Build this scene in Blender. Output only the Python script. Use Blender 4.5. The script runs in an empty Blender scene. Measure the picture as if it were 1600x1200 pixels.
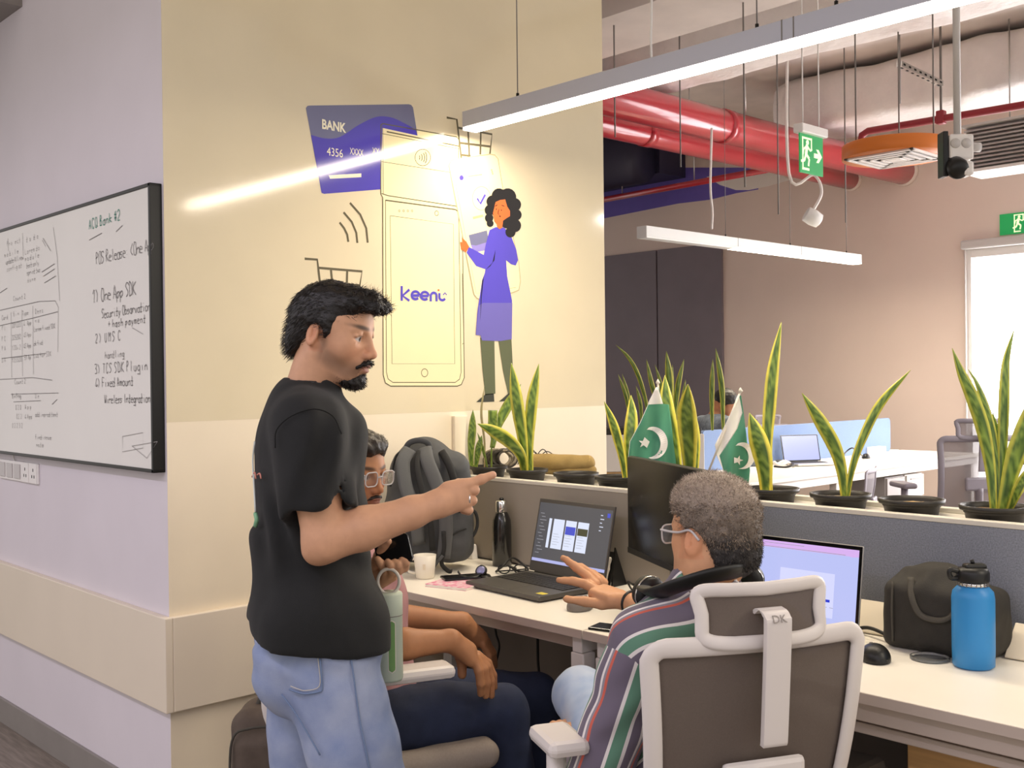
import bpy, bmesh, math, random
import numpy as np
from mathutils import Vector, Matrix, Euler

random.seed(7)
rng = np.random.default_rng(11)
SC = bpy.context.scene
COL = SC.collection
PI = math.pi

# ------------------------------------------------------------------ camera
F_PX = 1697.0
YAW, PITCH, ROLL = math.radians(46.895), math.radians(-.3465), math.radians(-.6494)
CAM = np.array([-1.583, -3.328, 1.46])
FW = np.array([math.cos(YAW)*math.cos(PITCH), math.sin(YAW)*math.cos(PITCH), math.sin(PITCH)])
_s = np.array([math.sin(YAW), -math.cos(YAW), 0.0]); _u = np.cross(_s, FW)
RT = _s*math.cos(ROLL) + _u*math.sin(ROLL)
UP = -_s*math.sin(ROLL) + _u*math.cos(ROLL)
cd = bpy.data.cameras.new('camera'); co = bpy.data.objects.new('camera', cd); COL.objects.link(co)
cd.sensor_fit = 'HORIZONTAL'; cd.sensor_width = 36.0; cd.lens = 36.0*F_PX/1600.0
cd.clip_start = .05; cd.clip_end = 200
co.matrix_world = Matrix(((RT[0], UP[0], -FW[0], CAM[0]), (RT[1], UP[1], -FW[1], CAM[1]), (RT[2], UP[2], -FW[2], CAM[2]), (0, 0, 0, 1)))
SC.camera = co

# ------------------------------------------------------------------ world, exposure
SC.view_settings.view_transform = 'Standard'; SC.view_settings.look = 'None'
SC.view_settings.gamma = 1.0; SC.view_settings.use_curve_mapping = False
SC.view_settings.exposure = 0.5
W = bpy.data.worlds.new('world'); SC.world = W; W.use_nodes = True
W.node_tree.nodes['Background'].inputs[0].default_value = (1.0, .94, .90, 1)
W.node_tree.nodes['Background'].inputs[1].default_value = .62

# survey helpers: a sight line through a point of the 1600x1200 photograph, met with a known plane
def ray(x, y): return FW + RT*(x-800)/F_PX - UP*(y-600)/F_PX
def at(x, y, d): return CAM + ray(x, y)*d
def onx(x, y, X): r = ray(x, y); return CAM + r*(X-CAM[0])/r[0]
def ony(x, y, Y): r = ray(x, y); return CAM + r*(Y-CAM[1])/r[1]
def onz(x, y, Z): r = ray(x, y); return CAM + r*(Z-CAM[2])/r[2]

# ------------------------------------------------------------------ materials
def lin(h):
    if isinstance(h, str):
        h = h.lstrip('#'); c = [int(h[i:i+2], 16)/255 for i in (0, 2, 4)]
    else: c = [v/255 for v in h]
    return tuple((v/12.92 if v <= .04045 else ((v+.055)/1.055)**2.4) for v in c)
MATS = {}
def M(name, col='#808080', rough=.5, metal=0, var=0, vscale=8, bump=0, bscale=150, coat=0, trans=0, emit=None, es=1,
      alpha=1, ior=1.45, spec=.5, attr=None, stretch=None, sheen=0, col2=None, bdist=.002):
    if name in MATS: return MATS[name]
    m = bpy.data.materials.new(name); m.use_nodes = True; MATS[name] = m
    nt = m.node_tree; b = nt.nodes['Principled BSDF']; N = nt.nodes.new; Lk = nt.links.new
    c = lin(col)
    b.inputs['Base Color'].default_value = (*c, 1); b.inputs['Roughness'].default_value = rough
    b.inputs['Metallic'].default_value = metal; b.inputs['IOR'].default_value = ior
    b.inputs['Specular IOR Level'].default_value = spec
    b.inputs['Coat Weight'].default_value = coat; b.inputs['Coat Roughness'].default_value = .12
    b.inputs['Transmission Weight'].default_value = trans; b.inputs['Alpha'].default_value = alpha
    b.inputs['Sheen Weight'].default_value = sheen
    if emit: b.inputs['Emission Color'].default_value = (*lin(emit), 1); b.inputs['Emission Strength'].default_value = es
    vec = None
    if var or bump or stretch:
        tc = N('ShaderNodeTexCoord'); mp = N('ShaderNodeMapping'); Lk(tc.outputs['Object'], mp.inputs[0])
        if stretch: mp.inputs['Scale'].default_value = stretch
        vec = mp.outputs[0]
    src = None
    if attr:
        a = N('ShaderNodeAttribute'); a.attribute_name = attr; src = a.outputs['Color']
    if var:
        n = N('ShaderNodeTexNoise'); n.inputs['Scale'].default_value = vscale; n.inputs['Detail'].default_value = 5
        Lk(vec, n.inputs['Vector'])
        r = N('ShaderNodeMapRange'); r.inputs[1].default_value = .3; r.inputs[2].default_value = .7
        Lk(n.outputs[0], r.inputs[0])
        mx = N('ShaderNodeMix'); mx.data_type = 'RGBA'
        if col2:
            r.inputs[3].default_value = 0; r.inputs[4].default_value = 1
            Lk(r.outputs[0], mx.inputs['Factor']); mx.inputs['A'].default_value = (*c, 1); mx.inputs['B'].default_value = (*lin(col2), 1)
        else:
            r.inputs[3].default_value = 1-var; r.inputs[4].default_value = 1+var*.6
            mx.blend_type = 'MULTIPLY'; mx.inputs['Factor'].default_value = 1
            if src: Lk(src, mx.inputs['A'])
            else: mx.inputs['A'].default_value = (*c, 1)
            cb = N('ShaderNodeCombineColor')
            for i in range(3): Lk(r.outputs[0], cb.inputs[i])
            Lk(cb.outputs[0], mx.inputs['B'])
        src = mx.outputs['Result']
    if src: Lk(src, b.inputs['Base Color'])
    if bump:
        n = N('ShaderNodeTexNoise'); n.inputs['Scale'].default_value = bscale; n.inputs['Detail'].default_value = 4
        Lk(vec, n.inputs['Vector'])
        bp = N('ShaderNodeBump'); bp.inputs['Strength'].default_value = bump; bp.inputs['Distance'].default_value = bdist
        Lk(n.outputs[0], bp.inputs['Height']); Lk(bp.outputs[0], b.inputs['Normal'])
    return m

# ------------------------------------------------------------------ mesh builder
def frame_from(z, x=None):
    z = Vector(z).normalized()
    if x is None: x = Vector((0, 0, 1)) if abs(z.z) < .9 else Vector((1, 0, 0))
    x = Vector(x); x = (x - z*x.dot(z)).normalized(); y = z.cross(x)
    return Matrix((x, y, z)).transposed()
class MB:
    def __init__(s): s.v = []; s.f = []; s.smooth = []
    def add(s, vs, fs, smooth=False):
        o = len(s.v); s.v += [tuple(map(float, p)) for p in vs]
        for f in fs: s.f.append(tuple(i+o for i in f)); s.smooth.append(smooth)
        return s
    def bm(s, bm, mat=None, smooth=False):
        bm.verts.ensure_lookup_table()
        if mat is not None: bm.transform(mat)
        bm.verts.index_update()
        s.add([v.co[:] for v in bm.verts], [[v.index for v in f.verts] for f in bm.faces], smooth); bm.free(); return s
    def box(s, lo, hi, bev=0, mat=None, seg=2):
        bm = bmesh.new(); bmesh.ops.create_cube(bm, size=1)
        lo = Vector(lo); hi = Vector(hi); d = hi-lo
        for v in bm.verts: v.co = Vector((v.co.x*d.x, v.co.y*d.y, v.co.z*d.z)) + (lo+hi)/2
        if bev: bmesh.ops.bevel(bm, geom=list(bm.edges), offset=min(bev, .49*min(abs(d.x), abs(d.y), abs(d.z))), segments=seg, profile=.5, affect='EDGES')
        return s.bm(bm, mat, smooth=False)
    def obox(s, c, size, rot, bev=0, seg=2):     # rot: 3x3 matrix or euler tuple
        R = rot if isinstance(rot, Matrix) else Euler(rot).to_matrix()
        sz = Vector(size)
        return s.box(-sz/2, sz/2, bev, Matrix.Translation(Vector(c)) @ R.to_4x4(), seg)
    def tube(s, pts, r, n=8, caps=True, flat=1.0, closed=False, up=None):
        P = [Vector(p) for p in pts]; m = len(P)
        rs = r if isinstance(r, (list, tuple, np.ndarray)) else [r]*m
        vs = []; X = None
        for i, p in enumerate(P):
            if closed: t = P[(i+1) % m]-P[i-1]
            else: t = P[min(i+1, m-1)]-P[max(i-1, 0)]
            if t.length < 1e-9: t = Vector((0, 0, 1))
            t.normalize()
            if X is None:
                X = Vector(up) if up is not None else (Vector((0, 0, 1)) if abs(t.z) < .9 else Vector((1, 0, 0)))
            X = X - t*X.dot(t)
            if X.length < 1e-6: X = t.orthogonal()
            X.normalize(); Y = t.cross(X)
            for k in range(n):
                a = 2*PI*k/n
                vs.append(p + X*math.cos(a)*rs[i]*flat + Y*math.sin(a)*rs[i])
        fs = []
        for i in range(m if closed else m-1):
            j = (i+1) % m
            for k in range(n): fs.append((i*n+k, i*n+(k+1) % n, j*n+(k+1) % n, j*n+k))
        if caps and not closed: fs += [tuple(range(n-1, -1, -1)), tuple((m-1)*n+k for k in range(n))]
        return s.add(vs, fs, True)
    def lathe(s, prof, n=24, mat=None, close=True):
        vs = []; fs = []; m = len(prof)
        for r, z in prof:
            for k in range(n):
                a = 2*PI*k/n; vs.append(Vector((r*math.cos(a), r*math.sin(a), z)))
        for i in range(m-1):
            for k in range(n): fs.append((i*n+k, i*n+(k+1) % n, (i+1)*n+(k+1) % n, (i+1)*n+k))
        if close: fs += [tuple(range(n-1, -1, -1)), tuple((m-1)*n+k for k in range(n))]
        if mat is not None: vs = [mat @ v for v in vs]
        return s.add(vs, fs, True)
    def prism(s, poly, mat, t):                  # 2D outline in the matrix' xy plane, thickness t along its z
        n = len(poly)
        vs = [mat @ Vector((x, y, 0)) for x, y in poly] + [mat @ Vector((x, y, t)) for x, y in poly]
        fs = [tuple(range(n-1, -1, -1)), tuple(range(n, 2*n))] + [(i, (i+1) % n, n+(i+1) % n, n+i) for i in range(n)]
        return s.add(vs, fs)
    def grid(s, fn, nu, nv, smooth=True):
        vs = [fn(i/nu, j/nv) for j in range(nv+1) for i in range(nu+1)]
        fs = [(j*(nu+1)+i, j*(nu+1)+i+1, (j+1)*(nu+1)+i+1, (j+1)*(nu+1)+i) for j in range(nv) for i in range(nu)]
        return s.add(vs, fs, smooth)
    def sheet(s, fn, nu, nv, t, nrm):            # a grid with real thickness t along nrm(u,v) or a constant vector
        nf = nrm if callable(nrm) else (lambda u, v: Vector(nrm))
        a = [Vector(fn(i/nu, j/nv)) for j in range(nv+1) for i in range(nu+1)]
        b = [a[j*(nu+1)+i] + nf(i/nu, j/nv)*t for j in range(nv+1) for i in range(nu+1)]
        o = len(a); ix = lambda i, j: j*(nu+1)+i
        fs = []
        for j in range(nv):
            for i in range(nu):
                q = (ix(i, j), ix(i+1, j), ix(i+1, j+1), ix(i, j+1)); fs.append(q[::-1]); fs.append(tuple(k+o for k in q))
        ring = [ix(i, 0) for i in range(nu)] + [ix(nu, j) for j in range(nv)] + [ix(i, nv) for i in range(nu, 0, -1)] + [ix(0, j) for j in range(nv, 0, -1)]
        for k in range(len(ring)): p, q = ring[k], ring[(k+1) % len(ring)]; fs.append((p, q, q+o, p+o))
        return s.add(a+b, fs, True)
    def mesh(s, name):
        me = bpy.data.meshes.new(name); me.from_pydata(s.v, [], s.f); me.update()
        me.polygons.foreach_set('use_smooth', s.smooth)
        return me
def tag(o, label=None, cat=None, group=None, kind=None):
    if label: o['label'] = label
    if cat: o['category'] = cat
    if group: o['group'] = group
    if kind: o['kind'] = kind
    return o
def thing(name, label, cat, loc=(0, 0, 0), rz=0, group=None, parent=None):
    o = bpy.data.objects.new(name, None); COL.objects.link(o); o.empty_display_size = .1
    o.location = loc; o.rotation_euler = (0, 0, rz)
    return tag(o, label, cat, group)
def addmods(o, sub=0, bev=0, autosm=True):
    if bev:
        b = o.modifiers.new('bevel', 'BEVEL'); b.width = bev; b.segments = 2; b.limit_method = 'ANGLE'; b.angle_limit = .6
    if sub:
        m = o.modifiers.new('sub', 'SUBSURF'); m.levels = sub; m.render_levels = sub
def part(name, mb, mat, parent=None, world=False, sub=0, bev=0, label=None, kind=None):
    me = mb.mesh(name) if isinstance(mb, MB) else mb
    if mat is not None and not me.materials: me.materials.append(mat if not isinstance(mat, str) else MATS[mat])
    o = bpy.data.objects.new(name, me); COL.objects.link(o)
    if parent is not None:
        o.parent = parent
        if world:
            mw = Matrix.Identity(4); p = parent; chain = []
            while p is not None: chain.append(p); p = p.parent
            for p in reversed(chain): mw = mw @ p.matrix_parent_inverse @ p.matrix_basis
            o.matrix_parent_inverse = mw.inverted()
    addmods(o, sub, bev)
    return tag(o, label, kind=kind)
def copy_tree(o, parent=None):
    c = o.copy(); COL.objects.link(c)
    if parent is not None: c.parent = parent
    for ch in [k for k in bpy.data.objects if k.parent == o]: copy_tree(ch, c)
    return c
def struct(name, mb, mat, bev=0, label=None):
    o = part(name, mb, mat, bev=bev); o['kind'] = 'structure'
    if label: o['label'] = label
    return o
def bez(p0, p1, p2, p3, n=12):
    P = [Vector(p) for p in (p0, p1, p2, p3)]
    return [P[0]*(1-t)**3 + P[1]*3*t*(1-t)**2 + P[2]*3*t*t*(1-t) + P[3]*t**3 for t in [i/n for i in range(n+1)]]
def spline(pts, n=6):
    P = [Vector(p) for p in pts]; out = []
    Q = [P[0]*2-P[1]] + P + [P[-1]*2-P[-2]]
    for i in range(1, len(Q)-2):
        for k in range(n):
            t = k/n; a, b, c, d = Q[i-1], Q[i], Q[i+1], Q[i+2]
            out.append(.5*((2*b)+(c-a)*t+(2*a-5*b+4*c-d)*t*t+(-a+3*b-3*c+d)*t**3))
    out.append(P[-1]); return out
def rrect(w, h, r, n=5, cx=0, cy=0):
    out = []
    for sx, sy, a0 in ((1, 1, 0), (-1, 1, 90), (-1, -1, 180), (1, -1, 270)):
        for k in range(n+1):
            a = math.radians(a0+90*k/n); out.append((cx+sx*(w/2-r)+r*math.cos(a), cy+sy*(h/2-r)+r*math.sin(a)))
    return out
def plane_mat(o, xa, ya): # matrix with given origin, x axis, y axis
    xa = Vector(xa).normalized(); ya = Vector(ya); ya = (ya-xa*ya.dot(xa)).normalized(); za = xa.cross(ya)
    m = Matrix((xa, ya, za)).transposed().to_4x4(); m.translation = Vector(o); return m
def text_mesh(body, size, mat4, extrude=.0006, bold=0, align='CENTER', shear=0):
    cu = bpy.data.curves.new('t', 'FONT'); cu.body = body; cu.size = size; cu.extrude = extrude; cu.offset = bold
    cu.align_x = align; cu.align_y = 'CENTER'; cu.resolution_u = 3; cu.shear = shear
    o = bpy.data.objects.new('t', cu); COL.objects.link(o)
    dg = bpy.context.evaluated_depsgraph_get(); me = bpy.data.meshes.new_from_object(o.evaluated_get(dg))
    bpy.data.objects.remove(o); bpy.data.curves.remove(cu)
    me.transform(mat4); me.materials.clear(); return me
def ribbon(mb, pts, w, mat4, t=.0012, z0=0):   # flat stroke of width w along 2D points on a plane
    P = [Vector(p) for p in pts]; n = len(P); A = []; B = []
    for i in range(n):
        d = P[min(i+1, n-1)]-P[max(i-1, 0)]
        if d.length < 1e-9: d = Vector((1, 0))
        d.normalize(); nn = Vector((-d.y, d.x))*w/2
        A.append(P[i]+nn); B.append(P[i]-nn)
    vs = []; fs = []
    for i in range(n):
        for q in (A[i], B[i]): vs.append(mat4 @ Vector((q.x, q.y, z0+t)))
    for i in range(n-1): fs.append((2*i, 2*i+1, 2*i+3, 2*i+2))
    return mb.add(vs, fs)

# ------------------------------------------------------------------ implicit surfaces for bodies, cloth and soft things
def vnoise(P, scale, seed=0):
    q = P*scale + seed*17.13; i = np.floor(q).astype(np.int64); f = (q-i).astype(np.float32); f = f*f*(3-2*f)
    def h(ix, iy, iz):
        n = (ix*374761393 + iy*668265263 + iz*2147483647 + seed*974711) & 0x7fffffff
        n = ((n ^ (n >> 13))*1274126177) & 0x7fffffff
        return ((n ^ (n >> 16)) & 0xffff).astype(np.float32)/32767.5-1
    r = 0
    for dx in (0, 1):
        wx = f[..., 0] if dx else 1-f[..., 0]
        for dy in (0, 1):
            wy = f[..., 1] if dy else 1-f[..., 1]
            for dz in (0, 1):
                wz = f[..., 2] if dz else 1-f[..., 2]
                r = r + wx*wy*wz*h(i[..., 0]+dx, i[..., 1]+dy, i[..., 2]+dz)
    return r
def axis_coords(lo, hi, step, fine):
    out = [lo]; x = lo
    while x < hi:
        st = step
        for a, b, s in fine:
            if a <= x < b: st = min(st, s)
            elif x < a < x+st: st = max(min(st, a-x+1e-6), s)
        x += st; out.append(x)
    return np.array(out, dtype=np.float32)
class SDF:
    def __init__(s, lo, hi, step, fine=()):      # fine: list of (lo3, hi3, step)
        s.ax = [axis_coords(lo[i], hi[i], step, [(f[0][i], f[1][i], f[2]) for f in fine]) for i in range(3)]
        s.D = np.full([len(a) for a in s.ax], .12, dtype=np.float32)
    def like(s):
        t = SDF.__new__(SDF); t.ax = s.ax; t.D = np.full(s.D.shape, .12, dtype=np.float32); return t
    def merge(s, t, k=.006):
        h = np.maximum(k-np.abs(s.D-t.D), 0)/k; s.D = np.minimum(s.D, t.D)-h*h*k*.25
    def sub(s, lo, hi):
        sl = []
        for i in range(3):
            a = np.searchsorted(s.ax[i], lo[i]); b = np.searchsorted(s.ax[i], hi[i]); sl.append(slice(max(a-1, 0), b+1))
        X, Y, Z = np.meshgrid(*[s.ax[i][sl[i]] for i in range(3)], indexing='ij')
        return tuple(sl), np.stack([X, Y, Z], -1)
    def put(s, fn, lo, hi, k=.01, op='u'):
        m = .035+k
        sl, P = s.sub(np.array(lo)-m, np.array(hi)+m)
        if P.size == 0: return
        d = fn(P).astype(np.float32); D = s.D[sl]
        if op == 'u':
            h = np.maximum(k-np.abs(D-d), 0)/max(k, 1e-6); s.D[sl] = np.minimum(D, d)-h*h*k*.25
        elif op == 's':
            d = -d; h = np.maximum(k-np.abs(D-d), 0)/max(k, 1e-6); s.D[sl] = np.maximum(D, d)+h*h*k*.25
        elif op == 'i':
            h = np.maximum(k-np.abs(D-d), 0)/max(k, 1e-6); s.D[sl] = np.maximum(D, d)+h*h*k*.25
    def cone(s, a, b, ra, rb=None, k=.01, op='u', flat=None):   # tapered capsule; flat=(unit vec, factor) squashes it
        a = np.array(a, float); b = np.array(b, float); rb = ra if rb is None else rb
        R = max(ra, rb); 
        def fn(P):
            pa = P-a; ba = b-a; 
            h = np.clip((pa@ba)/max(ba@ba, 1e-9), 0, 1); q = pa-h[..., None]*ba
            if flat is not None:
                n = np.array(flat[0], float); c = q@n; q = q+(c*(1/flat[1]-1))[..., None]*n
            r = ra+(rb-ra)*h
            d = np.sqrt((q*q).sum(-1))-r
            return d*(min(1, flat[1]*1.0)**.5 if flat is not None else 1)
        if flat is not None and flat[1] > 1: R *= flat[1]
        s.put(fn, np.minimum(a, b)-R, np.maximum(a, b)+R, k, op)
    def chain(s, pts, rs, k=.01, op='u', flat=None):
        for i in range(len(pts)-1): s.cone(pts[i], pts[i+1], rs[i], rs[i+1], k, op, flat)
    def ell(s, c, r, R=None, k=.01, op='u'):     # R: 3x3 columns = local axes in world
        c = np.array(c, float); r = np.array(r, float); R = np.eye(3) if R is None else np.array(R)
        e = np.sqrt(((R*r)**2).sum(1))
        def fn(P):
            q = (P-c)@R; k0 = np.sqrt(((q/r)**2).sum(-1)); k1 = np.sqrt(((q/(r*r))**2).sum(-1))
            return k0*(k0-1)/np.maximum(k1, 1e-6)
        s.put(fn, c-e, c+e, k, op)
    def boxr(s, c, hs, R=None, rad=.01, k=.01, op='u'):
        c = np.array(c, float); hs = np.array(hs, float); R = np.eye(3) if R is None else np.array(R)
        e = (np.abs(R)*hs).sum(1)
        def fn(P):
            q = np.abs((P-c)@R)-(hs-rad)
            return np.sqrt((np.maximum(q, 0)**2).sum(-1))+np.minimum(q.max(-1), 0)-rad
        s.put(fn, c-e, c+e, k, op)
    def half(s, o, n, lo, hi, k=.004, op='i'):   # keep the side opposite to n
        o = np.array(o, float); n = np.array(n, float); n = n/np.linalg.norm(n)
        s.put(lambda P: (P-o)@n, lo, hi, k, op)
    def displace(s, fn, band=.03):
        idx = np.nonzero(np.abs(s.D) < band)
        P = np.stack([s.ax[i][idx[i]] for i in range(3)], -1)
        s.D[idx] += fn(P).astype(np.float32)
    def surf(s):
        D = s.D; ins = D < 0
        a = ins[:-1, :-1, :-1]; al = a.copy(); an = a.copy()
        for dx in (0, 1):
            for dy in (0, 1):
                for dz in (0, 1):
                    c = ins[dx:ins.shape[0]-1+dx, dy:ins.shape[1]-1+dy, dz:ins.shape[2]-1+dz]; al &= c; an |= c
        act = an & ~al
        ci, cj, ck = np.nonzero(act); nv = len(ci)
        vid = np.full(act.shape, -1, dtype=np.int32); vid[ci, cj, ck] = np.arange(nv)
        acc = np.zeros((nv, 3)); cnt = np.zeros(nv)
        X, Y, Z = s.ax
        corners = [(x, y, z) for x in (0, 1) for y in (0, 1) for z in (0, 1)]
        for c0 in corners:
            for ax in range(3):
                if c0[ax]: continue
                c1 = list(c0); c1[ax] = 1
                i0, j0, k0 = ci+c0[0], cj+c0[1], ck+c0[2]; i1, j1, k1 = ci+c1[0], cj+c1[1], ck+c1[2]
                d0 = D[i0, j0, k0]; d1 = D[i1, j1, k1]; m = (d0 < 0) != (d1 < 0)
                t = np.where(m, d0/np.where(m, d0-d1, 1), 0)
                p0 = np.stack([X[i0], Y[j0], Z[k0]], -1); p1 = np.stack([X[i1], Y[j1], Z[k1]], -1)
                acc += np.where(m[:, None], p0+(p1-p0)*t[:, None], 0); cnt += m
        V = acc/np.maximum(cnt, 1)[:, None]
        Fs = []
        for ax in range(3):
            sh = [slice(None)]*3; sh2 = [slice(None)]*3; sh[ax] = slice(0, -1); sh2[ax] = slice(1, None)
            A = ins[tuple(sh)]; B = ins[tuple(sh2)]
            i, j, k = np.nonzero(A != B); flip = A[i, j, k]
            o = [(ax+1) % 3, (ax+2) % 3]; idx = np.stack([i, j, k], -1)
            ok = (idx[:, o[0]] > 0) & (idx[:, o[1]] > 0) & (idx[:, o[0]] < act.shape[o[0]]) & (idx[:, o[1]] < act.shape[o[1]])
            idx = idx[ok]; flip = flip[ok]; q = []
            for du, dv in ((1, 1), (0, 1), (0, 0), (1, 0)):
                t = idx.copy(); t[:, o[0]] -= du; t[:, o[1]] -= dv; q.append(vid[t[:, 0], t[:, 1], t[:, 2]])
            q = np.stack(q, -1); q[~flip] = q[~flip][:, ::-1]; Fs.append(q)
        Fq = np.concatenate(Fs); Fq = Fq[(Fq >= 0).all(1)]
        return V.astype(np.float32), Fq.astype(np.int32)
def relax(V, Fq, it=2, lam=.5):
    V = V.copy()
    for _ in range(it):
        acc = np.zeros_like(V); cnt = np.zeros(len(V), np.float32)
        for a, b in ((0, 1), (1, 2), (2, 3), (3, 0)):
            np.add.at(acc, Fq[:, a], V[Fq[:, b]]); np.add.at(acc, Fq[:, b], V[Fq[:, a]])
            np.add.at(cnt, Fq[:, a], 1); np.add.at(cnt, Fq[:, b], 1)
        V += lam*(acc/np.maximum(cnt, 1)[:, None]-V)
    return V
def np_mesh(name, V, Fq, attrs=None):
    me = bpy.data.meshes.new(name); n = len(Fq)
    me.vertices.add(len(V)); me.vertices.foreach_set('co', V.astype(np.float32).ravel())
    me.loops.add(n*4); me.loops.foreach_set('vertex_index', Fq.ravel())
    me.polygons.add(n); me.polygons.foreach_set('loop_start', np.arange(0, n*4, 4, dtype=np.int32))
    me.polygons.foreach_set('use_smooth', np.ones(n, bool)); me.update(calc_edges=True)
    for k, a in (attrs or {}).items():
        a = np.asarray(a, np.float32)
        if a.ndim == 2:
            at_ = me.color_attributes.new(k, 'FLOAT_COLOR', 'POINT')
            at_.data.foreach_set('color', np.concatenate([a, np.ones((len(a), 1), np.float32)], 1).ravel())
        else:
            at_ = me.attributes.new(k, 'FLOAT', 'POINT'); at_.data.foreach_set('value', a)
    me.validate()
    return me
# ================================================================== the setting
M('paint_white', '#ddd6dc', .6, var=.03, vscale=3, bump=.05, bscale=300)
M('paint_cream', '#ecdfc6', .55, var=.03, vscale=4, bump=.05, bscale=300)
M('paint_back', '#e3d1c5', .7, var=.03, vscale=2)
M('trim_paint', '#e6dac6', .45, var=.03, vscale=3)
M('grey_trim', '#8b8580', .5, var=.05)
M('concrete', '#ded4cc', .85, var=.1, vscale=3, bump=.1, bscale=60)
M('floor_vinyl', '#857a70', .45, var=.35, vscale=5, stretch=(14, 1.2, 1), bump=.05)
M('black_metal', '#0d0c0a', .35, var=.05)
M('white_plastic', '#ece8e4', .4); M('grey_plastic', '#77716c', .5); M('light_grey', '#c9c5c2', .45)
M('black_plastic', '#141414', .4, bump=.03, bscale=900); M('steel', '#c8c6c2', .3, metal=1); M('dark_gap', '#0c0b0a', .8)
M('lavender_dark', '#2a2740', .5); M('panel_dark', '#766c73', .45, var=.06, vscale=3); M('purple_paint', '#6c5cb4', .6, var=.04)
M('white_wave', '#e9e2da', .6)
# glossy printed wall vinyl: fine orange-peel relief that breaks a lamp's reflection into sparkles
def vinyl(name, col, var=.04, col2=None):
    return M(name, col, .09, var=var, vscale=3, bump=.5, bscale=220, spec=.7, bdist=.00004, col2=col2)
vinyl('vinyl_cream', '#ddd0b0')

WX = 2.117            # mural wall length
struct('floor', MB().box((-6, -8, -.1), (9, 12, 0)), MATS['floor_vinyl'])
struct('ceiling', MB().box((-2.6, -4.2, 4.3), (9.2, 12, 4.5)), MATS['concrete'])
struct('wall_left', MB().box((0, 0, 0), (.12, 7, 4.3)), MATS['paint_white'])
wr = struct('wall_right', MB().box((.12, 0, 0), (WX, .14, 4.3)), MATS['paint_cream'])
part('vinyl_sheet', MB().box((.0, -.0012, 1.327), (WX, 0, 4.3)), MATS['vinyl_cream'], wr)
part('paint_sheet', MB().box((.0, -.0008, .0), (WX, 0, 1.327)), MATS['paint_cream'], wr)
struct('ceiling_bulkhead', MB().box((-1.2, 1.25, 2.99), (0, 7, 4.3)), MATS['grey_trim'])
t1 = MB(); t1.box((-.026, -.026, .392), (0, 7, .698), .003)
struct('trim_1', t1, MATS['trim_paint'])
t1 = MB(); t1.box((.0005, -.026, .392), (1.195, 0, .698), .003)
struct('trim_2', t1, MATS['trim_paint'])
struct('baseboard_left', MB().box((-.013, -.013, 0), (0, 7, .105), .002), MATS['grey_trim'])
struct('baseboard_right', MB().box((0.0005, -.013, 0), (WX, 0, .105), .002), MATS['grey_trim'])
XB = 9.0
wb = MB(); wb.box((XB, 1.42, 0), (XB+.2, 12, 4.3)); wb.box((XB, -6, 2.62), (XB+.2, 1.42, 4.3)); wb.box((XB, -6, 0), (XB+.2, 1.42, .35)); wb.box((XB, -6, .35), (XB+.2, -5.5, 2.62))
wback = struct('wall_back', wb, MATS['paint_back'])
# painted purple band with its wave on the back wall
def wall_poly(mb, pts, X, t=.004):
    P = [onx(x, y, X) for x, y in pts]
    m = plane_mat((X, 0, 0), (0, -1, 0), (0, 0, 1)); return mb.prism([(-p[1], p[2]) for p in P], m, t)
wv = [(930, 344), (1000, 330), (1060, 318), (1110, 312), (1150, 302), (1185, 296), (1185, 262), (930, 262)]
part('painted_band', wall_poly(MB(), wv, XB), MATS['purple_paint'], wback)
part('painted_wave', wall_poly(MB(), [(1104, 276), (1125, 289), (1150, 297), (1170, 297), (1200, 291), (1235, 281), (1200, 262), (1180, 268), (1140, 276)], XB-.005), MATS['white_wave'], wback)
# two tall dark panels
for xs in ((1131, 1031), (1029, 905)):
    y0, y1 = onx(xs[0], 500, XB)[1], onx(xs[1], 500, XB)[1]
    part('wall_panel', MB().box((XB-.04, y0, .02), (XB, y1, 3.02), .004), MATS['panel_dark'], wback, label='tall dark grey wall panel')
# window with a bright roller blind
w1 = thing('window_1', 'tall daylight window with white frame and blind', 'window', (XB, 0, 0)); w1['kind'] = 'structure'; del w1['category']
M('daylight', '#ffffff', .6, emit='#fdfbff', es=5)
part('pane', MB().box((XB+.12, -5.48, .36), (XB+.13, 1.36, 2.6)), MATS['daylight'], w1, world=True)
fr = MB()
for a, b in (((XB-.02, 1.36, .3), (XB+.14, 1.43, 2.66)), ((XB-.02, -5.5, 2.58), (XB+.14, 1.36, 2.66)), ((XB-.02, -5.5, .3), (XB+.14, 1.36, .36)), ((XB+.08, -.4, .36), (XB+.115, -.34, 2.58)), ((XB+.08, -2.2, .36), (XB+.115, -2.14, 2.58)), ((XB+.08, -4, .36), (XB+.115, -3.94, 2.58))): fr.box(a, b, .005)
part('window_frame', fr, MATS['white_plastic'], w1, world=True)
part('blind_cassette', MB().box((XB-.09, -5.5, 2.66), (XB, 1.44, 2.75), .02), MATS['light_grey'], w1, world=True)
part('blind_chain', MB().tube([(XB-.06, 1.40, 2.66), (XB-.06, 1.40, .9)], .006, 6), MATS['white_plastic'], w1, world=True)

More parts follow.
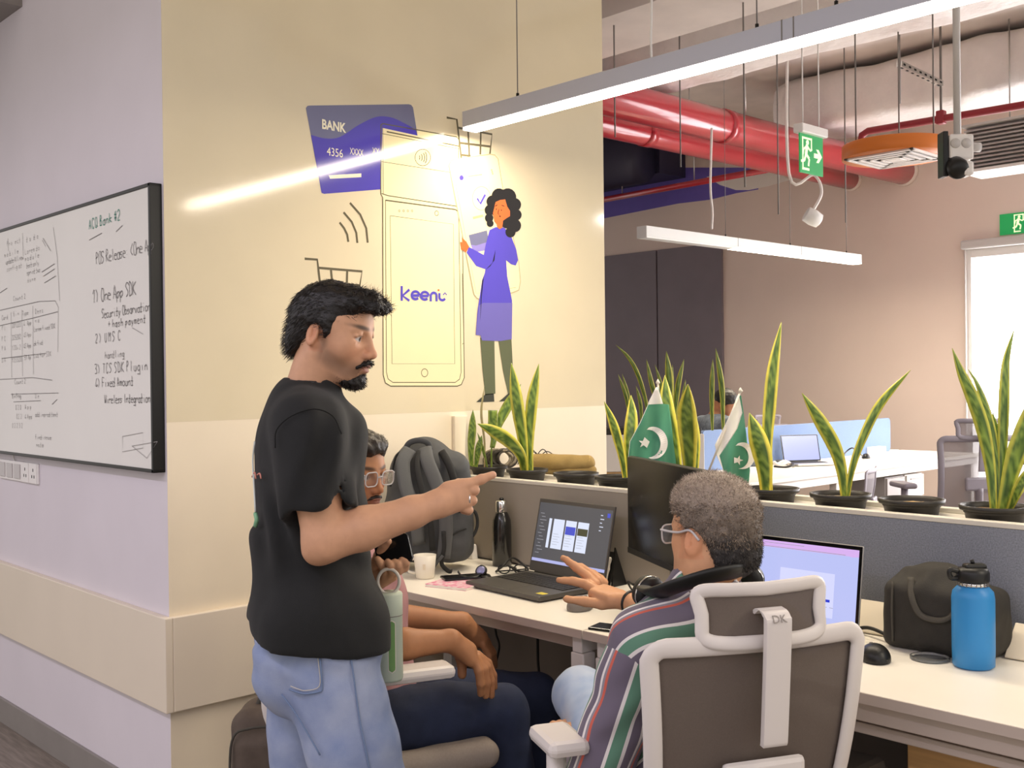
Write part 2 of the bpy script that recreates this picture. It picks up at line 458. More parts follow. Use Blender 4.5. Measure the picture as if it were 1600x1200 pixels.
# ================================================================== left wall: whiteboard and switches
WBT = .042
M('board_white', '#e2dfd9', .12, var=.03, vscale=2.5, spec=.5); M('marker_black', '#716d6c', .6); M('marker_green', '#3f8f7c', .6); M('marker_grey', '#9c9895', .6)
wbd = thing('whiteboard', 'white marker board with thin black frame on the wall', 'whiteboard', (0, .9, 1.165))
Y0, Y1, Z0, Z1 = .012, 2.4, 1.165, 2.10
part('panel', MB().box((-WBT+.004, Y0+.012, Z0+.01), (-.004, Y1-.012, Z1-.01)), MATS['board_white'], wbd, world=True)
fr = MB()
fr.box((-WBT, Y0, Z0), (0, Y0+.014, Z1), .002); fr.box((-WBT, Y1-.014, Z0), (0, Y1, Z1), .002); fr.box((-WBT, Y0, Z1-.012), (0, Y1, Z1), .002); fr.box((-WBT, Y0, Z0), (0, Y1, Z0+.012), .002)
part('frame', fr, MATS['black_metal'], wbd, world=True)
# a one-stroke hand alphabet: digits are x,y pairs on a 4 x 8 grid (baseline 2, x-height 5, cap 8); | lifts the pen
GL = {'A': '022842|1434', 'B': '0208283726050|052534323202'.replace('0|', '|'), 'C': '4738180604123243', 'D': '02081837431202', 'E': '48080242|0535', 'F': '480802|0535', 'I': '2822', 'K': '0802|480542',
 'L': '080242', 'M': '0208254842', 'N': '02084248', 'O': '180604123244463818', 'P': '02082837260505', 'R': '0208283726050542', 'S': '47381807062534331202', 'T': '0848|2822', 'U': '0804123244 48'.replace(' ', ''), 'W': '0812253248', 'Q': '180604123244463818|3352',
 'a': '45250403124245|4542', 'b': '0802|0415354312 02'.replace(' ', ''), 'c': '4535150403123243', 'd': '4842|4415050302 1242'.replace(' ', ''), 'e': '0444351503123242', 'f': '48382722|0545', 'g': '4525040322 4345|45403000'.replace(' ', ''), 'h': '0802|0425354442', 'i': '2522|2727', 'k': '0802|450442', 'l': '2822',
 'm': '0205|0415252422|2435454442', 'n': '0502|0425354442', 'o': '1504031232434435 15'.replace(' ', ''), 'p': '0500|0425354433 1203'.replace(' ', ''), 'r': '0502|04254544', 's': '4515042433 1202'.replace(' ', ''), 't': '28221232|0545', 'u': '050312324345|4542', 'v': '052245', 'w': '0512243245', 'x': '0542|4502', 'y': '0522|4510', 'D2': '',
 '1': '062822', '2': '071838460242', '3': '08384725354332 02'.replace(' ', ''), '4': '38034344|3432', '0': '180604123244463818', '5': '4808053545 433202'.replace(' ', ''), '(': '38160432', ')': '08262412', '+': '2723|0545', ':': '2525|2323', '-': '0545', '.': '2222', '/': '4802', '#': '1812|3832|0646|0444', 'z': '05450242'}
def write(mb, text, y, z, h, w=.0035, slant=.0, sp=1.25, jit=.25):
    m = plane_mat((-WBT+.0035, 0, 0), (0, -1, 0), (0, 0, 1)); u = h/6; cx = -y; n0 = random.random
    for ch in text:
        if ch == ' ': cx += u*2.6; continue
        g = GL.get(ch) or GL.get(ch.lower())
        if g:
            for st in g.split('|'):
                pts = []
                for i in range(0, len(st)-1, 2):
                    a, b = int(st[i]), int(st[i+1])-2
                    pts.append((cx+(a*.72+(n0()-.5)*jit*1.6)*u, z+(b+(n0()-.5)*jit*1.6)*u+(cx+y)*slant))
                if len(pts) == 1: pts.append((pts[0][0]+u*.3, pts[0][1]))
                if len(pts) > 2: pts = [(p.x, p.y) for p in spline([(p[0], p[1], 0) for p in pts], 3)]
                ribbon(mb, pts, w, m, .0012)
        cx += u*sp*2.9
def bpt(x, y): p = onx(x, y, -WBT); return p[1], p[2]
blk = MB(); grn = MB(); gry = MB()
def wr_(mb, text, x, y, x2, h, w=.0026, slant=0.02):      # text from pixel x to x2, height in px at that place
    a = bpt(x, y); b = bpt(x2, y); L = a[0]-b[0]; hh = h/1697*3.75
    n = sum(2.6 if c == ' ' else 1.25*2.9 for c in text)
    sp = (L/(hh/6)-2.6*text.count(' '))/max(1, len(text)-text.count(' '))/2.9
    write(mb, text, a[0], a[1], hh, w, slant, sp)
wr_(grn, 'ACQ Bank #2', 138, 358, 188, 15, .003)
wr_(blk, 'POS Release: (One App', 149, 413, 240, 18)
wr_(blk, '1) One App SDK', 144, 473, 212, 20, .003)
wr_(blk, 'Security Obsarvation', 158, 497, 234, 14); wr_(blk, '+ Hash payment', 168, 512, 228, 12)
wr_(blk, '2) UMS C', 148, 536, 190, 14); wr_(gry, 'handling', 163, 560, 194, 11)
wr_(blk, '3) TCS SDK Plugin', 147, 584, 231, 15); wr_(blk, '4) Fixed Amount', 148, 605, 208, 14); wr_(blk, 'Wireless Integration', 162, 630, 234, 13)
for i, (x, y, x2, tx) in enumerate([(10, 385, 32, 'Project'), (40, 378, 62, 'to do'), (6, 402, 30, 'mobile'), (38, 397, 62, 'Lorem do'), (8, 413, 36, 'update All new'), (38, 408, 62, 'module'), (10, 424, 34, 'config at'), (40, 419, 60, 'test only'), (41, 430, 62, 'sprint two'), (42, 441, 56, 'done'), (20, 470, 40, 'Count 2'), (2, 500, 12, 'Card'),
     (20, 494, 30, 'Bin'), (34, 493, 44, 'Type'), (54, 490, 68, 'Desc'), (2, 516, 10, 'PL'), (18, 512, 32, '201223'), (36, 509, 48, '48 App'), (54, 504, 62, 'na'), (2, 533, 10, 'PC'), (18, 531, 32, '225202'), (36, 527, 48, '4S App'), (52, 518, 86, 'Lorem fixed SDK'), (2, 548, 10, 'PA'), (18, 547, 32, '120V 2'), (36, 544, 48, '4S App'), (52, 540, 66, 'ok fixd'),
     (2, 566, 10, 'DA'), (18, 566, 34, '123320'), (37, 562, 48, '5S Ap'), (52, 559, 80, 'Luo for SDK'), (22, 600, 40, 'Count 2'), (18, 622, 32, 'Bin Prog'), (54, 622, 62, 'De'), (20, 640, 34, '7020'), (38, 639, 50, 'App'), (22, 654, 34, '702 2'), (38, 654, 50, '4 App'), (54, 651, 90, 'add inprod test'), (18, 668, 36, '02232'), (54, 686, 80, 'find issue'), (56, 698, 68, 'note')]):
    wr_(blk if i % 3 else gry, tx, x, y, x2, 8 if i > 8 else 9, .0017)
bl = lambda mb, pts, w=.003: ribbon(mb, [(-p[0], p[1]) for p in [bpt(*q) for q in pts]], w, plane_mat((-WBT+.0035, 0, 0), (0, -1, 0), (0, 0, 1)))
for ln in ([(-2, 485), (60, 471), (85, 470), (90, 480), (89, 550)], [(-2, 509), (50, 497), (89, 487)], [(16, 488), (17, 590)], [(33, 484), (34, 588)], [(50, 478), (51, 585)], [(-2, 593), (50, 590), (80, 594)], [(2, 560), (70, 552)],
           [(16, 616), (90, 614)], [(20, 628), (62, 626)], [(88, 624), (80, 632)], [(11, 372), (12, 392)], [(34, 364), (35, 400)], [(82, 355), (88, 400), (92, 470)], [(66, 372), (78, 392)], [(64, 425), (84, 412)], [(66, 432), (84, 420)], [(68, 442), (86, 431)], [(-2, 458), (10, 450)], [(138, 375), (158, 364)], [(190, 352), (180, 362)]): bl(blk, ln, .0022)
for ln in ([(190, 682), (222, 676), (222, 700), (190, 706), (190, 682)], [(205, 697), (245, 690), (228, 716), (205, 697)], [(65, 375), (70, 385)], [(205, 512), (222, 522)]): bl(gry, ln, .002)
for nm, mb, mt in (('handwriting', blk, 'marker_black'), ('handwriting', grn, 'marker_green'), ('handwriting', gry, 'marker_grey')): part(nm, mb, MATS[mt], wbd, world=True, kind='stuff')

sw = thing('switch_panel', 'white wall plate with switches and sockets under the whiteboard', 'switch panel', onx(30, 732, 0))
p0, p1 = onx(62, 725, 0), onx(0, 712, 0)
ya, za, zb = p0[1], onx(30, 747, 0)[2]-.012, onx(30, 716, 0)[2]-.012
L = onx(2, 720, 0)[1]-ya
part('plate', MB().box((-.009, ya, za), (0, ya+L, zb), .003), MATS['white_plastic'], sw, world=True)
n = 5
for i in range(n):
    y0 = ya+L*(i+.5)/n; hz = (za+zb)/2
    if i >= 2: part('switch', MB().box((-.014, y0-L/n*.36, hz-.03), (-.009, y0+L/n*.36, hz+.03), .002), MATS['light_grey'], sw, world=True)
    else:
        part('socket', MB().box((-.011, y0-L/n*.4, hz-.04), (-.009, y0+L/n*.4, hz+.04), .002), MATS['white_plastic'], sw, world=True)
        h = MB()
        for dy, dz in ((-.012, -.012), (.012, -.012), (0, .014)): h.box((-.0118, y0+dy-.003, hz+dz-.006), (-.0108, y0+dy+.003, hz+dz+.006))
        part('socket_hole', h, MATS['dark_gap'], sw, world=True)
part('power_cord', MB().tube(spline([(-.006, ya+L*.6, zb), (-.008, ya+L*.62, zb+.03), (-.006, ya+L*.6, zb+.05)]), .003, 6), MATS['white_plastic'], sw, world=True)

# ================================================================== mural (flat print on the vinyl)
vinyl('ink_purple', '#4b3fae'); vinyl('ink_slate', '#6d6e8e'); vinyl('ink_white', '#f0ead0'); vinyl('ink_line', '#5f573f'); vinyl('ink_soft', '#b9ac82'); vinyl('ink_pale', '#efe3b4')
vinyl('ink_orange', '#d9692f'); vinyl('ink_black', '#17120f'); vinyl('ink_olive', '#5c6142'); vinyl('ink_shoe', '#38382a'); vinyl('ink_mid', '#8a7fc4'); vinyl('ink_coat', '#5246bb'); vinyl('ink_coat2', '#6a62b2')
MW = plane_mat((0, -.0014, 0), (1, 0, 0), (0, 0, 1))       # wall plane: x along the wall, y up, z toward the viewer
def wpt(x, y): p = ony(x, y, 0); return (p[0], p[2])
mural = thing('mural', 'printed wall mural of a woman, a bank card and a payment terminal', 'mural', (1.2, 0, 1.33))
layer = [0]
def ink(name, polys=(), lines=(), mat='ink_line', w=2.5, lay=0):
    mb = MB(); e = .0003+lay*.0003
    for pl in polys:
        P = [wpt(*q) for q in pl]; bm = bmesh.new(); vs = [bm.verts.new(MW @ Vector((a, b, e))) for a, b in P]
        f = bm.faces.new(vs); f.normal_update()
        if f.normal.y > 0: f.normal_flip()
        bmesh.ops.triangulate(bm, faces=[f]); mb.bm(bm)
    for ln in lines:
        ww = w
        if isinstance(ln, tuple) and isinstance(ln[0], (int, float)): ww, ln = ln[0], ln[1]
        e += .00002; ribbon(mb, [wpt(*q) for q in ln], ww*(1 if ww > 3.5 else .75)*4.2/F_PX, MW, e)
    return part(name, mb, MATS[mat], mural, world=True, kind='stuff' if len(polys)+len(lines) > 1 else None)
Z5 = lambda L: [(560+u/2.4, 140+v/2.4) for u, v in L]
Z4 = lambda L: [(290+u/3.53, 140+v/3.53) for u, v in L]
def arc(cx, cy, r, a0, a1, n=14, ry=None): return [(cx+r*math.cos(math.radians(a0+(a1-a0)*i/n)), cy+(ry or r)*math.sin(math.radians(a0+(a1-a0)*i/n))) for i in range(n+1)]
card = [(477.5, 169), (480, 165.5), (484, 165), (638, 163), (642, 164), (645, 168), (652, 212), (597, 200), (594.5, 296), (506, 303), (502, 301.5)]
ink('bank_card', [card], mat='ink_slate')
wave = [(485.5, 211)]+[(p.x, p.y) for p in spline([(485.5, 211, 0), (508, 216.5, 0), (531, 214, 0), (559, 196, 0), (587, 183, 0), (610, 183.5, 0), (630, 192, 0), (649, 203, 0)], 5)][1:]+[(652, 212), (597, 200), (594.5, 296), (506, 303), (502, 301.5)]
ink('card_wave', [wave], mat='ink_purple', lay=1)
ink('card_stripe', [[(513, 274), (564, 271), (564, 277), (515, 279.5)]], mat='ink_white', lay=2)
def ink_text(name, s, x0, x1, y, mat, lay=3, bold=.0, h=None, shear=0):
    a = wpt(x0, y); b = wpt(x1, y); L = b[0]-a[0]
    me = text_mesh(s, 1, Matrix.Identity(4), 0, 0, 'LEFT'); xs = [v.co.x for v in me.vertices]; ys = [v.co.y for v in me.vertices]; w = max(xs)-min(xs); hh = max(ys)-min(ys); bpy.data.meshes.remove(me)
    sx = L/w; sy = sx if h is None else (h*4.25/F_PX)/hh
    me = text_mesh(s, 1, Matrix.Identity(4), 0, bold/sx if bold else 0, 'LEFT')
    me.transform(MW @ Matrix.Translation((a[0], a[1], .0003+lay*.0003)) @ Matrix.Diagonal((sx, sy, 1, 1)))
    return part(name, me, MATS[mat], mural, world=True)
ink_text('lettering', 'BANK', 502, 538, 194.5, 'ink_white', bold=.0012, h=13)
ink_text('lettering', '4356', 510, 535, 237, 'ink_white', h=12); ink_text('lettering', 'XXXX', 546, 567, 236.5, 'ink_white', h=9.5); ink_text('lettering', 'XX', 581, 592, 236, 'ink_white', h=9.5)
ink('signal_arcs', lines=[Z4(L) for L in ([(848, 733), (873, 765), (890, 800), (896, 840)], [(870, 677), (915, 730), (940, 790), (946, 846)], [(905, 625), (962, 690), (995, 765), (1003, 845)])], w=3.6)
ink('shopping_cart', lines=[Z4(L) for L in ([(655, 933), (725, 938), (732, 1000), (745, 1110)], [(728, 983), (972, 1003), (952, 1125)], [(740, 1070), (955, 1080)], [(800, 988), (808, 1074)], [(890, 996), (888, 1078)], [(745, 1108), (955, 1122)])], w=3.6)
ink('shopping_cart', lines=[Z5(L) for L in ([(330, 105), (368, 112), (385, 258)], [(372, 143), (500, 168), (492, 242)], [(378, 200), (495, 214)], [(383, 245), (420, 249)], [(410, 150), (415, 248)], [(458, 160), (456, 244)])], w=3.6)
term = Z5([(83, 132), (90, 128), (368, 178), (376, 190), (372, 300), (388, 470), (396, 1080), (385, 1106), (370, 1112), (120, 1112), (100, 1100), (92, 1070), (90, 405), (83, 392)])
ink('payment_terminal', [term], mat='ink_pale')
ink('terminal_lines', lines=[(2.2, term+[term[0]]), (1.6, Z5([(100, 415), (104, 1060), (110, 1085), (128, 1098), (362, 1098), (378, 1086), (384, 1060), (375, 470)])), (2.6, Z5([(100, 415), (362, 450), (374, 458)])), (1.8, Z5([(86, 390), (110, 398), (370, 438)])), (1.0, Z5([(118, 473), (355, 505), (360, 1028), (125, 1028), (118, 473)])),
    (2.6, Z5([(105, 158), (374, 212)])), (1.2, Z5([(86, 165), (374, 222)])), (1.0, Z5([(84, 270), (352, 312)])), (1.0, Z5([(90, 132), (92, 392)])), (1.2, Z5([(388, 690), (394, 950), (388, 955)])),
    (1.4, Z5(arc(247, 1062, 12, 0, 360, 20, 15))), (1.4, Z5(arc(292, 464, 7, 0, 360, 14, 9))), (1.4, Z5(arc(240, 255, 29, 0, 360, 26, 31)))] + [(1.8, Z5(arc(215, 255, r, -32, 32, 8))) for r in (14, 23, 32, 40)] + [(1.0, Z5(arc(u, 455, 3, 0, 360, 8, 4))) for u in (152, 168, 184, 200)], lay=1)
phone = Z5([(338, 285), (345, 268), (358, 262), (492, 243), (510, 246), (522, 260), (545, 400), (600, 650), (606, 720), (600, 752), (575, 762), (462, 786), (445, 784), (432, 768)])
ink('phone_drawing', [phone], mat='ink_pale', lay=2); ink('phone_outline', lines=[(2.4, phone+[phone[0]]), (1, Z5([(350, 282), (440, 765), (590, 742)]))], mat='ink_soft', lay=3)
ink('phone_outline', lines=[(1.4, Z5(arc(460, 408, 34, 0, 360, 26, 44))), (2.5, Z5([(410, 326), (462, 319)])), (4, Z5([(428, 482), (466, 473)]))] + [(2, Z5(arc(u, v, 2, 0, 360, 8))) for u, v in ((498, 302), (500, 309), (502, 316))], mat='ink_soft', lay=3)
ink('phone_card', [Z5([(412, 546), (480, 528), (488, 570), (440, 585), (420, 582)])], mat='ink_slate', lay=3); ink('phone_card', [Z5([(420, 582), (440, 585), (488, 570), (490, 600), (430, 612)])], mat='ink_mid', lay=3)
ink('check_mark', lines=[(4, Z5([(444, 408), (456, 428), (474, 394)]))], mat='ink_coat', lay=4); ink('check_mark', [Z5(arc(385, 331, 8, 0, 360, 14, 10))], mat='ink_coat', lay=4)
ink('woman_legs', [Z5([(455, 930), (508, 930), (512, 1140), (474, 1146), (464, 1050)]), Z5([(522, 930), (572, 930), (582, 1132), (560, 1142), (540, 1050)])], mat='ink_olive', lay=4)
ink('woman_shoes', [Z5([(440, 1172), (475, 1142), (506, 1139), (508, 1170)]), Z5([(526, 1170), (560, 1140), (582, 1130), (588, 1165)])], mat='ink_shoe', lay=4)
ink('woman_hand', [Z5([(379, 572), (388, 572), (386, 556), (394, 562), (404, 572), (414, 590), (402, 610), (384, 600)])], mat='ink_orange', lay=5)
coat = Z5([(490, 527), (512, 516), (545, 518), (570, 548), (590, 600), (597, 640), (588, 660), (570, 655), (552, 640), (556, 700), (574, 790), (573, 936), (530, 943), (462, 941), (456, 922), (438, 920), (445, 830), (462, 715), (472, 688), (474, 674), (440, 662), (404, 612), (412, 590), (468, 620), (476, 580)])
ink('woman_coat', [coat], mat='ink_coat', lay=5)
ink('woman_coat_hem', [Z5([(450, 810), (466, 800), (575, 800), (573, 936), (530, 943), (462, 941), (456, 922), (438, 920)])], mat='ink_coat2', lay=6)
ink('woman_coat_slit', [Z5([(468, 698), (460, 780), (454, 872), (457, 780), (462, 720)]), Z5([(512, 600), (500, 650), (474, 676), (492, 662), (508, 640)])], mat='ink_black', lay=7)
hb = [(525, 400, 28), (558, 404, 32), (584, 432, 24), (590, 470, 20), (584, 510, 24), (568, 535, 19), (500, 420, 22), (490, 452, 19), (488, 482, 16), (492, 502, 13), (535, 440, 45), (560, 480, 40)]
for i, (u, v, r) in enumerate(hb): ink('woman_hair', [Z5(arc(u, v, r, 0, 345, 16, r*1.05))], mat='ink_black', lay=6+.1*i)
ink('woman_face', [Z5([(512, 422), (530, 414), (548, 412), (556, 440), (566, 455), (566, 475), (554, 482), (540, 492), (537, 518), (527, 524), (518, 516), (517, 506), (508, 494), (502, 464)])], mat='ink_orange', lay=8)
ink('woman_features', lines=[(1.6, Z5([(510, 438), (518, 433)])), (1.6, Z5([(534, 434), (545, 438)])), (1.6, Z5([(524, 450), (520, 466), (525, 468)])), (2.4, Z5([(513, 448), (516, 450)])), (2.4, Z5([(532, 452), (535, 453)])), (3, Z5([(526, 474), (531, 477)]))], mat='ink_black', lay=9)
# the brand word as built strokes
Lg = lambda L: [(620+u/15.0, 440+v/15.0) for u, v in L]
ink('logo_word', lines=[(4.2, q) for q in ([(627, 447), (627, 470)], [(639, 452.5), (628.5, 462), (639, 470)],
    arc(648.5, 461.5, 6.0, 0, -315, 18)+[], [(643, 461.8), (654.5, 461.8)], arc(663, 462.2, 6.0, 0, -315, 18), [(657.5, 462.5), (669, 462.5)],
    [(672.5, 471)]+arc(677, 462, 4.5, 180, 360, 10)+[(681.5, 471)])]+[(4.2, [(686, 458)]+arc(690.5, 464.5, 4.6, 180, 25, 9))], mat='ink_coat', lay=4)
ink('logo_word', lines=[(2.2, [(691.5, 461), (694.5, 457.5), (697.5, 461)])], mat='ink_coat', lay=4); ink('logo_dot', [arc(684.5, 453.5, 1.7, 0, 340, 8)], mat='ink_orange', lay=4)
# cable trunking on the wall below the mural
tk = MB(); tk.box((ony(706, 700, 0)[0], -.02, .77), (ony(727, 700, 0)[0], 0, 1.31), .004); 
struct('trim_3', tk, MATS['paint_cream'])
# ================================================================== ceiling services and lamps
M('lamp_housing', '#b9bac6', .4, metal=.2); M('lamp_white', '#e9eae8', .4); M('diffuser', '#ffffff', .5, emit='#fff3df', es=9); M('diffuser_off', '#eef0ee', .3)
M('duct_wrap', '#efe9e5', .5, var=.06, vscale=5, bump=.4, bscale=14, bdist=.03); M('red_pipe', '#b92b38', .28, var=.06, vscale=6, coat=.9); M('red_small', '#8f2730', .4)
M('orange_paint', '#d9792b', .45); M('cable_white', '#e8e4df', .5); M('cable_black', '#161514', .5); M('navy', '#25233a', .5)

def linear_lamp(name, label, a, b, w, h, z, cables, lit=(0, 1), power=42, joint=None, mat='lamp_housing', col=(1, .86, .66)):
    a = Vector(a); b = Vector(b); d = (b-a).normalized(); n = Vector((-d.y, d.x, 0)); L = (b-a).length
    t = thing(name, label, 'lamp', (a.x, a.y, z))
    m = plane_mat((a.x, a.y, z), d, n)
    part('housing', MB().box((0, -w/2, .012), (L, w/2, h), .002, m), MATS[mat], t, world=True)
    part('diffuser', MB().box((lit[0]*L+.004, -w/2+.002, 0), (lit[1]*L-.004, w/2-.002, .0118), .001, m), MATS['diffuser'], t, world=True)
    if lit[0] > 0: part('unlit_diffuser', MB().box((.004, -w/2+.002, 0), (lit[0]*L, w/2-.002, .0118), .001, m), MATS['diffuser_off'], t, world=True)
    part('end_cap', MB().box((-.003, -w/2, 0), (0, w/2, h), .001, m), MATS[mat], t, world=True)
    part('end_cap', MB().box((L, -w/2, 0), (L+.003, w/2, h), .001, m), MATS[mat], t, world=True)
    for j in (joint or []): part('joint', MB().box((j-.002, -w/2-.0008, .013), (j+.002, w/2+.0008, h+.0005), 0, m), MATS['grey_plastic'], t, world=True)
    for c in cables:
        p = a+d*c
        s = part('suspension_cable', MB().tube([(p.x, p.y, z+h), (p.x, p.y, 4.3)], .0022, 6), MATS['grey_plastic'], t, world=True)
        part('cable_grip', MB().tube([(p.x, p.y, z+h), (p.x, p.y, z+h+.022)], .006, 8), MATS['black_metal'], s, world=True)
    ld = bpy.data.lights.new('lamp_light', 'AREA'); ld.shape = 'RECTANGLE'; ld.size = L*(lit[1]-lit[0]); ld.size_y = w; ld.energy = power; ld.color = col
    lo = bpy.data.objects.new('lamp_light', ld); COL.objects.link(lo); lo.parent = t
    c = a+d*L*(lit[0]+lit[1])/2; mm = plane_mat((c.x, c.y, z-.004), d, n)
    lo.matrix_parent_inverse = Matrix.Translation((-a.x, -a.y, -z)); lo.matrix_basis = mm
    return t
lampA = linear_lamp('linear_pendant_lamp', 'long grey linear pendant lamp glowing above the near desk', (1.26, -.06, 0), (1.26, -2.36, 0), .07, .075, 2.44, [.28, 1.35, 1.62, 2.2], power=20, joint=[1.46, 1.5])
e0 = onz(1003, 372, 2.44); e1 = onz(1341, 413, 2.44)
lampB = linear_lamp('linear_pendant_lamp', 'white linear pendant lamp hanging in front of the dark wall panels', (e0[0], e0[1], 0), (e1[0], e0[1], 0), .09, .085, 2.44, [1.0, 1.9, 2.8], lit=(.36, 1), power=42, joint=[1.1, 2.0], mat='lamp_white')
linear_lamp('linear_pendant_lamp', 'added lavender fill lamp built as a long pendant, unseen behind the viewer', (-2.1, 2.0, 0), (-2.1, -5.5, 0), .07, .075, 2.75, [.5, 3.5, 7], power=36, col=(.72, .66, 1))  # unseen lamp, added as fill; its colour tints the left wall lavender
linear_lamp('linear_pendant_lamp', 'added fill lamp built as a long pendant, out of view beside the open office bay', (5.0, -2.6, 0), (8.9, -2.6, 0), .07, .075, 2.75, [.5, 2, 3.5], power=180, col=(1, .95, .9))  # added outside the view to brighten the far bay
linear_lamp('linear_pendant_lamp', 'added fill lamp built as a long pendant, out of view in line with the near desk lamp', (1.26, -3.35, 0), (1.26, -5.65, 0), .07, .075, 2.44, [.28, 1.35, 2.0], power=22)  # invented lamp out of view, fill for the front chair and its sitter
part('power_cable', MB().tube(spline([onx(1018, 92, 1.26), onx(1017, 60, 1.26), onx(1018, 20, 1.26), onx(1017, -60, 1.26)]), .004, 6), MATS['cable_white'], lampA, world=True)
part('power_cable', MB().tube(spline([ony(1112, 358, e0[1]), ony(1113, 330, e0[1]), ony(1110, 290, e0[1]), ony(1112, 200, e0[1])]), .009, 6), MATS['cable_white'], lampB, world=True)

# insulated ducts (run along y)
def duct(label, x0, x1, z0, z1, ya, yb, seed):
    s = SDF((x0-.15, ya-.1, z0-.2), (x1+.15, yb+.1, z1+.15), .055)
    s.boxr(((x0+x1)/2, (ya+yb)/2, (z0+z1)/2), ((x1-x0)/2, (yb-ya)/2, (z1-z0)/2), rad=.12, k=.001)
    s.displace(lambda P: .05*vnoise(P*np.array([1, .6, 1]), 2.2, seed)+.03*vnoise(P, 5, seed+1), .2)
    V, Fq = s.surf(); V = relax(V, Fq, 1)
    o = part('insulated_duct', np_mesh('insulated_duct', V, Fq), MATS['duct_wrap']); return tag(o, label, 'duct', 'insulated air ducts')
duct('white wrapped air duct right above the long lamp', 2.45, 3.3, 3.69, 4.2, -3.5, 3.6, 3)
duct('white wrapped air duct behind the ceiling pole', 4.5, 5.4, 3.72, 4.2, -4, 5.2, 5)
duct('white wrapped air duct deepest in the bay', 7.4, 8.2, 3.76, 4.26, -4, 2.6, 8)
# concrete beam, navy duct over the purple band
struct('ceiling_beam', MB().box((3.55, -4, 3.72), (4.2, 10, 4.3)), MATS['concrete'])
tag(part('round_duct', MB().tube([(8.2, 4.9, 4.05), (8.2, 11, 4.05)], .34, 28), MATS['navy']), 'dark navy round duct above the purple band', 'duct')
tag(part('ceiling_bulkhead', MB().box((8.5, 4.85, 3.86), (8.995, 11, 4.29)), MATS['lavender_dark']), 'dark purple boxed bulkhead above the panels', 'bulkhead')

def pipe(label, px, py, r, x0=1.2, couplings=()):
    p = onx(px, py, XB-.02); t = thing('fire_pipe', label, 'pipe', (x0, p[1], p[2]), group='big red fire pipes')
    part('pipe', MB().tube([(x0, p[1], p[2]), (XB-.001, p[1], p[2])], r, 24), MATS['red_pipe'], t, world=True)
    for c in couplings:
        pr = MB().tube([(c-.05, p[1], p[2]), (c+.05, p[1], p[2])], r*1.05, 24); part('coupling', pr, MATS['red_pipe'], t, world=True)
    part('wall_collar', MB().tube([(XB-.05, p[1], p[2]), (XB-.001, p[1], p[2])], r*1.12, 24), MATS['paint_back'], t, world=True)
    for hx in (3.4, 6.2): part('hanger_rod', MB().tube([(hx, p[1], p[2]+r), (hx, p[1], 4.3)], .006, 6), MATS['steel'], t, world=True)
    return p
pipe('upper thick red fire pipe running to the back wall', 1412, 268, .135, couplings=(5.9,))
pipe('lower red fire pipe with a coupling, nearer the panels', 1330, 281, .105, couplings=(5.6,))
def small_pipe(label, pts, r, mat='red_small'):
    t = thing('sprinkler_pipe', label, 'pipe', pts[0]); part('pipe', MB().tube(pts, r, 10), MATS[mat], t, world=True)
    for k in (.25, .6):
        p = Vector(pts[-2]).lerp(Vector(pts[-1]), k); part('hanger_rod', MB().tube([(p.x, p.y, p.z), (p.x, p.y, 4.3)], .006, 6), MATS['steel'], t, world=True)
    return t
X6 = 6.3
small_pipe('thin dark red sprinkler pipe bending down by the orange disc', [onx(1345, 248, X6), onx(1345, 222, X6), onx(1347, 211, X6), onx(1356, 205, X6), onx(1600, 164, X6), onx(1800, 130, X6)], .028)
small_pipe('thin red sprinkler pipe crossing the purple band', [onx(900, 320, 8.2), onx(1232, 259, 8.2)], .035, 'red_pipe')
# strut bracket with threaded rods
st = thing('strut_bracket', 'perforated steel strut on threaded rods holding the red pipe', 'bracket', onx(1405, 100, 5.7))
a = onx(1405, 100, 5.7); b = onx(1470, 131, 6.3)
sb = MB(); d = Vector(b)-Vector(a); m = plane_mat(a, d, (0, 1, 0)); L = d.length
sb.box((0, -.02, -.02), (L, .02, .02), 0, m); part('channel', sb, MATS['steel'], st, world=True)
sl = MB()
for i in range(8): sl.box((L*(i+.3)/8, -.0215, -.007), (L*(i+.7)/8, -.0195, .007), 0, m); sl.box((L*(i+.3)/8, -.007, -.0215), (L*(i+.7)/8, .007, -.0195), 0, m)
part('slot', sl, MATS['dark_gap'], st, world=True, kind='stuff')
for q, lo in ((a, .28), (b, .22)): part('threaded_rod', MB().tube([(q[0], q[1], q[2]-lo), (q[0], q[1], 4.3)], .009, 6), MATS['grey_plastic'], st, world=True)
part('pipe_clamp', MB().box((b[0]-.03, b[1]-.03, b[2]-.30), (b[0]+.03, b[1]+.03, b[2]-.2), .008), MATS['red_small'], st, world=True)

# orange ceiling disc with square air grille
oc = at(1400, 247, 7.0); R0 = .335
dt = thing('air_diffuser', 'round orange ceiling disc with a white square air grille', 'air diffuser', oc)
part('disc', MB().lathe([(R0*.99, 0), (R0, .004), (R0, .085), (R0*.985, .09)], 48), MATS['orange_paint'], dt)
rr = Matrix.Rotation(math.radians(0), 4, 'Z')
for i, hs in enumerate((.235, .185, .135, .085)):
    g = MB(); z0 = -.012-.0015*i
    for k in range(4):
        g.box((-hs, -hs, z0), (hs, -hs+.028, .0), .002, Matrix.Rotation(k*PI/2, 4, 'Z') @ rr)
    part('louvre_ring', g, MATS['white_plastic'], dt)
part('louvre_gap', MB().box((-.22, -.22, -.004), (.22, .22, .001)), MATS['dark_gap'], dt); part('louvre_centre', MB().box((-.05, -.05, -.016), (.05, .05, 0), .003), MATS['white_plastic'], dt)
for k in range(3): part('hanger_rod', MB().tube([(R0*.8*math.cos(k*2.1+.4), R0*.8*math.sin(k*2.1+.4), .08), (R0*.8*math.cos(k*2.1+.4), R0*.8*math.sin(k*2.1+.4), 3.76-oc[2])], .005, 6), MATS['grey_plastic'], dt)

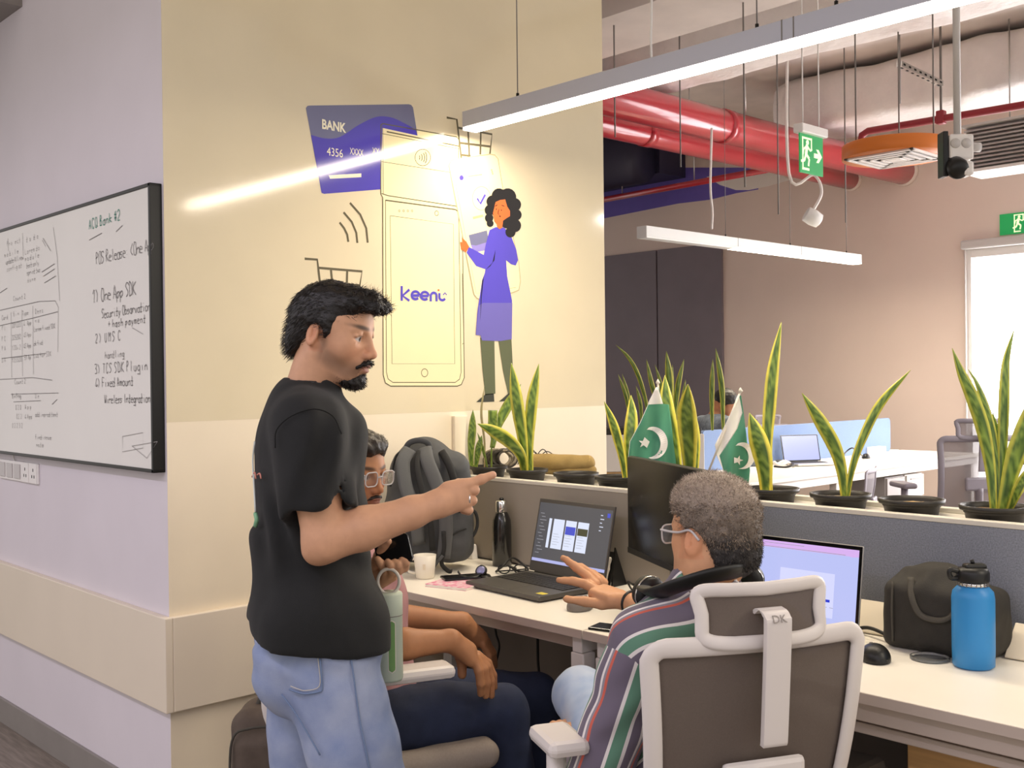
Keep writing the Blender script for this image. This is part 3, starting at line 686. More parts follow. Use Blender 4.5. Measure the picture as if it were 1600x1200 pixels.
# exit signs
M('exit_green', '#1f8a4a', .4, emit='#27a057', es=.35); M('exit_pale', '#e3f2c4', .5, emit='#e8f6c8', es=.5)
def runner(mb, m, s, z):
    def pol(P): mb.prism([(x*s, y*s) for x, y in P], m, z)
    def lim(a, b, w): 
        d = Vector((b[0]-a[0], b[1]-a[1])); d.normalize(); n = Vector((-d.y, d.x))*w/2
        pol([(a[0]+n.x, a[1]+n.y), (a[0]-n.x, a[1]-n.y), (b[0]-n.x, b[1]-n.y), (b[0]+n.x, b[1]+n.y)])
    pol([(x, y) for x, y in arc(.02, .33, .07, 0, 340, 12)])
    lim((.0, .26), (-.06, .0), .12); lim((-.06, .02), (.1, -.1), .08); lim((.1, -.1), (.06, -.3), .07); lim((-.06, .02), (-.14, -.17), .08); lim((-.14, -.17), (-.3, -.2), .07)
    lim((.02, .22), (.16, .12), .055); lim((.16, .12), (.24, .18), .05); lim((-.02, .22), (-.17, .14), .055); lim((-.17, .14), (-.2, .0), .05)
def exit_sign(label, o, xa, w, h, arrow=True, hang=True):
    t = thing('exit_sign', label, 'exit sign', o, group=None); m = plane_mat(o, xa, (0, 0, 1)); zf = m.to_3x3() @ Vector((0, 0, 1))
    part('sign_plate', MB().box((-w/2, -h, -.004), (w/2, 0, .004), .001, m), MATS['exit_green'], t, world=True)
    p = MB(); m2 = m @ Matrix.Translation((-w*.2 if arrow else 0, -h*.52, .0042)); runner(p, m2, h*.95, .001)
    door = MB()
    m3 = m @ Matrix.Translation((-w*.2 if arrow else 0, -h*.5, .0042))
    for q in ([(-.24, -.42), (-.19, -.42), (-.19, .42), (-.24, .42)], [(-.24, .37), (.24, .37), (.24, .42), (-.24, .42)], [(.19, .1), (.24, .1), (.24, .42), (.19, .42)], [(-.24, -.42), (.1, -.42), (.1, -.36), (-.24, -.36)]): door.prism([(x*h*.95, y*h) for x, y in q], m3, .001)
    part('running_figure', p, MATS['exit_pale'], t, world=True); part('door_symbol', door, MATS['exit_pale'], t, world=True)
    if arrow:
        ar = MB(); m4 = m @ Matrix.Translation((w*.27, -h*.5, .0042)); s = h*.5
        ar.prism([(x*s, y*s) for x, y in [(-.38, -.12), (.02, -.12), (-.16, -.34), (.06, -.34), (.38, 0), (.06, .34), (-.16, .34), (.02, .12), (-.38, .12)]], m4, .001)
        part('arrow', ar, MATS['exit_pale'], t, world=True)
    if hang:
        part('sign_housing', MB().box((-w*.56, 0, -.03), (w*.56, .05, .03), .006, m), MATS['white_plastic'], t, world=True)
        for s in (-.35, .35): q = m @ Vector((w*s, .05, 0)); part('suspension_wire', MB().tube([q, (q.x, q.y, 4.3)], .004, 6), MATS['cable_white'], t, world=True)
    return t
exit_sign('green exit sign with running figure and arrow under the red pipes', at(1267, 212, 6.0), (1, 0, 0), .235, .215)
q = onx(1592, 332, XB-.01); exit_sign('small green exit sign on the wall over the window', q, (0, -1, 0), .36, .2, arrow=False, hang=False)

# camera on a ceiling pole
cp = at(1496, 232, 5.2); ct = thing('pole_camera', 'white junction box and black camera on a grey ceiling pole', 'camera', cp)
part('pole', MB().tube([(cp[0], cp[1], cp[2]+.06), (cp[0], cp[1], 4.3)], .017, 12), MATS['light_grey'], ct, world=True)
mc = plane_mat(cp, RT*np.array([1, 1, 0]), (0, 0, 1))
bx = part('junction_box', MB().box((-.055, -.06, -.05), (.06, .06, .05), .01, mc), MATS['white_plastic'], ct, world=True)
for dx in (-.03, .022): part('cover_disc', MB().lathe([(.024, 0), (.022, .006)], 16, mc @ Matrix.Translation((dx, .015, .05))), MATS['light_grey'], bx, world=True)
part('mount_plate', MB().box((-.085, -.14, -.03), (-.06, .075, .045), .004, mc), MATS['black_plastic'], ct, world=True)
part('bracket_arm', MB().tube([mc @ Vector((.05, -.04, .0)), mc @ Vector((.0, -.09, .01)), mc @ Vector((-.01, -.13, .02))], .02, 10), MATS['white_plastic'], ct, world=True)
cm = MB().lathe([(.01, -.005), (.042, 0), (.05, .02), (.05, .09), (.04, .1)], 20, mc @ Matrix.Translation((-.025, -.12, .09)) @ Matrix.Rotation(math.radians(25), 4, 'X') @ Matrix.Rotation(PI, 4, 'X'))
cb = part('camera_body', cm, MATS['black_plastic'], ct, world=True)
part('camera_shroud', MB().obox(mc @ Vector((.018, -.11, .05)), (.05, .07, .09), mc.to_3x3(), .015), MATS['white_plastic'], ct, world=True)
part('side_socket', MB().lathe([(.022, 0), (.022, .04)], 14, mc @ Matrix.Translation((.06, .0, .02)) @ Matrix.Rotation(PI/2, 4, 'Y')), MATS['light_grey'], ct, world=True)

# long silver air unit with fine slats
ua = onx(1508, 237, 7.2); M('slat_silver', '#b5b1ae', .35, metal=.6)
ut = thing('air_unit', 'long silver slotted air unit below the ceiling', 'air unit', (7.2, ua[1], ua[2]))
yl, yr = ua[1], ua[1]-3.0; zc = ua[2]
part('casing', MB().box((7.22, yr, zc-.17), (7.5, yl, zc+.2), .01), MATS['light_grey'], ut, world=True)
part('bottom_lip', MB().box((7.12, yr, zc-.19), (7.5, yl, zc-.165), .004), MATS['white_plastic'], ut, world=True)
part('top_lip', MB().box((7.12, yr, zc+.18), (7.5, yl, zc+.2), .004), MATS['light_grey'], ut, world=True)
for i in range(10): part('slat', MB().box((7.15+.004*(i % 2), yr, zc-.145+i*.032), (7.215, yl-.01, zc-.145+i*.032+.014), .002), MATS['slat_silver'], ut, world=True)
for sx in (.3, 1.6, 2.8): part('hanger_rod', MB().tube([(7.35, yl-sx, zc+.2), (7.35, yl-sx, 4.3)], .006, 6), MATS['steel'], ut, world=True)
# hanging spot lamp
sp = at(1270, 340, 8.6); sl = thing('spot_lamp', 'small white spot lamp hanging on a cable', 'lamp', sp)
part('cable', MB().tube(spline([(sp[0], sp[1], sp[2]+.05), (sp[0]+.05, sp[1]-.05, sp[2]+.2), (sp[0]+.02, sp[1], sp[2]+.34), (sp[0]-.1, sp[1]+.15, sp[2]+.36), (sp[0]-.1, sp[1]+.15, 4.3)]), .012, 8), MATS['cable_white'], sl, world=True)
ms = Matrix.Translation(Vector(sp)) @ Matrix.Rotation(math.radians(-60), 4, Vector(FW)) 
part('lamp_head', MB().lathe([(.03, -.07), (.055, -.06), (.065, 0), (.06, .06), (.052, .065), (.045, .03)], 18, ms), MATS['lamp_white'], sl, world=True)
part('lens', MB().lathe([(.048, .03), (.046, .034)], 16, ms), MATS['grey_plastic'], sl, world=True)
# thin hanging wires
for i, (x, d, z0) in enumerate(((962, 7, 3.0), (1064, 7.5, 2.9), (1216, 7.6, 2.58), (1164, 6.6, 2.6), (1321, 8.2, 2.6))):
    q = at(x, 300, d); tag(part('suspension_wire', MB().tube([(q[0], q[1], z0), (q[0], q[1], 4.3)], .005, 6), MATS['grey_plastic']), ['thin grey wire hanging over the dark panels', 'thin grey wire left of the lamp cable', 'thin pale wire left of the exit sign', 'thin pale wire between lamp cables', 'thin wire hanging right of the exit sign'][i], 'wire')
# ================================================================== desk, planter partition and what stands on them
M('desk_top', '#efe9dc', .38, var=.02, vscale=4); M('desk_edge', '#c3b4a8', .5, var=.03, vscale=10); M('desk_metal', '#e2dcd6', .45)
M('fabric_warm', '#a39a8d', .95, var=.14, vscale=500, bump=.5, bscale=900, sheen=.2); M('fabric_blue', '#8c909a', .95, var=.28, vscale=260, bump=.6, bscale=700, sheen=.2)
M('cap_cream', '#d9d3c6', .5); M('base_panel', '#7b7168', .6, var=.05); M('wood_light', '#c69c66', .55, var=.2, vscale=4, stretch=(1, 1, 12))
DZ = .76
def desk(label, ya, yb, wood=False):
    t = thing('desk', label, 'desk', (.9, (ya+yb)/2, 0))
    top = part('desktop', MB().box((.6, yb, DZ-.024), (1.197, ya, DZ), .0015), MATS['desk_top'], t, world=True)
    part('edge_band', MB().box((.5975, yb, DZ-.0245), (.5998, ya, DZ-.001), .0004), MATS['desk_edge'], t, world=True)
    part('beam', MB().box((.66, yb+.03, DZ-.075), (.70, ya-.03, DZ-.0245), .003), MATS['desk_edge'], t, world=True)
    for y in (ya-.045, yb+.045):
        part('leg', MB().box((.625, y-.025, 0), (.675, y+.025, DZ-.076), .004), MATS['desk_metal'], t, world=True)
        part('leg', MB().box((1.10, y-.025, 0), (1.15, y+.025, DZ-.025), .004), MATS['desk_metal'], t, world=True)
        part('side_rail', MB().box((.625, y-.018, DZ-.075), (1.14, y+.018, DZ-.0245), .003), MATS['desk_metal'], t, world=True)
    return t
desk('white desk with the dark laptop and the backpack on it', -.03, -1.268)
d2 = desk('white desk with the blue bottle and black bag on it', -1.272, -3.3)
part('tray_rail', MB().box((.63, -3.2, DZ-.075), (.66, -1.98, DZ-.03), .003), MATS['desk_edge'], d2, world=True); part('tray', MB().box((.665, -3.1, DZ-.115), (1.0, -2.05, DZ-.09), .003), MATS['desk_edge'], d2, world=True)
cab = thing('drawer_cabinet', 'wood coloured cabinet under the near desk end', 'cabinet', (.95, -2.7, 0))
part('body', MB().box((.80, -3.05, .02), (1.14, -2.12, DZ-.13), .004), MATS['wood_light'], cab, world=True); part('drawer', MB().box((.782, -3.05, .36), (.799, -2.12, DZ-.135), .003), MATS['wood_light'], cab, world=True); part('drawer', MB().box((.782, -3.05, .03), (.799, -2.12, .355), .003), MATS['wood_light'], cab, world=True)
# cream cable flaps at the back of the desk
M('flap_cream', '#e4d8c2', .5)
for i, (a, b) in enumerate(((1338, 1425), (1588, 1700))):
    y0 = onx(a, 975, 1.17)[1]; y1 = onx(b, 975, 1.17)[1]; mb = MB(); m = plane_mat((1.10, y1, DZ+.001), (0, 1, 0), (.07, 0, .075)); mb.box((0, 0, -.006), (y0-y1, .10, 0), .002, m)
    tag(part('cable_flap', mb, MATS['flap_cream']), ['cream cable flap tilted up beside the black bag', 'cream cable flap right of the blue bottle'][i], 'cable flap')
# planter partition
PX0, PX1, PTOP, PSH = 1.20, 1.43, 1.078, 1.064
pl = thing('planter_partition', 'fabric covered desk partition with a plant trough on top', 'partition', (1.31, -1.6, 0))
for (a, b, mt) in ((-.002, -1.30, 'fabric_warm'), (-1.303, -3.4, 'fabric_blue')):
    part('fabric_panel', MB().box((PX0, b, .762), (PX0+.024, a, PTOP-.014), .003), MATS[mt], pl, world=True)
    part('back_panel', MB().box((PX1-.024, b, .0), (PX1, a, PTOP-.014), .003), MATS['base_panel'], pl, world=True)
    part('top_cap', MB().box((PX0-.003, b, PTOP-.0138), (PX0+.03, a, PTOP), .002), MATS['cap_cream'], pl, world=True)
    part('top_cap', MB().box((PX1-.03, b, PTOP-.0138), (PX1+.003, a, PTOP), .002), MATS['cap_cream'], pl, world=True)
    part('trough_floor', MB().box((PX0+.0245, b, PSH-.02), (PX1-.0245, a, PSH), 0), MATS['cap_cream'], pl, world=True)
    part('lower_panel', MB().box((PX0+.004, b, 0), (PX0+.022, a, .760), .002), MATS['base_panel'], pl, world=True)
# pots
M('pot_black', '#26231f', .45, bump=.03); M('soil', '#8a6a43', .95, var=.5, vscale=60, bump=1, bscale=120, bdist=.006); M('chips', '#c9a56a', .9, var=.35, vscale=90, bump=1, bscale=150, bdist=.006)
PXC = 1.31
def pot(y, r, label, soil='soil', x=PXC, z=PSH, h=.044):
    t = thing('plant_pot', label, 'plant pot', (x, y, z), group='black pots in the plant trough')
    part('pot', MB().lathe([(r*.80, 0), (r*.86, h*.6), (r*.9, h-.014), (r*1.0, h-.012), (r*1.02, h), (r*.93, h), (r*.9, h-.012), (r*.88, h-.02)], 36, close=False), MATS['pot_black'], t)
    part('pot_base', MB().lathe([(r*.02, .001), (r*.8, .0015), (r*.8, .004)], 24), MATS['pot_black'], t)
    mb = MB()
    def f(u, v):
        a = u*2*PI; q = v*r*.895; return (q*math.cos(a), q*math.sin(a), h-.016+.006*math.sin(7*a+9*v)*v*(1-v)+random.uniform(-.002, .002))
    part('soil', mb.grid(f, 30, 6), MATS[soil], t); return t
# leaves: a blade along a traced spine, with real width, a folded section and thickness
M('leaf', '#5d7a26', .35, attr='Col', var=.1, vscale=40, coat=.25)
def leaf_mesh(pts, w, twist=.3, side=None, shape=None, dead=False, n=26, yellow=1.0):
    P = spline([Vector(p) for p in pts], 8); L = [0]
    for i in range(1, len(P)): L.append(L[-1]+(P[i]-P[i-1]).length)
    q = []
    for i in range(n+1):
        s = L[-1]*i/n; j = 0
        while j < len(L)-2 and L[j+1] < s: j += 1
        t = (s-L[j])/max(1e-6, L[j+1]-L[j]); q.append(P[j].lerp(P[j+1], min(1, t)))
    V = []; C = []; na = 8; view = Vector(FW) if side is None else Vector(side)
    for i in range(n+1):
        s = i/n; T = (q[min(i+1, n)]-q[max(i-1, 0)]).normalized()
        B = T.cross(view).normalized(); N = B.cross(T)
        a = twist*math.sin(s*3.0+.4); Bd = B*math.cos(a)+N*math.sin(a); Nd = N*math.cos(a)-B*math.sin(a)
        ww = w*(shape(s) if shape else min(1, .45+1.1*s)*(1 if s < .62 else max(.02, 1-((s-.62)/.38)**1.9)))
        for k in range(na+1):
            u = 2*k/na-1; V.append(q[i]+Bd*(u*ww/2)-Nd*(1-u*u)*ww*.13)
            e = abs(u)
            band = .5+.5*math.sin(s*46+3*math.sin(u*2.5+s*9)+1.7*math.sin(s*17))
            g = np.array(lin('#3d5c1e'))*(1-band*.75)+np.array(lin('#93ad48'))*band*.75
            if e > .72: g = g*(1-yellow)+np.array(lin('#e6da52'))*yellow
            if dead: g = np.array(lin('#a59a6a'))
            C.append(g)
    no = len(V); Fq = []
    for i in range(n):
        for k in range(na):
            a, b, c, d = i*(na+1)+k, i*(na+1)+k+1, (i+1)*(na+1)+k+1, (i+1)*(na+1)+k
            Fq.append((a, b, c, d)); Fq.append((a+no, d+no, c+no, b+no))
    nv = np.array([v[:] for v in V], np.float32); th = .0022
    off = np.array(view[:], np.float32)*th
    ring = [k for k in range(na+1)] + [i*(na+1)+na for i in range(1, n+1)] + [n*(na+1)+k for k in range(na-1, -1, -1)] + [i*(na+1) for i in range(n-1, 0, -1)]
    for k in range(len(ring)): a, b = ring[k], ring[(k+1) % len(ring)]; Fq.append((a, a+no, b+no, b))
    return np_mesh('leaf', np.concatenate([nv, nv+off]), np.array(Fq, np.int32), {'Col': np.array(C+C)})
def plant(label, base, leaves, d, name='snake_plant', yellow=1.0):
    t = thing(name, label, 'plant', base, group='snake plants in the trough')
    for lf in leaves:
        px, w = lf[0], lf[1]; kw = lf[2] if len(lf) > 2 else {}
        dd = kw.pop('dd', 0); n = len(px)
        pts = [at(x, y, d+dd*i/(n-1)) for i, (x, y) in enumerate(px)]
        part('leaf', leaf_mesh(pts, w*d/F_PX, yellow=yellow, **kw), MATS['leaf'], t, world=True)
    return t
pots = [(756, .075, 'black pot nearest the mural wall with thin green leaves', 'chips'), (824, .08, 'black pot second from the mural wall with two upright leaves', 'soil'), (900, .083, 'empty black pot with dry soil in front of the rolled sack', 'chips'),
        (966, .083, 'black pot half hidden behind the dark monitor edge', 'chips'), (1036, .083, 'black pot behind the dark monitor under the first flag', 'soil'), (1112, .083, 'black pot behind the grey haired head under the leaning flag', 'chips'), (1205, .085, 'black pot holding the tall upright yellow edged leaf', 'chips'), (1313, .087, 'black pot with two leaves spread in a V', 'chips'), (1424, .088, 'bare black pot with wood chips and no plant', 'chips'), (1554, .088, 'rightmost black pot with the big dark leaf cluster', 'soil')]
PD = []
for px, r, lb, so in pots:
    p = onx(px, 760, PXC); p[1] = min(p[1], -.095); pot(p[1], r, lb, so); PD.append(float((np.array([PXC, p[1], 1.1])-CAM) @ FW))
SQ = lambda s: 1 if s < .9 else .85
plant('thin green snake plant with one bent leaf near the mural', onx(756, 728, PXC), [([(737, 733), (736, 700), (738, 670), (739, 640)], 13), ([(743, 733), (747, 705), (753, 680)], 11), ([(757, 733), (757, 690), (752, 645), (757, 603)], 4, {'dead': True}),
   ([(768, 733), (768, 700), (770, 660), (770, 641)], 15, {'shape': lambda s: .18 if s < .5 else min(1, .2+(s-.5)*4)}), ([(769, 700), (776, 670), (790, 640), (814, 600)], 17, {'dd': .05}), ([(762, 733), (754, 700), (746, 676)], 5)], PD[0], yellow=.15)
plant('snake plant with two upright striped leaves and a drooping one', onx(824, 738, PXC), [([(821, 742), (817, 690), (808, 630), (799, 567)], 21), ([(829, 742), (827, 690), (831, 630), (842, 568)], 19), ([(820, 742), (814, 712), (796, 690), (770, 673), (746, 662)], 22, {'dd': -.12})], PD[1], yellow=.7)
plant('snake plant with yellow edges left of the first flag', onx(966, 750, PXC), [([(978, 755), (971, 710), (959, 665), (944, 627)], 15), ([(986, 755), (984, 700), (987, 650), (986, 617)], 21, {'dd': .05})], PD[3])
plant('broad yellow edged snake plant behind the dark monitor', onx(1036, 750, PXC), [([(1062, 758), (1052, 690), (1042, 640), (1039, 586)], 25, {'dd': .03}), ([(1078, 758), (1076, 690), (1073, 640), (1075, 600)], 30, {'dd': -.22}), ([(1086, 758), (1087, 690), (1078, 625)], 15, {'dd': .03})], PD[4])
plant('snake plant with one very tall narrow yellow edged leaf', onx(1205, 772, PXC), [([(1197, 780), (1194, 725), (1184, 685), (1171, 645)], 30), ([(1203, 778), (1199, 700), (1203, 630), (1209, 570), (1221, 503)], 20, {'dd': .02})], PD[6])
plant('snake plant with two leaves spread wide like a V', onx(1313, 779, PXC), [([(1320, 785), (1316, 740), (1305, 700), (1283, 660), (1253, 614)], 22), ([(1323, 785), (1331, 735), (1346, 690), (1375, 632), (1423, 578)], 14, {'dd': -.03})], PD[7], yellow=.7)
plant('large dark snake plant against the bright window', onx(1554, 800, PXC), [([(1553, 805), (1548, 735), (1537, 673), (1520, 622), (1502, 582), (1488, 544)], 21), ([(1561, 805), (1555, 707), (1544, 650), (1528, 602), (1513, 577)], 13, {'dd': .05}), ([(1562, 805), (1567, 692), (1570, 600), (1573, 560), (1585, 514)], 16, {'dd': .03}),
   ([(1561, 800), (1559, 690), (1551, 643)], 13, {'dd': .04}), ([(1564, 805), (1582, 730), (1602, 672), (1625, 600)], 30, {'dd': -.05}), ([(1574, 805), (1590, 768), (1612, 725)], 16, {'dd': -.06})], PD[9], yellow=.5)
# rolled sack and coil of rope lying in the trough by the mural
M('sack', '#a48a55', .9, var=.25, vscale=12, bump=.6, bscale=300); M('rope_dark', '#4f4a44', .95, var=.4, vscale=80, bump=.6, bscale=300); M('rope_pale', '#a59a88', .95, var=.3, vscale=80)
sk = thing('rolled_sack', 'rolled tan sack lying behind the empty pot', 'sack', ony(860, 730, -.2))
def roll(ax, bx, ya, yb, dep, r, seed):
    A = at(ax, ya, dep); B = at(bx, yb, dep-.06); s = SDF(np.minimum(A, B)-.08, np.maximum(A, B)+.08, .006)
    s.cone(A, B, r, r*.9, k=.004); s.displace(lambda P: .004*vnoise(P, 25, seed)); return s.surf()
V, Fq = roll(830, 918, 722, 724, 4.33, .033, 2); part('roll', np_mesh('roll', V, Fq), MATS['sack'], sk, world=True)
V, Fq = roll(850, 925, 736, 735, 4.32, .022, 4); part('fold', np_mesh('fold', V, Fq), MATS['sack'], sk, world=True)
rp = thing('rope_coil', 'coil of dark and pale rope behind the plants', 'rope', at(785, 735, 4.4))
for i in range(9):
    c = np.array(at(776+i*2.2, 716, 4.45)); u = RT*(.055-.002*i)+FW*.01*(i % 3); v = np.array([0, 0, .036-.002*(i % 4)])
    part('rope_loop', MB().tube([Vector(c+u*math.cos(a)+v*math.sin(a)+FW*.006*math.sin(3*a+i)) for a in [k*2*PI/22 for k in range(22)]], .0055, 6, closed=True), MATS['rope_dark' if i % 3 else 'rope_pale'], rp, world=True)
for i in range(12):
    a = at(806+i*3, 726, 4.42); b = at(812+i*4.5, 702+(i % 4)*4, 4.42); c = at(822+i*5, 712+(i % 3)*5, 4.42)
    part('rope_end', MB().tube(spline([a, b, c]), .0022, 5), MATS['rope_dark'], rp, world=True)

# table flags
M('flag_green', '#4c9273', .8, sheen=.3); M('flag_white', '#eeeae4', .8, sheen=.3); M('flag_pole', '#d9d2c4', .4)
def flag(label, d, rows, split, pole, crescent, star, tipball):
    t = thing('table_flag', label, 'flag', at(pole[1][0], pole[1][1], d), group='small table flags in the trough')
    part('pole', MB().tube([at(pole[0][0], pole[0][1], d+.012), at(pole[1][0], pole[1][1], d+.012)], .0035, 8), MATS['flag_pole'], t, world=True)
    part('finial', MB().lathe([(.001, -.008), (.008, 0), (.001, .012)], 10, Matrix.Translation(Vector(at(pole[0][0], pole[0][1], d+.012)))), MATS['flag_pole'], t, world=True)
    def P(x, y): return Vector(at(x, y, d+.012*math.sin(x*.11+y*.05)+.006*math.sin(x*.23)))
    def rw(v):
        i = min(int(v*(len(rows)-1)), len(rows)-2); s = v*(len(rows)-1)-i; a, b = rows[i], rows[i+1]; return [a[k]*(1-s)+b[k]*s for k in range(4)]
    def f_g(u, v): r = rw(v); x0 = r[1]; return P(x0+(r[2]-x0)*u, r[3])
    def f_w(u, v): r = rw(v); return P(r[0]+(r[1]-r[0])*u, r[3])
    part('green_field', MB().sheet(f_g, 14, 24, .0012, tuple(FW)), MATS['flag_green'], t, world=True)
    part('white_band', MB().sheet(f_w, 8, 24, .0012, tuple(FW)), MATS['flag_white'], t, world=True)
    def dec(nm, poly):
        bm = bmesh.new(); vs = [bm.verts.new(P(x, y)-Vector(FW)*.0045) for x, y in poly]; f = bm.faces.new(vs); bmesh.ops.triangulate(bm, faces=[f]); part(nm, MB().bm(bm), MATS['flag_white'], t, world=True)
    cx, cy, r, a0, a1, k = crescent
    out = arc(cx, cy, r, a0, a1, 24, r*1.1); inn = arc(cx+k[0], cy+k[1], r*.86, a1-10, a0+10, 24, r*.86*1.1)
    # crescent as a strip of quads so it stays thin and curved
    mb = MB(); inn = inn[::-1]; vs = [P(*p)-Vector(FW)*.0045 for p in out]+[P(*p)-Vector(FW)*.0045 for p in inn]; n = len(out)
    mb.add(vs, [(i, i+1, n+i+1, n+i) for i in range(n-1)]); part('crescent', mb, MATS['flag_white'], t, world=True)
    sx, sy, sr, sa = star
    dec('star', [(sx+(sr if i % 2 == 0 else sr*.4)*math.sin(sa+i*PI/5), sy-(sr if i % 2 == 0 else sr*.4)*math.cos(sa+i*PI/5)) for i in range(10)])
    return t
# rows: x_left, x_split, x_right, y (the white band lies between x_left and x_split)
flag('first table flag, hanging straight behind the dark monitor', PD[4]-.07, [(1025, 1028, 1029, 605), (1012, 1036, 1036, 631), (1012.5, 1013, 1045, 632), (1000, 1001, 1049, 660), (984, 984.5, 1052, 690), (981, 981.5, 1056, 720), (981, 981.5, 1058, 752)], None, ((1028, 598), (1036, 770)), (1020, 692, 23, -105, 98, (-8, 1)), (1006, 692, 9, .1), True)
flag('second table flag on a leaning pole above the grey head', PD[5]-.05, [(1153, 1155, 1158, 618), (1142, 1160, 1162, 645), (1130, 1152, 1165, 670), (1117, 1136, 1168, 695), (1120, 1124, 1170, 712), (1130, 1130.5, 1172, 735), (1138, 1138.5, 1170, 755)], None, ((1157, 611), (1098, 760)), (1160, 712, 19, -115, 100, (-7, 2)), (1153, 719, 8, .3), True)

# ---------------------------------------------------------------- laptops, monitor
M('laptop_grey', '#56534f', .4, metal=.3); M('key_black', '#2a2826', .5); M('screen_dark', '#0b0b0c', .25, emit='#5b5a5e', es=0.62); M('ui_white', '#0b0b0c', .3, emit='#dfe6fa', es=0.72); M('ui_blue', '#0b0b0c', .3, emit='#4a55c8', es=0.72); M('ui_text', '#0b0b0c', .3, emit='#a9a9b0', es=0.6); M('ui_bar', '#0b0b0c', .3, emit='#b4b8ea', es=0.7); M('ui_olive', '#0b0b0c', .3, emit='#4b4a33', es=0.7)
M('screen_black', '#0d0d0d', .18, spec=.4); M('alu', '#c9c7c4', .3, metal=.8); M('mac_blue', '#0b0b0c', .2, emit='#bcc3f5', es=0.72); M('mac_pink', '#0b0b0c', .2, emit='#d9b2ef', es=0.72); M('mac_card', '#0b0b0c', .2, emit='#d3d6fb', es=0.74); M('mac_button', '#0b0b0c', .2, emit='#2338c8', es=0.75); M('label_yellow', '#d6c64a', .5)
def laptop(name, label, loc, rz, w, dp, lean, mats, hs):
    # local: x away from the user, y left of the user; origin = front edge centre
    t = thing(name, label, 'laptop', loc, rz)
    part('base', MB().box((0, -w/2, .004), (dp, w/2, .02), .004), MATS[mats[0]], t)
    kb = MB(); k0 = dp*.42; k1 = dp*.88; nr = 6
    part('keyboard_well', MB().box((k0-.004, -w*.44, .0196), (k1+.004, w*.44, .0203)), MATS[mats[1]], t)
    for r in range(nr):
        nc = 15 if r else 14
        for c in range(nc):
            cw = w*.88/nc; y0 = -w*.44+c*cw; x0 = k0+(k1-k0)*r/nr
            kb.box((x0+.0015, y0+.0015, .0203), (x0+(k1-k0)/nr-.0015, y0+cw-.0015, .0222))
    part('keys', kb, MATS[mats[1]], t, kind='stuff')
    part('touchpad', MB().box((dp*.05, -w*.13+.02, .0199), (dp*.36, w*.17+.02, .0204), .0002), MATS[mats[3]], t)
    part('hinge', MB().tube([(dp-.004, -w*.4, .02), (dp-.004, w*.4, .02)], .006, 10), MATS[mats[1]], t)
    m = Matrix.Translation((dp-.002, 0, .022)) @ Matrix.Rotation(lean, 4, 'Y')        # lid plane: local z up the lid
    lid = part('lid', MB().box((0, -w/2, 0), (.006, w/2, hs), .003, m), MATS[mats[0]], t)
    part('bezel', MB().box((-.0012, -w/2+.002, .002), (0, w/2-.002, hs-.002), 0, m), MATS[mats[2]], lid)
    return t, lid, m
def ui(lid, m, w, hs, name, r, mat, lay=0):   # r: x0,y0,x1,y1 as fractions from the top left of the lid as seen by the user
    y0 = w/2-r[0]*w; y1 = w/2-r[2]*w; z0 = hs*(1-r[3]); z1 = hs*(1-r[1]); e = -.0016-.0003*lay
    return part(name, MB().box((e, y1, z0), (-.0012, y0, z1), 0, m), MATS[mat], lid)
lw, lh = .375, .255
lap, lid, lm = laptop('laptop', 'open dark grey laptop with design screens, before the waving hand', (.775, -.745, DZ), math.radians(-3), lw, .285, math.radians(13), ('laptop_grey', 'key_black', 'laptop_grey', 'laptop_grey'), lh)
ui(lid, lm, lw, lh, 'screen', (.02, .03, .98, .86), 'screen_dark')
ui(lid, lm, lw, lh, 'task_bar', (.02, .82, .98, .86), 'ui_bar', 1); ui(lid, lm, lw, lh, 'toolbar', (.02, .03, .98, .055), 'laptop_grey', 1)
for x0, x1 in ((.18, .215), (.245, .39), (.41, .55), (.57, .71)):
    ui(lid, lm, lw, lh, 'phone_mockup', (x0, .26, x1, .66), 'ui_white', 1)
ui(lid, lm, lw, lh, 'mockup_card', (.415, .34, .545, .45), 'ui_blue', 2); ui(lid, lm, lw, lh, 'mockup_card', (.575, .345, .705, .44), 'ui_olive', 2); ui(lid, lm, lw, lh, 'avatar', (.92, .10, .955, .155), 'ui_blue', 2)
for i in range(13): ui(lid, lm, lw, lh, 'menu_text', (.05+.02*(i % 2), .2+.045*i, .10+.02*(i % 3), .207+.045*i), 'ui_text', 2)
for i in range(5): ui(lid, lm, lw, lh, 'menu_text', (.84, .13+.05*i, .865+.02*(i % 2), .14+.05*i), 'ui_white', 2)
for i in range(3):
    for k in range(5): ui(lid, lm, lw, lh, 'mockup_text', (.26+i*.162, .46+.035*k, .33+i*.162+.02*(k % 2), .464+.035*k), 'ui_text', 2)
part('sticker', MB().box((.03, -lw*.45, .0199), (.055, -lw*.36, .0204)), MATS['label_yellow'], lap)
mw, mh = .345, .232
mac, lid, lm = laptop('laptop', 'open silver laptop with a pale lilac screen behind the chair headrest', (.735, -1.722, DZ), 0, mw, .235, math.radians(8), ('alu', 'key_black', 'screen_black', 'alu'), mh)
ui(lid, lm, mw, mh, 'screen', (.03, .05, .97, .96), 'mac_blue'); ui(lid, lm, mw, mh, 'browser_bar', (.03, .05, .97, .13), 'mac_pink', 1); ui(lid, lm, mw, mh, 'page_card', (.3, .35, .78, .85), 'mac_card', 1)
ui(lid, lm, mw, mh, 'button', (.66, .645, .75, .675), 'mac_button', 2); ui(lid, lm, mw, mh, 'text_line', (.08, .118, .86, .124), 'ui_text', 2); ui(lid, lm, mw, mh, 'text_line', (.14, .075, .5, .08), 'ui_text', 2); ui(lid, lm, mw, mh, 'text_line', (.9, .125, .94, .135), 'mac_pink', 2)
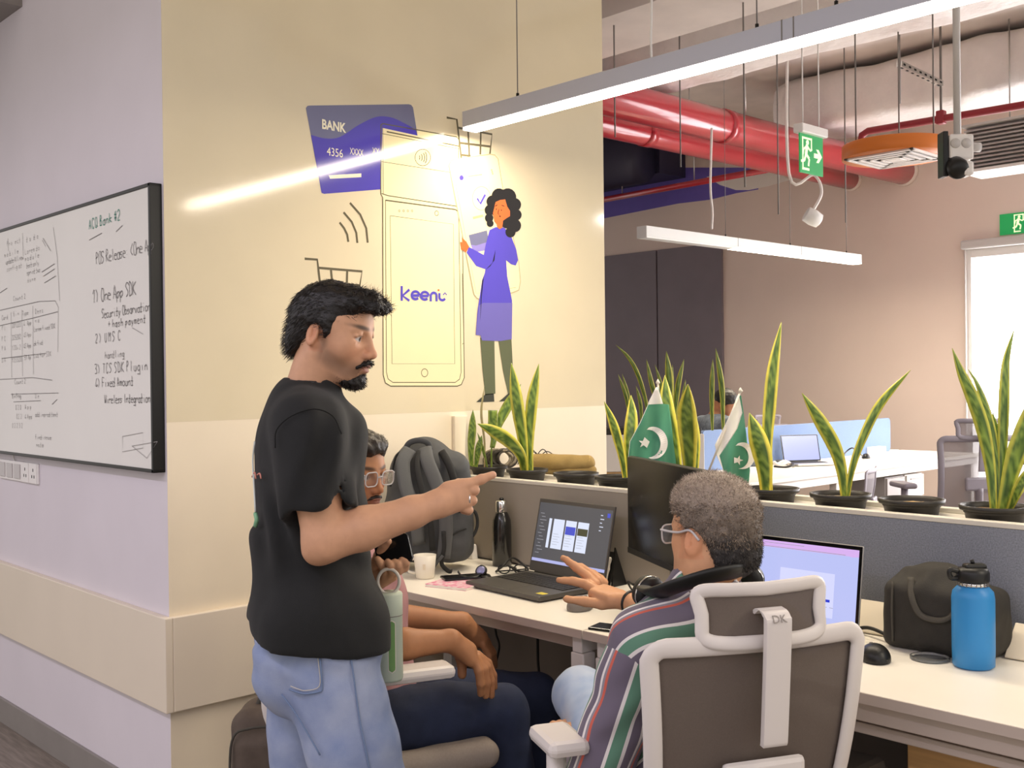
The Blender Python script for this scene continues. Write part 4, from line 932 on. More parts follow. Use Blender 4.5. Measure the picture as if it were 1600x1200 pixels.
for i in range(4): ui(lid, lm, mw, mh, 'text_line', (.6+.05*i, .73, .63+.05*i, .735), 'ui_text', 2)
for i in range(4): ui(lid, lm, mw, mh, 'dock_icon', (.35+.07*i, .93, .39+.07*i, .955), ('ui_white', 'mac_button', 'mac_pink', 'ui_text')[i], 2)
# monitor
ma, mb_ = Vector((1.112, -.995, 0)), Vector((.815, -1.53, 0)); dv = (mb_-ma).normalized(); ML = (mb_-ma).length
mon = thing('monitor', 'black switched off monitor turned toward the grey haired man', 'monitor', (ma+mb_)/2+Vector((.06, .0, DZ)))
mm = plane_mat((ma.x, ma.y, .885), dv, (0, 0, 1)); MH = .315
nz = mm.to_3x3() @ Vector((0, 0, 1)); s = 1 if nz.dot(Vector(CAM)-Vector((ma.x, ma.y, 1))) > 0 else -1
part('back_shell', MB().box((0, 0, -.025 if s > 0 else .002), (ML, MH, -.002 if s > 0 else .025), .006, mm), MATS['black_plastic'], mon, world=True)
part('screen', MB().box((.004, .018, -.002*s), (ML-.004, MH-.004, .001*s), 0, mm), MATS['screen_black'], mon, world=True)
part('bottom_bezel', MB().box((.0, .0, -.002*s), (ML, .018, .002*s), 0, mm), MATS['black_plastic'], mon, world=True)
cc = mm @ Vector((ML/2, 0, -.05*s))
part('stand_neck', MB().box((ML/2-.03, -.12, -.06*s), (ML/2+.03, .16, -.03*s), .004, mm), MATS['grey_plastic'], mon, world=True)
part('stand_foot', MB().box((ML/2-.1, -.125, -.13*s), (ML/2+.1, -.115, .03*s), .003, mm), MATS['grey_plastic'], mon, world=True)

# ---------------------------------------------------------------- small things on the desk
def lathe_thing(name, label, cat, loc, prof, mat, n=28): 
    t = thing(name, label, cat, loc); part('body', MB().lathe(prof, n), MATS[mat], t); return t
M('bottle_black', '#171615', .25, coat=.5); M('bottle_blue', '#2f86c6', .38, var=.03); M('mug_white', '#eae3d3', .35); M('chrome', '#d8d6d2', .15, metal=1)
b = onz(783, 884, DZ)
t = lathe_thing('water_bottle', 'black metal bottle with a silver cap near the partition', 'bottle', (1.145, b[1]+.0, DZ), [(.032, 0), (.036, .004), (.036, .145), (.034, .17), (.024, .195), (.021, .20)], 'bottle_black')
part('cap', MB().lathe([(.0215, .2), (.0225, .202), (.0225, .24), (.02, .243)], 24), MATS['chrome'], t); part('cap_loop', MB().lathe([(.008, .243), (.009, .25), (.004, .254)], 12), MATS['black_plastic'], t)
b = onz(1531, 1050, DZ)
t = lathe_thing('water_bottle', 'bright blue insulated bottle with a black straw lid', 'bottle', (b[0]+.035, b[1]+.03, DZ), [(.04, 0), (.0475, .006), (.0485, .05), (.0485, .165), (.046, .18), (.036, .191), (.034, .193)], 'bottle_blue', 36)
part('steel_collar', MB().lathe([(.0345, .193), (.0345, .204)], 32), MATS['chrome'], t)
mb = MB()
for k in range(20): a = k*2*PI/20; mb.box((-.0012, .0345, .194), (.0012, .0355, .203), 0, Matrix.Rotation(a, 4, 'Z'))
part('collar_ribs', mb, MATS['grey_plastic'], t, kind='stuff')
part('lid', MB().lathe([(.0365, .204), (.0375, .207), (.0375, .225), (.033, .235), (.02, .238)], 32), MATS['black_plastic'], t)
rw_ = Matrix.Rotation(YAW-PI/2, 4, 'Z')
part('straw_spout', MB().box((-.022, -.014, .232), (.03, .014, .246), .006, rw_), MATS['black_plastic'], t); part('carry_loop', MB().tube([rw_ @ Vector(p) for p in spline([(-.03, 0, .226), (-.052, 0, .232), (-.056, 0, .222), (-.05, 0, .212), (-.033, 0, .212)])], .006, 8), MATS['black_plastic'], t)
part('spout_tip', MB().tube([rw_ @ Vector((.0, 0, .246)), rw_ @ Vector((-.002, 0, .254))], .005, 8), MATS['black_plastic'], t)
b = onz(660, 905, DZ)
t = lathe_thing('mug', 'white cup at the edge of the far desk', 'cup', (b[0]+.02, b[1]+.01, DZ), [(.028, 0), (.032, .003), (.04, .082), (.0385, .082), (.031, .008), (.001, .006)], 'mug_white')
part('handle', MB().tube([Matrix.Rotation(YAW-PI/2, 4, 'Z') @ Vector(p) for p in spline([(-.036, 0, .068), (-.06, 0, .064), (-.066, 0, .045), (-.056, 0, .024), (-.033, 0, .018)])], .0045, 8), MATS['mug_white'], t)
part('emblem', MB().grid(lambda u, v: Matrix.Rotation(YAW+PI+.25*(u-.5), 4, 'Z') @ Vector((.0368+v*.0022, 0, .035+v*.02)), 6, 3), MATS['flap_cream'], t)
# notebook, phone, watch
M('note_pink', '#d8578c', .5, var=.3, vscale=60, col2='#f0e6e4'); M('paper', '#efeae0', .6); M('phone_black', '#101010', .15, spec=.5)
a0 = onz(664, 912, DZ+.01); a1 = onz(728, 919, DZ+.01)
nb = thing('notebook', 'pink and white notebook under the watch and phone', 'notebook', ((a0+a1)/2)); m = plane_mat(a0-np.array([0, 0, .01]), (a1-a0)*np.array([1, 1, 0]), np.array([.75, .35, 0])); L = float(np.linalg.norm((a1-a0)[:2]))
part('pages', MB().box((.001, .001, .001), (L-.001, .21, .008), 0, m), MATS['paper'], nb, world=True); part('cover', MB().box((0, 0, .008), (L, .211, .0095), .0006, m), MATS['note_pink'], nb, world=True); part('cover', MB().box((0, 0, 0), (L, .211, .001), 0, m), MATS['note_pink'], nb, world=True)
c = onz(722, 903, DZ+.011); m = plane_mat(c, (.55, -.25, 0), (.25, .55, 0)); ph = thing('smartphone', 'black phone lying on the pink notebook', 'phone', c)
part('body', MB().box((-.07, -.036, -.0014), (.085, .036, .0065), .003, m), MATS['phone_black'], ph, world=True); part('screen', MB().box((-.067, -.033, .0065), (.082, .033, .007), 0, m), MATS['screen_black'], ph, world=True)
wc = onz(752, 893, DZ+.03); wt = thing('wrist_watch', 'black wrist watch lying on the phone', 'watch', wc); M('watch_face', '#8d8fb8', .2, metal=.3)
fr = frame_from((-.75, -.35, .55)).to_4x4(); fr.translation = Vector(wc)+Vector((0, 0, .002))
part('case', MB().lathe([(.018, -.006), (.021, -.003), (.021, .003), (.018, .006)], 24, fr), MATS['black_metal'], wt, world=True); part('dial', MB().lathe([(.0155, .0061), (.015, .0068)], 20, fr), MATS['watch_face'], wt, world=True)
w0 = np.array(wc)
part('strap', MB().tube([Vector(w0+q) for q in ([-.0, .0, -.002], [-.03, -.005, -.012], [-.055, .01, -.014], [-.075, .022, -.006], [-.082, .028, .008])], .011, 8, flat=.25, up=(0, 0, 1)), MATS['black_plastic'], wt, world=True)
part('strap', MB().tube([Vector(w0+q) for q in ([0, 0, -.004], [.02, -.015, -.012], [.01, -.03, -.014], [-.02, -.03, -.013])], .011, 8, flat=.25, up=(0, 0, 1)), MATS['black_plastic'], wt, world=True)
# adapter, cables
c = onz(756, 868, DZ); c[0] = 1.17
ad = thing('power_adapter', 'small white power adapter standing against the partition', 'adapter', (1.172, c[1]-.02, DZ)); part('body', MB().prism([(-.02, 0), (.02, 0), (.013, .05), (.008, .056), (-.008, .056), (-.013, .05)], plane_mat((1.155, c[1]-.02, DZ), (0, -1, 0), (0, 0, 1)), -.03), MATS['white_plastic'], ad, world=True, bev=.003)
part('led', MB().box((1.1535, c[1]-.023, DZ+.008), (1.155, c[1]-.017, DZ+.014)), MATS['grey_plastic'], ad, world=True)
def cable(label, pts, r=.0032, mat='cable_black'): return tag(part('cable', MB().tube(spline(pts), r, 7), MATS[mat]), label, 'cable')
cable('black cable curled beside the black bottle', [onz(775, 893, DZ+.004), onz(785, 885, DZ+.03), onz(800, 872, DZ+.05), onz(815, 880, DZ+.03), onz(825, 890, DZ+.01), onz(812, 893, DZ+.004), onz(798, 886, DZ+.02), onz(806, 888, DZ+.004)], .004)
gt = thing('eyeglasses', 'folded black eyeglasses on the desk beside the laptop', 'eyeglasses', onz(802, 890, DZ)); g0 = np.array(onz(800, 889, DZ+.018))
for sgn in (-1, 1): part('rim', MB().tube([Vector(g0+RT*(.028*sgn+.021*math.cos(a))+np.array([0, 0, .016*math.sin(a)])) for a in [k*2*PI/16 for k in range(16)]], .0025, 6, closed=True), MATS['black_plastic'], gt, world=True)
part('temple', MB().tube([Vector(g0+RT*.05), Vector(g0+RT*.0+FW*.03+np.array([0, 0, -.01])), Vector(g0-RT*.055+FW*.02+np.array([0, 0, -.012]))], .0025, 6), MATS['black_plastic'], gt, world=True)
def mouse(label, c, ang, mat):
    t = thing('computer_mouse', label, 'mouse', c, ang); s = SDF((-.07, -.045, -.002), (.07, .045, .05), .0025)
    s.ell((0, 0, .0), (.058, .033, .036), k=.004); s.ell((-.02, 0, .012), (.035, .031, .028), k=.02); s.half((0, 0, .0), (0, 0, -1), (-.07, -.05, -.05), (.07, .05, .05))
    V, Fq = s.surf(); part('shell', np_mesh('shell', V, Fq), mat, t)
    part('scroll_wheel', MB().lathe([(.009, -.0035), (.009, .0035)], 14, Matrix.Translation((.034, 0, .025)) @ Matrix.Rotation(PI/2, 4, 'X')), MATS['grey_plastic'], t); return t
mouse('dark grey mouse under the waving hand', (*onz(908, 951, DZ)[:2], DZ), math.radians(20), MATS['grey_plastic'])
mouse('black mouse beside the chair headrest and glass coaster', (*onz(1366, 1030, DZ)[:2], DZ), math.radians(40), MATS['black_plastic'])
# card stand with a crumpled packet
c = onz(962, 905, DZ); c[0] = min(c[0], 1.14); st = thing('phone_stand', 'black folding stand holding a white packet behind the laptop', 'stand', (1.13, -.90, DZ))
m = plane_mat((1.10, -.845, DZ), (0, -1, 0), (.35, 0, 1)); part('rest', MB().box((0, 0, -.006), (.075, .12, 0), .002, m), MATS['black_plastic'], st, world=True); part('lip', MB().box((0, .0, 0), (.075, .012, .03), .002, m), MATS['black_plastic'], st, world=True)
part('brace', MB().prism([(0, 0), (.075, 0), (.02, .13)], plane_mat((1.11, -.925, DZ), (1, 0, 0), (0, 0, 1)), -.006), MATS['black_plastic'], st, world=True)
pk = thing('packet', 'crumpled white packet on the black stand', 'packet', (1.10, -.87, DZ+.03)); s = SDF((-.01, -.01, -.01), (.09, .11, .04), .003); s.boxr((.035, .05, .012), (.03, .042, .011), rad=.006, k=.001); s.displace(lambda P: .004*vnoise(P, 70, 3)); V, Fq = s.surf(); me = np_mesh('packet_body', V, Fq); me.transform(m @ Matrix.Translation((.003, .008, .002))); part('body', me, MATS['mug_white'], pk, world=True)
tag(part('smartphone', MB().box((-.035, -.07, 0), (.035, .07, .008), .003, Matrix.Translation(Vector((.665, -1.335, DZ))) @ Matrix.Rotation(math.radians(15), 4, 'Z')), MATS['phone_black']), 'dark phone on the desk edge by the striped sleeve', 'phone')
tag(part('usb_hub', MB().box((-.05, -.015, 0), (.05, .015, .014), .004, Matrix.Translation(Vector((1.02, -1.12, DZ))) @ Matrix.Rotation(-.9, 4, 'Z')), MATS['black_plastic']), 'black cable hub below the dark monitor', 'hub')
tag(part('usb_hub', MB().box((-.02, -.02, 0), (.02, .02, .035), .006, Matrix.Translation(Vector((1.08, -1.09, DZ))) @ Matrix.Rotation(-.9, 4, 'Z')), MATS['light_grey']), 'pale dock block below the dark monitor', 'hub')
cable('black cable under the dark monitor', [(1.15, -1.0, DZ+.004), (1.08, -1.02, DZ+.035), (1.02, -1.10, DZ+.02), (.98, -1.2, DZ+.02), (.97, -1.25, DZ+.005)])
cable('black cable behind the silver laptop', [(1.09, -1.80, DZ+.004), (1.08, -1.86, DZ+.022), (1.055, -1.92, DZ+.02), (1.04, -1.98, DZ+.006), (1.06, -2.02, DZ+.005)], .005)
cable('black cable hanging under the desk by the knee', [onx(840, 985, 1.1), onx(841, 1040, 1.1), onx(848, 1080, 1.1), onx(856, 1115, 1.1), onx(846, 1128, 1.12), onx(830, 1130, 1.15)], .005)
cable('thin black cable hanging left under the desk', [onx(773, 968, 1.1), onx(775, 990, 1.1), onx(780, 1010, 1.1), onx(774, 1040, 1.1)], .004)
# glass coaster
M('clear_plastic', '#eef0ee', .08, trans=.85, ior=1.4); c = onz(1453, 1030, DZ)
t = thing('coaster', 'clear glass coaster before the black bag', 'coaster', (c[0], c[1], DZ)); part('rim', MB().lathe([(.040, 0), (.0465, 0), (.0465, .007), (.0415, .007), (.040, .002)], 36, close=False), MATS['clear_plastic'], t); part('disc', MB().lathe([(.001, .0), (.040, .0), (.040, .002), (.001, .002)], 36, close=False), MATS['clear_plastic'], t)
# black soft bag
M('bag_black', '#302d28', .75, var=.15, vscale=30, bump=.3, bscale=400); M('bag_strap', '#4a463e', .8, bump=.4, bscale=500)
c = np.array(onz(1490, 1022, DZ)); c = np.array([1.075, -2.075, DZ]); bg = thing('handbag', 'black soft lunch bag standing behind the blue bottle', 'bag', c, 0)
ya = np.array([RT[0], RT[1], 0])/np.hypot(RT[0], RT[1]); Yb = np.array([0, -1, 0.]); fxr = np.array([1, 0, 0.])
Rb = np.stack([Yb, fxr, np.array([0, 0, 1.])], 1)
s = SDF(c-np.array([.12, .19, .01]), c+np.array([.12, .19, .26]), .005)
s.boxr(c+np.array([0, 0, .085]), (.14, .075, .085), Rb, rad=.03, k=.01); s.ell(c+np.array([0, 0, .12]), (.135, .07, .09), Rb, k=.03); s.boxr(c+np.array([0, 0.02, .175]), (.085, .012, .025), Rb, rad=.01, k=.05)
s.displace(lambda P: .006*vnoise(P, 14, 5)+.004*vnoise(P*np.array([1, 1, .5]), 34, 6)); s.half(c, (0, 0, -1), c-.3, c+.3)
V, Fq = s.surf(); part('body', np_mesh('body', V, Fq), MATS['bag_black'], bg, world=True)
part('handle', MB().tube(spline([Vector(c)+Vector(p) for p in [(-.06, .06, .185), (-.085, .045, .14), (-.088, .02, .10), (-.085, -.03, .095), (-.08, -.06, .12), (-.06, -.075, .18)]]), .008, 8, flat=.4), MATS['bag_strap'], bg, world=True)
part('zip', MB().tube(spline([Vector(c)+Vector(p) for p in [(0, .09, .19), (0, .03, .205), (0, -.05, .205), (0, -.1, .18)]]), .006, 6), MATS['bag_strap'], bg, world=True)
part('seam', MB().tube(spline([Vector(c)+Vector(p) for p in [(-.068, .105, .17), (-.082, .10, .1), (-.078, .1, .02)]]), .003, 6), MATS['bag_strap'], bg, world=True)

# backpack standing on the desk
M('pack_grey', '#4a4b4c', .7, var=.12, vscale=25, bump=.3, bscale=500); M('pack_dark', '#242423', .75, bump=.3, bscale=500); M('pack_pad', '#5a5b5b', .8, bump=.4, bscale=400)
bp = thing('backpack', 'dark grey backpack standing on the far end of the desk', 'backpack', at(670, 872, 4.0)); dB = 3.98
s = SDF(at(670, 780, dB)-np.array([.3, .3, .28]), at(670, 780, dB)+np.array([.3, .3, .28]), .006)
rf = np.array([RT[0], RT[1], 0]); rf /= np.linalg.norm(rf); ff = np.array([FW[0], FW[1], 0]); ff /= np.linalg.norm(ff); RB = np.stack([rf, ff, np.array([0, 0, 1.])], 1)
def bpp(x, y, dd=0): return np.array(at(x, y, dB+dd))
s.boxr(bpp(675, 790, .03), (.145, .07, .195), RB, rad=.06, k=.01); s.ell(bpp(662, 770, .03), (.135, .085, .21), RB, k=.04); s.boxr(bpp(655, 830, -.01), (.15, .07, .10), RB, rad=.05, k=.05); s.boxr(bpp(716, 830, .0), (.05, .07, .1), RB, rad=.03, k=.04)
s.displace(lambda P: .006*vnoise(P, 12, 9)+.003*vnoise(P, 30, 2)); zb_ = DZ+.003; s.half((0, 0, zb_), (0, 0, -1), bpp(600, 900)-.4, bpp(750, 700)+.4)
V, Fq = s.surf(); part('body', np_mesh('body', V, Fq), MATS['pack_grey'], bp, world=True)
def strap(nm, pts, r, flat, mat): part(nm, MB().tube(spline([bpp(*p) for p in pts]), r, 10, flat=flat, up=tuple(ff)), MATS[mat], bp, world=True)
strap('shoulder_strap', [(664, 700, -.05), (668, 720, -.095), (680, 750, -.12), (694, 790, -.125), (697, 830, -.10), (693, 872, -.09)], .026, .3, 'pack_pad')
strap('shoulder_strap', [(640, 702, -.05), (630, 722, -.09), (634, 760, -.12), (648, 800, -.125), (655, 850, -.10)], .026, .3, 'pack_pad')
strap('strap_edge', [(655, 705, -.06), (652, 730, -.10), (660, 770, -.125), (672, 815, -.12), (676, 860, -.1)], .012, .5, 'pack_dark'); strap('strap_edge', [(690, 705, -.03), (703, 730, -.07), (715, 770, -.085), (722, 800, -.085)], .014, .4, 'pack_dark')
strap('carry_handle', [(632, 704, -.02), (640, 692, -.03), (655, 688, -.035), (668, 692, -.03), (672, 702, -.02)], .011, .5, 'pack_grey')
strap('webbing', [(693, 830, -.11), (694, 856, -.11), (690, 880, -.10), (700, 892, -.12), (706, 893, -.13)], .008, .3, 'pack_dark'); strap('webbing', [(692, 868, -.11), (682, 880, -.12), (676, 890, -.12)], .006, .4, 'pack_grey')
strap('side_loop', [(726, 795, -.03), (742, 800, -.02), (746, 820, -.02), (738, 838, -.03), (726, 836, -.04)], .006, .5, 'pack_dark')
strap('zip', [(610, 760, -.08), (618, 715, -.06), (634, 702, -.06)], .004, 1, 'pack_dark'); strap('pocket_edge', [(700, 842, -.09), (716, 830, -.09), (728, 826, -.07)], .003, 1, 'pack_dark')
# ================================================================== office chairs
M('chair_white', '#d9d2cc', .42); M('chair_mesh', '#6b5f56', .7, bump=.5, bscale=1200, alpha=.9, var=.06, vscale=300); M('chair_cushion', '#a3978a', .85, var=.06, vscale=200, bump=.3, bscale=700); M('chair_grey', '#8d8791', .5); M('chair_mesh_grey', '#8d868c', .7, alpha=.62, bump=.3, bscale=900); M('caster_black', '#1c1b1a', .5); M('letter_grey', '#8f8781', .5)
def office_chair(label, loc, rz, white='chair_white', mesh='chair_mesh', head=True, arms=True, group='office chairs', recl=11, armz=.69, armf=.12, armp=0):
    # local: +y is where the sitter faces, +x the sitter's right; origin on the floor under the seat
    t = thing('office_chair', label, 'chair', loc, rz, group)
    by = lambda x, z: -.235-(z-.55)*math.tan(math.radians(recl))+.55*x*x-.02*math.cos((z-.75)*7)
    def hw(z): return .185+.036*min(1, max(0, (z-.5)/.45))
    loop = []
    Z0, Z1, rc = .53, .957, .032
    def add(x, z): loop.append(Vector((x, by(x, z), z)))
    for k in range(9): x = -hw(Z1)+rc+(2*hw(Z1)-2*rc)*k/8; add(x, Z1+.012*(1-(x/hw(Z1))**2)*0)
    for k in range(1, 5): a = PI/2*(1-k/5); add(hw(Z1)-rc+rc*math.cos(a), Z1-rc+rc*math.sin(a))
    for k in range(9): z = Z1-rc-(Z1-Z0-2*rc)*k/8; add(hw(z), z)
    for k in range(1, 5): a = -PI/2*k/5; add(hw(Z0)-rc+rc*math.cos(a), Z0+rc+rc*math.sin(a))
    n0 = len(loop); loop += [Vector((-p.x, p.y, p.z)) for p in reversed(loop[9:n0])]
    loop = [loop[i] for i in range(9)]+loop[9:]
    for k in range(1, 8): pass
    part('back_frame', MB().tube(loop, .0185, 12, closed=True, flat=.42, up=(0, 1, 0)), MATS[white], t)
    def fm(u, v): z = Z0+(Z1-Z0)*v; x = (2*u-1)*hw(z)*.985; return Vector((x, by(x, z)+.006, z))
    part('back_mesh', MB().sheet(fm, 16, 18, .003, (0, 1, 0)), MATS[mesh], t)
    if head:
        hy = lambda x, z: by(x*.2, .98)-.012+1.5*x*x+(z-1.0)*.12-.0
        H0, H1 = .962, 1.056; hl = []
        def hwz(z): u = (z-H0)/(H1-H0); return .124+.022*u*u*u+.012*(1-u)**3-.006*math.sin(u*PI)
        zm, hh_ = (H0+H1)/2, (H1-H0)/2; pw = lambda v, e: math.copysign(abs(v)**e, v)
        for k in range(44):
            a_ = 2*PI*k/44; z = zm+hh_*pw(math.sin(a_), .5); x = hwz(min(max(z, H0), H1))*pw(math.cos(a_), .36); hl.append((x, z+(.008*abs(x/.14)**3 if math.sin(a_) > 0 else 0)))
        part('headrest_frame', MB().tube([Vector((x, hy(x, z), z)) for x, z in hl], .0135, 10, closed=True, flat=.5, up=(0, 1, 0)), MATS[white], t)
        part('headrest_mesh', MB().sheet(lambda u, v: Vector(((2*u-1)*hwz(H0+(H1-H0)*v)*.97, hy((2*u-1)*.12, H0+(H1-H0)*v)+.006, H0+(H1-H0)*v)), 12, 8, .003, (0, 1, 0)), MATS[mesh], t)
        y0 = by(0, .93)-.026
        br = MB(); pts = [(hy(0, 1.0)+.004, 1.012), (hy(0, 1.0)-.014, 1.022), (y0-.022, 1.012), (y0-.026, .985), (y0-.012, .80), (y0-.008, .775)]
        prof = [Vector((0, y, z)) for y, z in pts]
        vs = []; fs = []; W2 = .0265
        br.sheet(lambda u, v: (lambda s: Vector(((2*u-1)*W2*(1-.08*v), s.y, s.z)))(spline(prof, 4)[min(int(v*20+.5), 20)]), 4, 20, .012, (0, 1, .15))
        bk = part('headrest_bracket', br, MATS[white], t, bev=.003)
        sq = spline(prof, 4); p = (sq[8]+sq[11])/2; up = (sq[8]-sq[11]).normalized(); p = p+Vector((1, 0, 0)).cross(up)*.0022
        me = text_mesh('DK', .021, plane_mat(p, (1, 0, 0), up), .0004)
        part('lettering', me, MATS['letter_grey'], bk)
    part('lumbar_pad', MB().box((-.085, -.022, -.035), (.085, .0, .04), .02, Matrix.Translation((0, by(0, .70)-.014, .70))), MATS[white], t)
    part('back_stem', MB().tube(spline([(0, by(0, .66)-.03, .68), (0, by(0, .55)-.05, .56), (0, -.2, .45), (0, -.08, .40)]), .028, 12, flat=.7), MATS[white], t)
    s = SDF((-.27, -.27, .38), (.27, .29, .52), .008); s.boxr((0, .01, .462), (.245, .25, .038), rad=.036, k=.002); s.ell((0, .02, .495), (.17, .16, .02), k=.03, op='s'); s.displace(lambda P: .02*np.maximum(0, P[:, 1]-.14)*4*np.maximum(0, .47-P[:, 2])*0)
    V, Fq = s.surf(); part('seat', np_mesh('seat', V, Fq), MATS['chair_cushion'], t)
    part('seat_shell', MB().box((-.22, -.21, .405), (.22, .225, .43), .012), MATS[white], t); part('mechanism', MB().box((-.09, -.13, .35), (.09, .12, .404), .012), MATS['caster_black'], t)
    part('tilt_lever', MB().tube([(.09, .08, .385), (.2, .09, .38), (.265, .09, .378)], .01, 8), MATS[white], t); part('lever_paddle', MB().box((.24, .06, .368), (.31, .125, .388), .008), MATS[white], t)
    if arms:
        for sx in (-1, 1):
            a = part('armrest_post', MB().tube([(sx*.23, armp, .415), (sx*.285, armp, .42), (sx*.292, armp, .46), (sx*.292, armp, armz-.035)], .021, 10), MATS[white], t)
            part('armrest_pad', MB().box((sx*.292-.045, min(-.09, armp-.04), armz-.033), (sx*.292+.042, armf, armz), .014), MATS[white], t)
    part('gas_column', MB().tube([(0, 0, .09), (0, 0, .35)], .028, 16), MATS['caster_black'], t)
    for k in range(5):
        a = 2*PI*k/5+.3; c, s_ = math.cos(a), math.sin(a)
        lg = part('base_leg', MB().tube([(0, 0, .105), (c*.15, s_*.15, .095), (c*.3, s_*.3, .07)], [.03, .024, .018], 10), MATS[white], t)
        part('caster', MB().lathe([(.01, -.022), (.028, -.018), (.028, .018), (.01, .022)], 14, Matrix.Translation((c*.3, s_*.3, .029)) @ Matrix.Rotation(a, 4, 'Z') @ Matrix.Rotation(PI/2, 4, 'X')), MATS['caster_black'], lg)
    return t
CH1 = (.240, -1.905, .014); CH1_RZ = math.radians(65-90)
office_chair('white framed mesh chair in the foreground with a lettered headrest bracket', CH1, CH1_RZ, armz=.735, armf=.05)
CH2 = (.185, -.90, 0); CH2_RZ = math.radians(-20-90)
office_chair('white chair with beige seat behind the standing man', CH2, CH2_RZ, head=False, armz=.74, armf=.10, armp=-.16)
# travel bag standing on the floor by the wall
M('bag_brown', '#5b4f45', .8, var=.15, vscale=30, bump=.3, bscale=400)
c = np.array(at(436, 1150, 3.25)); c[2] = 0; tb = thing('travel_bag', 'brown travel bag on the floor behind the chair', 'bag', c)
s = SDF(c-np.array([.22, .22, .01]), c+np.array([.22, .22, .62]), .008); Rt = np.stack([rf, ff, np.array([0, 0, 1.])], 1)
s.boxr(c+np.array([0, 0, .25]), (.13, .10, .245), Rt, rad=.06, k=.005); s.boxr(c+np.array([0, 0, .24])-ff*.06, (.115, .07, .2), Rt, rad=.04, k=.02); s.displace(lambda P: .005*vnoise(P, 14, 3))
s.half(c+np.array([0, 0, .004]), (0, 0, -1), c-.6, c+.7); V, Fq = s.surf(); part('body', np_mesh('body', V, Fq), MATS['bag_brown'], tb, world=True)
def tbp(u, v, w): return Vector(c+rf*u+ff*v+np.array([0, 0, w]))
part('zip', MB().tube(spline([tbp(-.125, -.105, .05), tbp(-.118, -.12, .25), tbp(-.11, -.12, .42), tbp(-.06, -.115, .455), tbp(.05, -.115, .46)]), .004, 6), MATS['bag_strap'], tb, world=True)
part('zip_pull', MB().tube([tbp(-.12, -.135, .33), tbp(-.122, -.14, .27)], .006, 6, flat=.4), MATS['steel'], tb, world=True); part('carry_handle', MB().tube(spline([tbp(-.06, 0, .485), tbp(-.04, 0, .515), tbp(.04, 0, .515), tbp(.06, 0, .485)]), .011, 8), MATS['bag_strap'], tb, world=True)
# small waste bin under the near desk
M('bin_grey', '#5d574f', .5); c = onz(1322, 1330, 0.0); c = np.array([.70, -1.955, 0])
wbn = thing('waste_bin', 'dark grey bin under the near desk', 'bin', c); part('body', MB().box((-.10, -.12, .002), (.10, .12, .50), .02), MATS['bin_grey'], wbn); part('lid_rim', MB().box((-.105, -.125, .50), (.105, .125, .512), .004), MATS['light_grey'], wbn); part('lid', MB().box((-.095, -.115, .512), (.095, .115, .56), .02), MATS['bin_grey'], wbn)
# ================================================================== people: heads, hair, hands
M('skin', '#b98a6a', .48, attr='Col', var=.05, vscale=60, bump=.06, bscale=500, spec=.35)
M('hair_black', '#15110e', .45, attr='Col', bump=.5, bscale=220, var=.25, vscale=120); M('hair_grey', '#6b6560', .6, attr='Col', var=.2, vscale=200)
def basis(fwd, up=(0, 0, 1)):
    f = np.array(fwd, float); f /= np.linalg.norm(f); u = np.array(up, float); u -= f*(u@f); u /= np.linalg.norm(u)
    return np.stack([f, np.cross(u, f), u], 1)      # columns: forward, left, up
def camdir(a, b, z=0): return rf*a+ff*b+np.array([0, 0, z])
class Head:
    def __init__(s, o, R, k=1.0): s.o = np.array(o, float); s.R = R; s.k = k
    def w(s, x, y, z): return s.o+s.R@(np.array([x, y, z])*s.k)
    def loc(s, P): return ((P-s.o)@s.R)/s.k
    def box(s, m=.17): return s.o-m*s.k, s.o+m*s.k
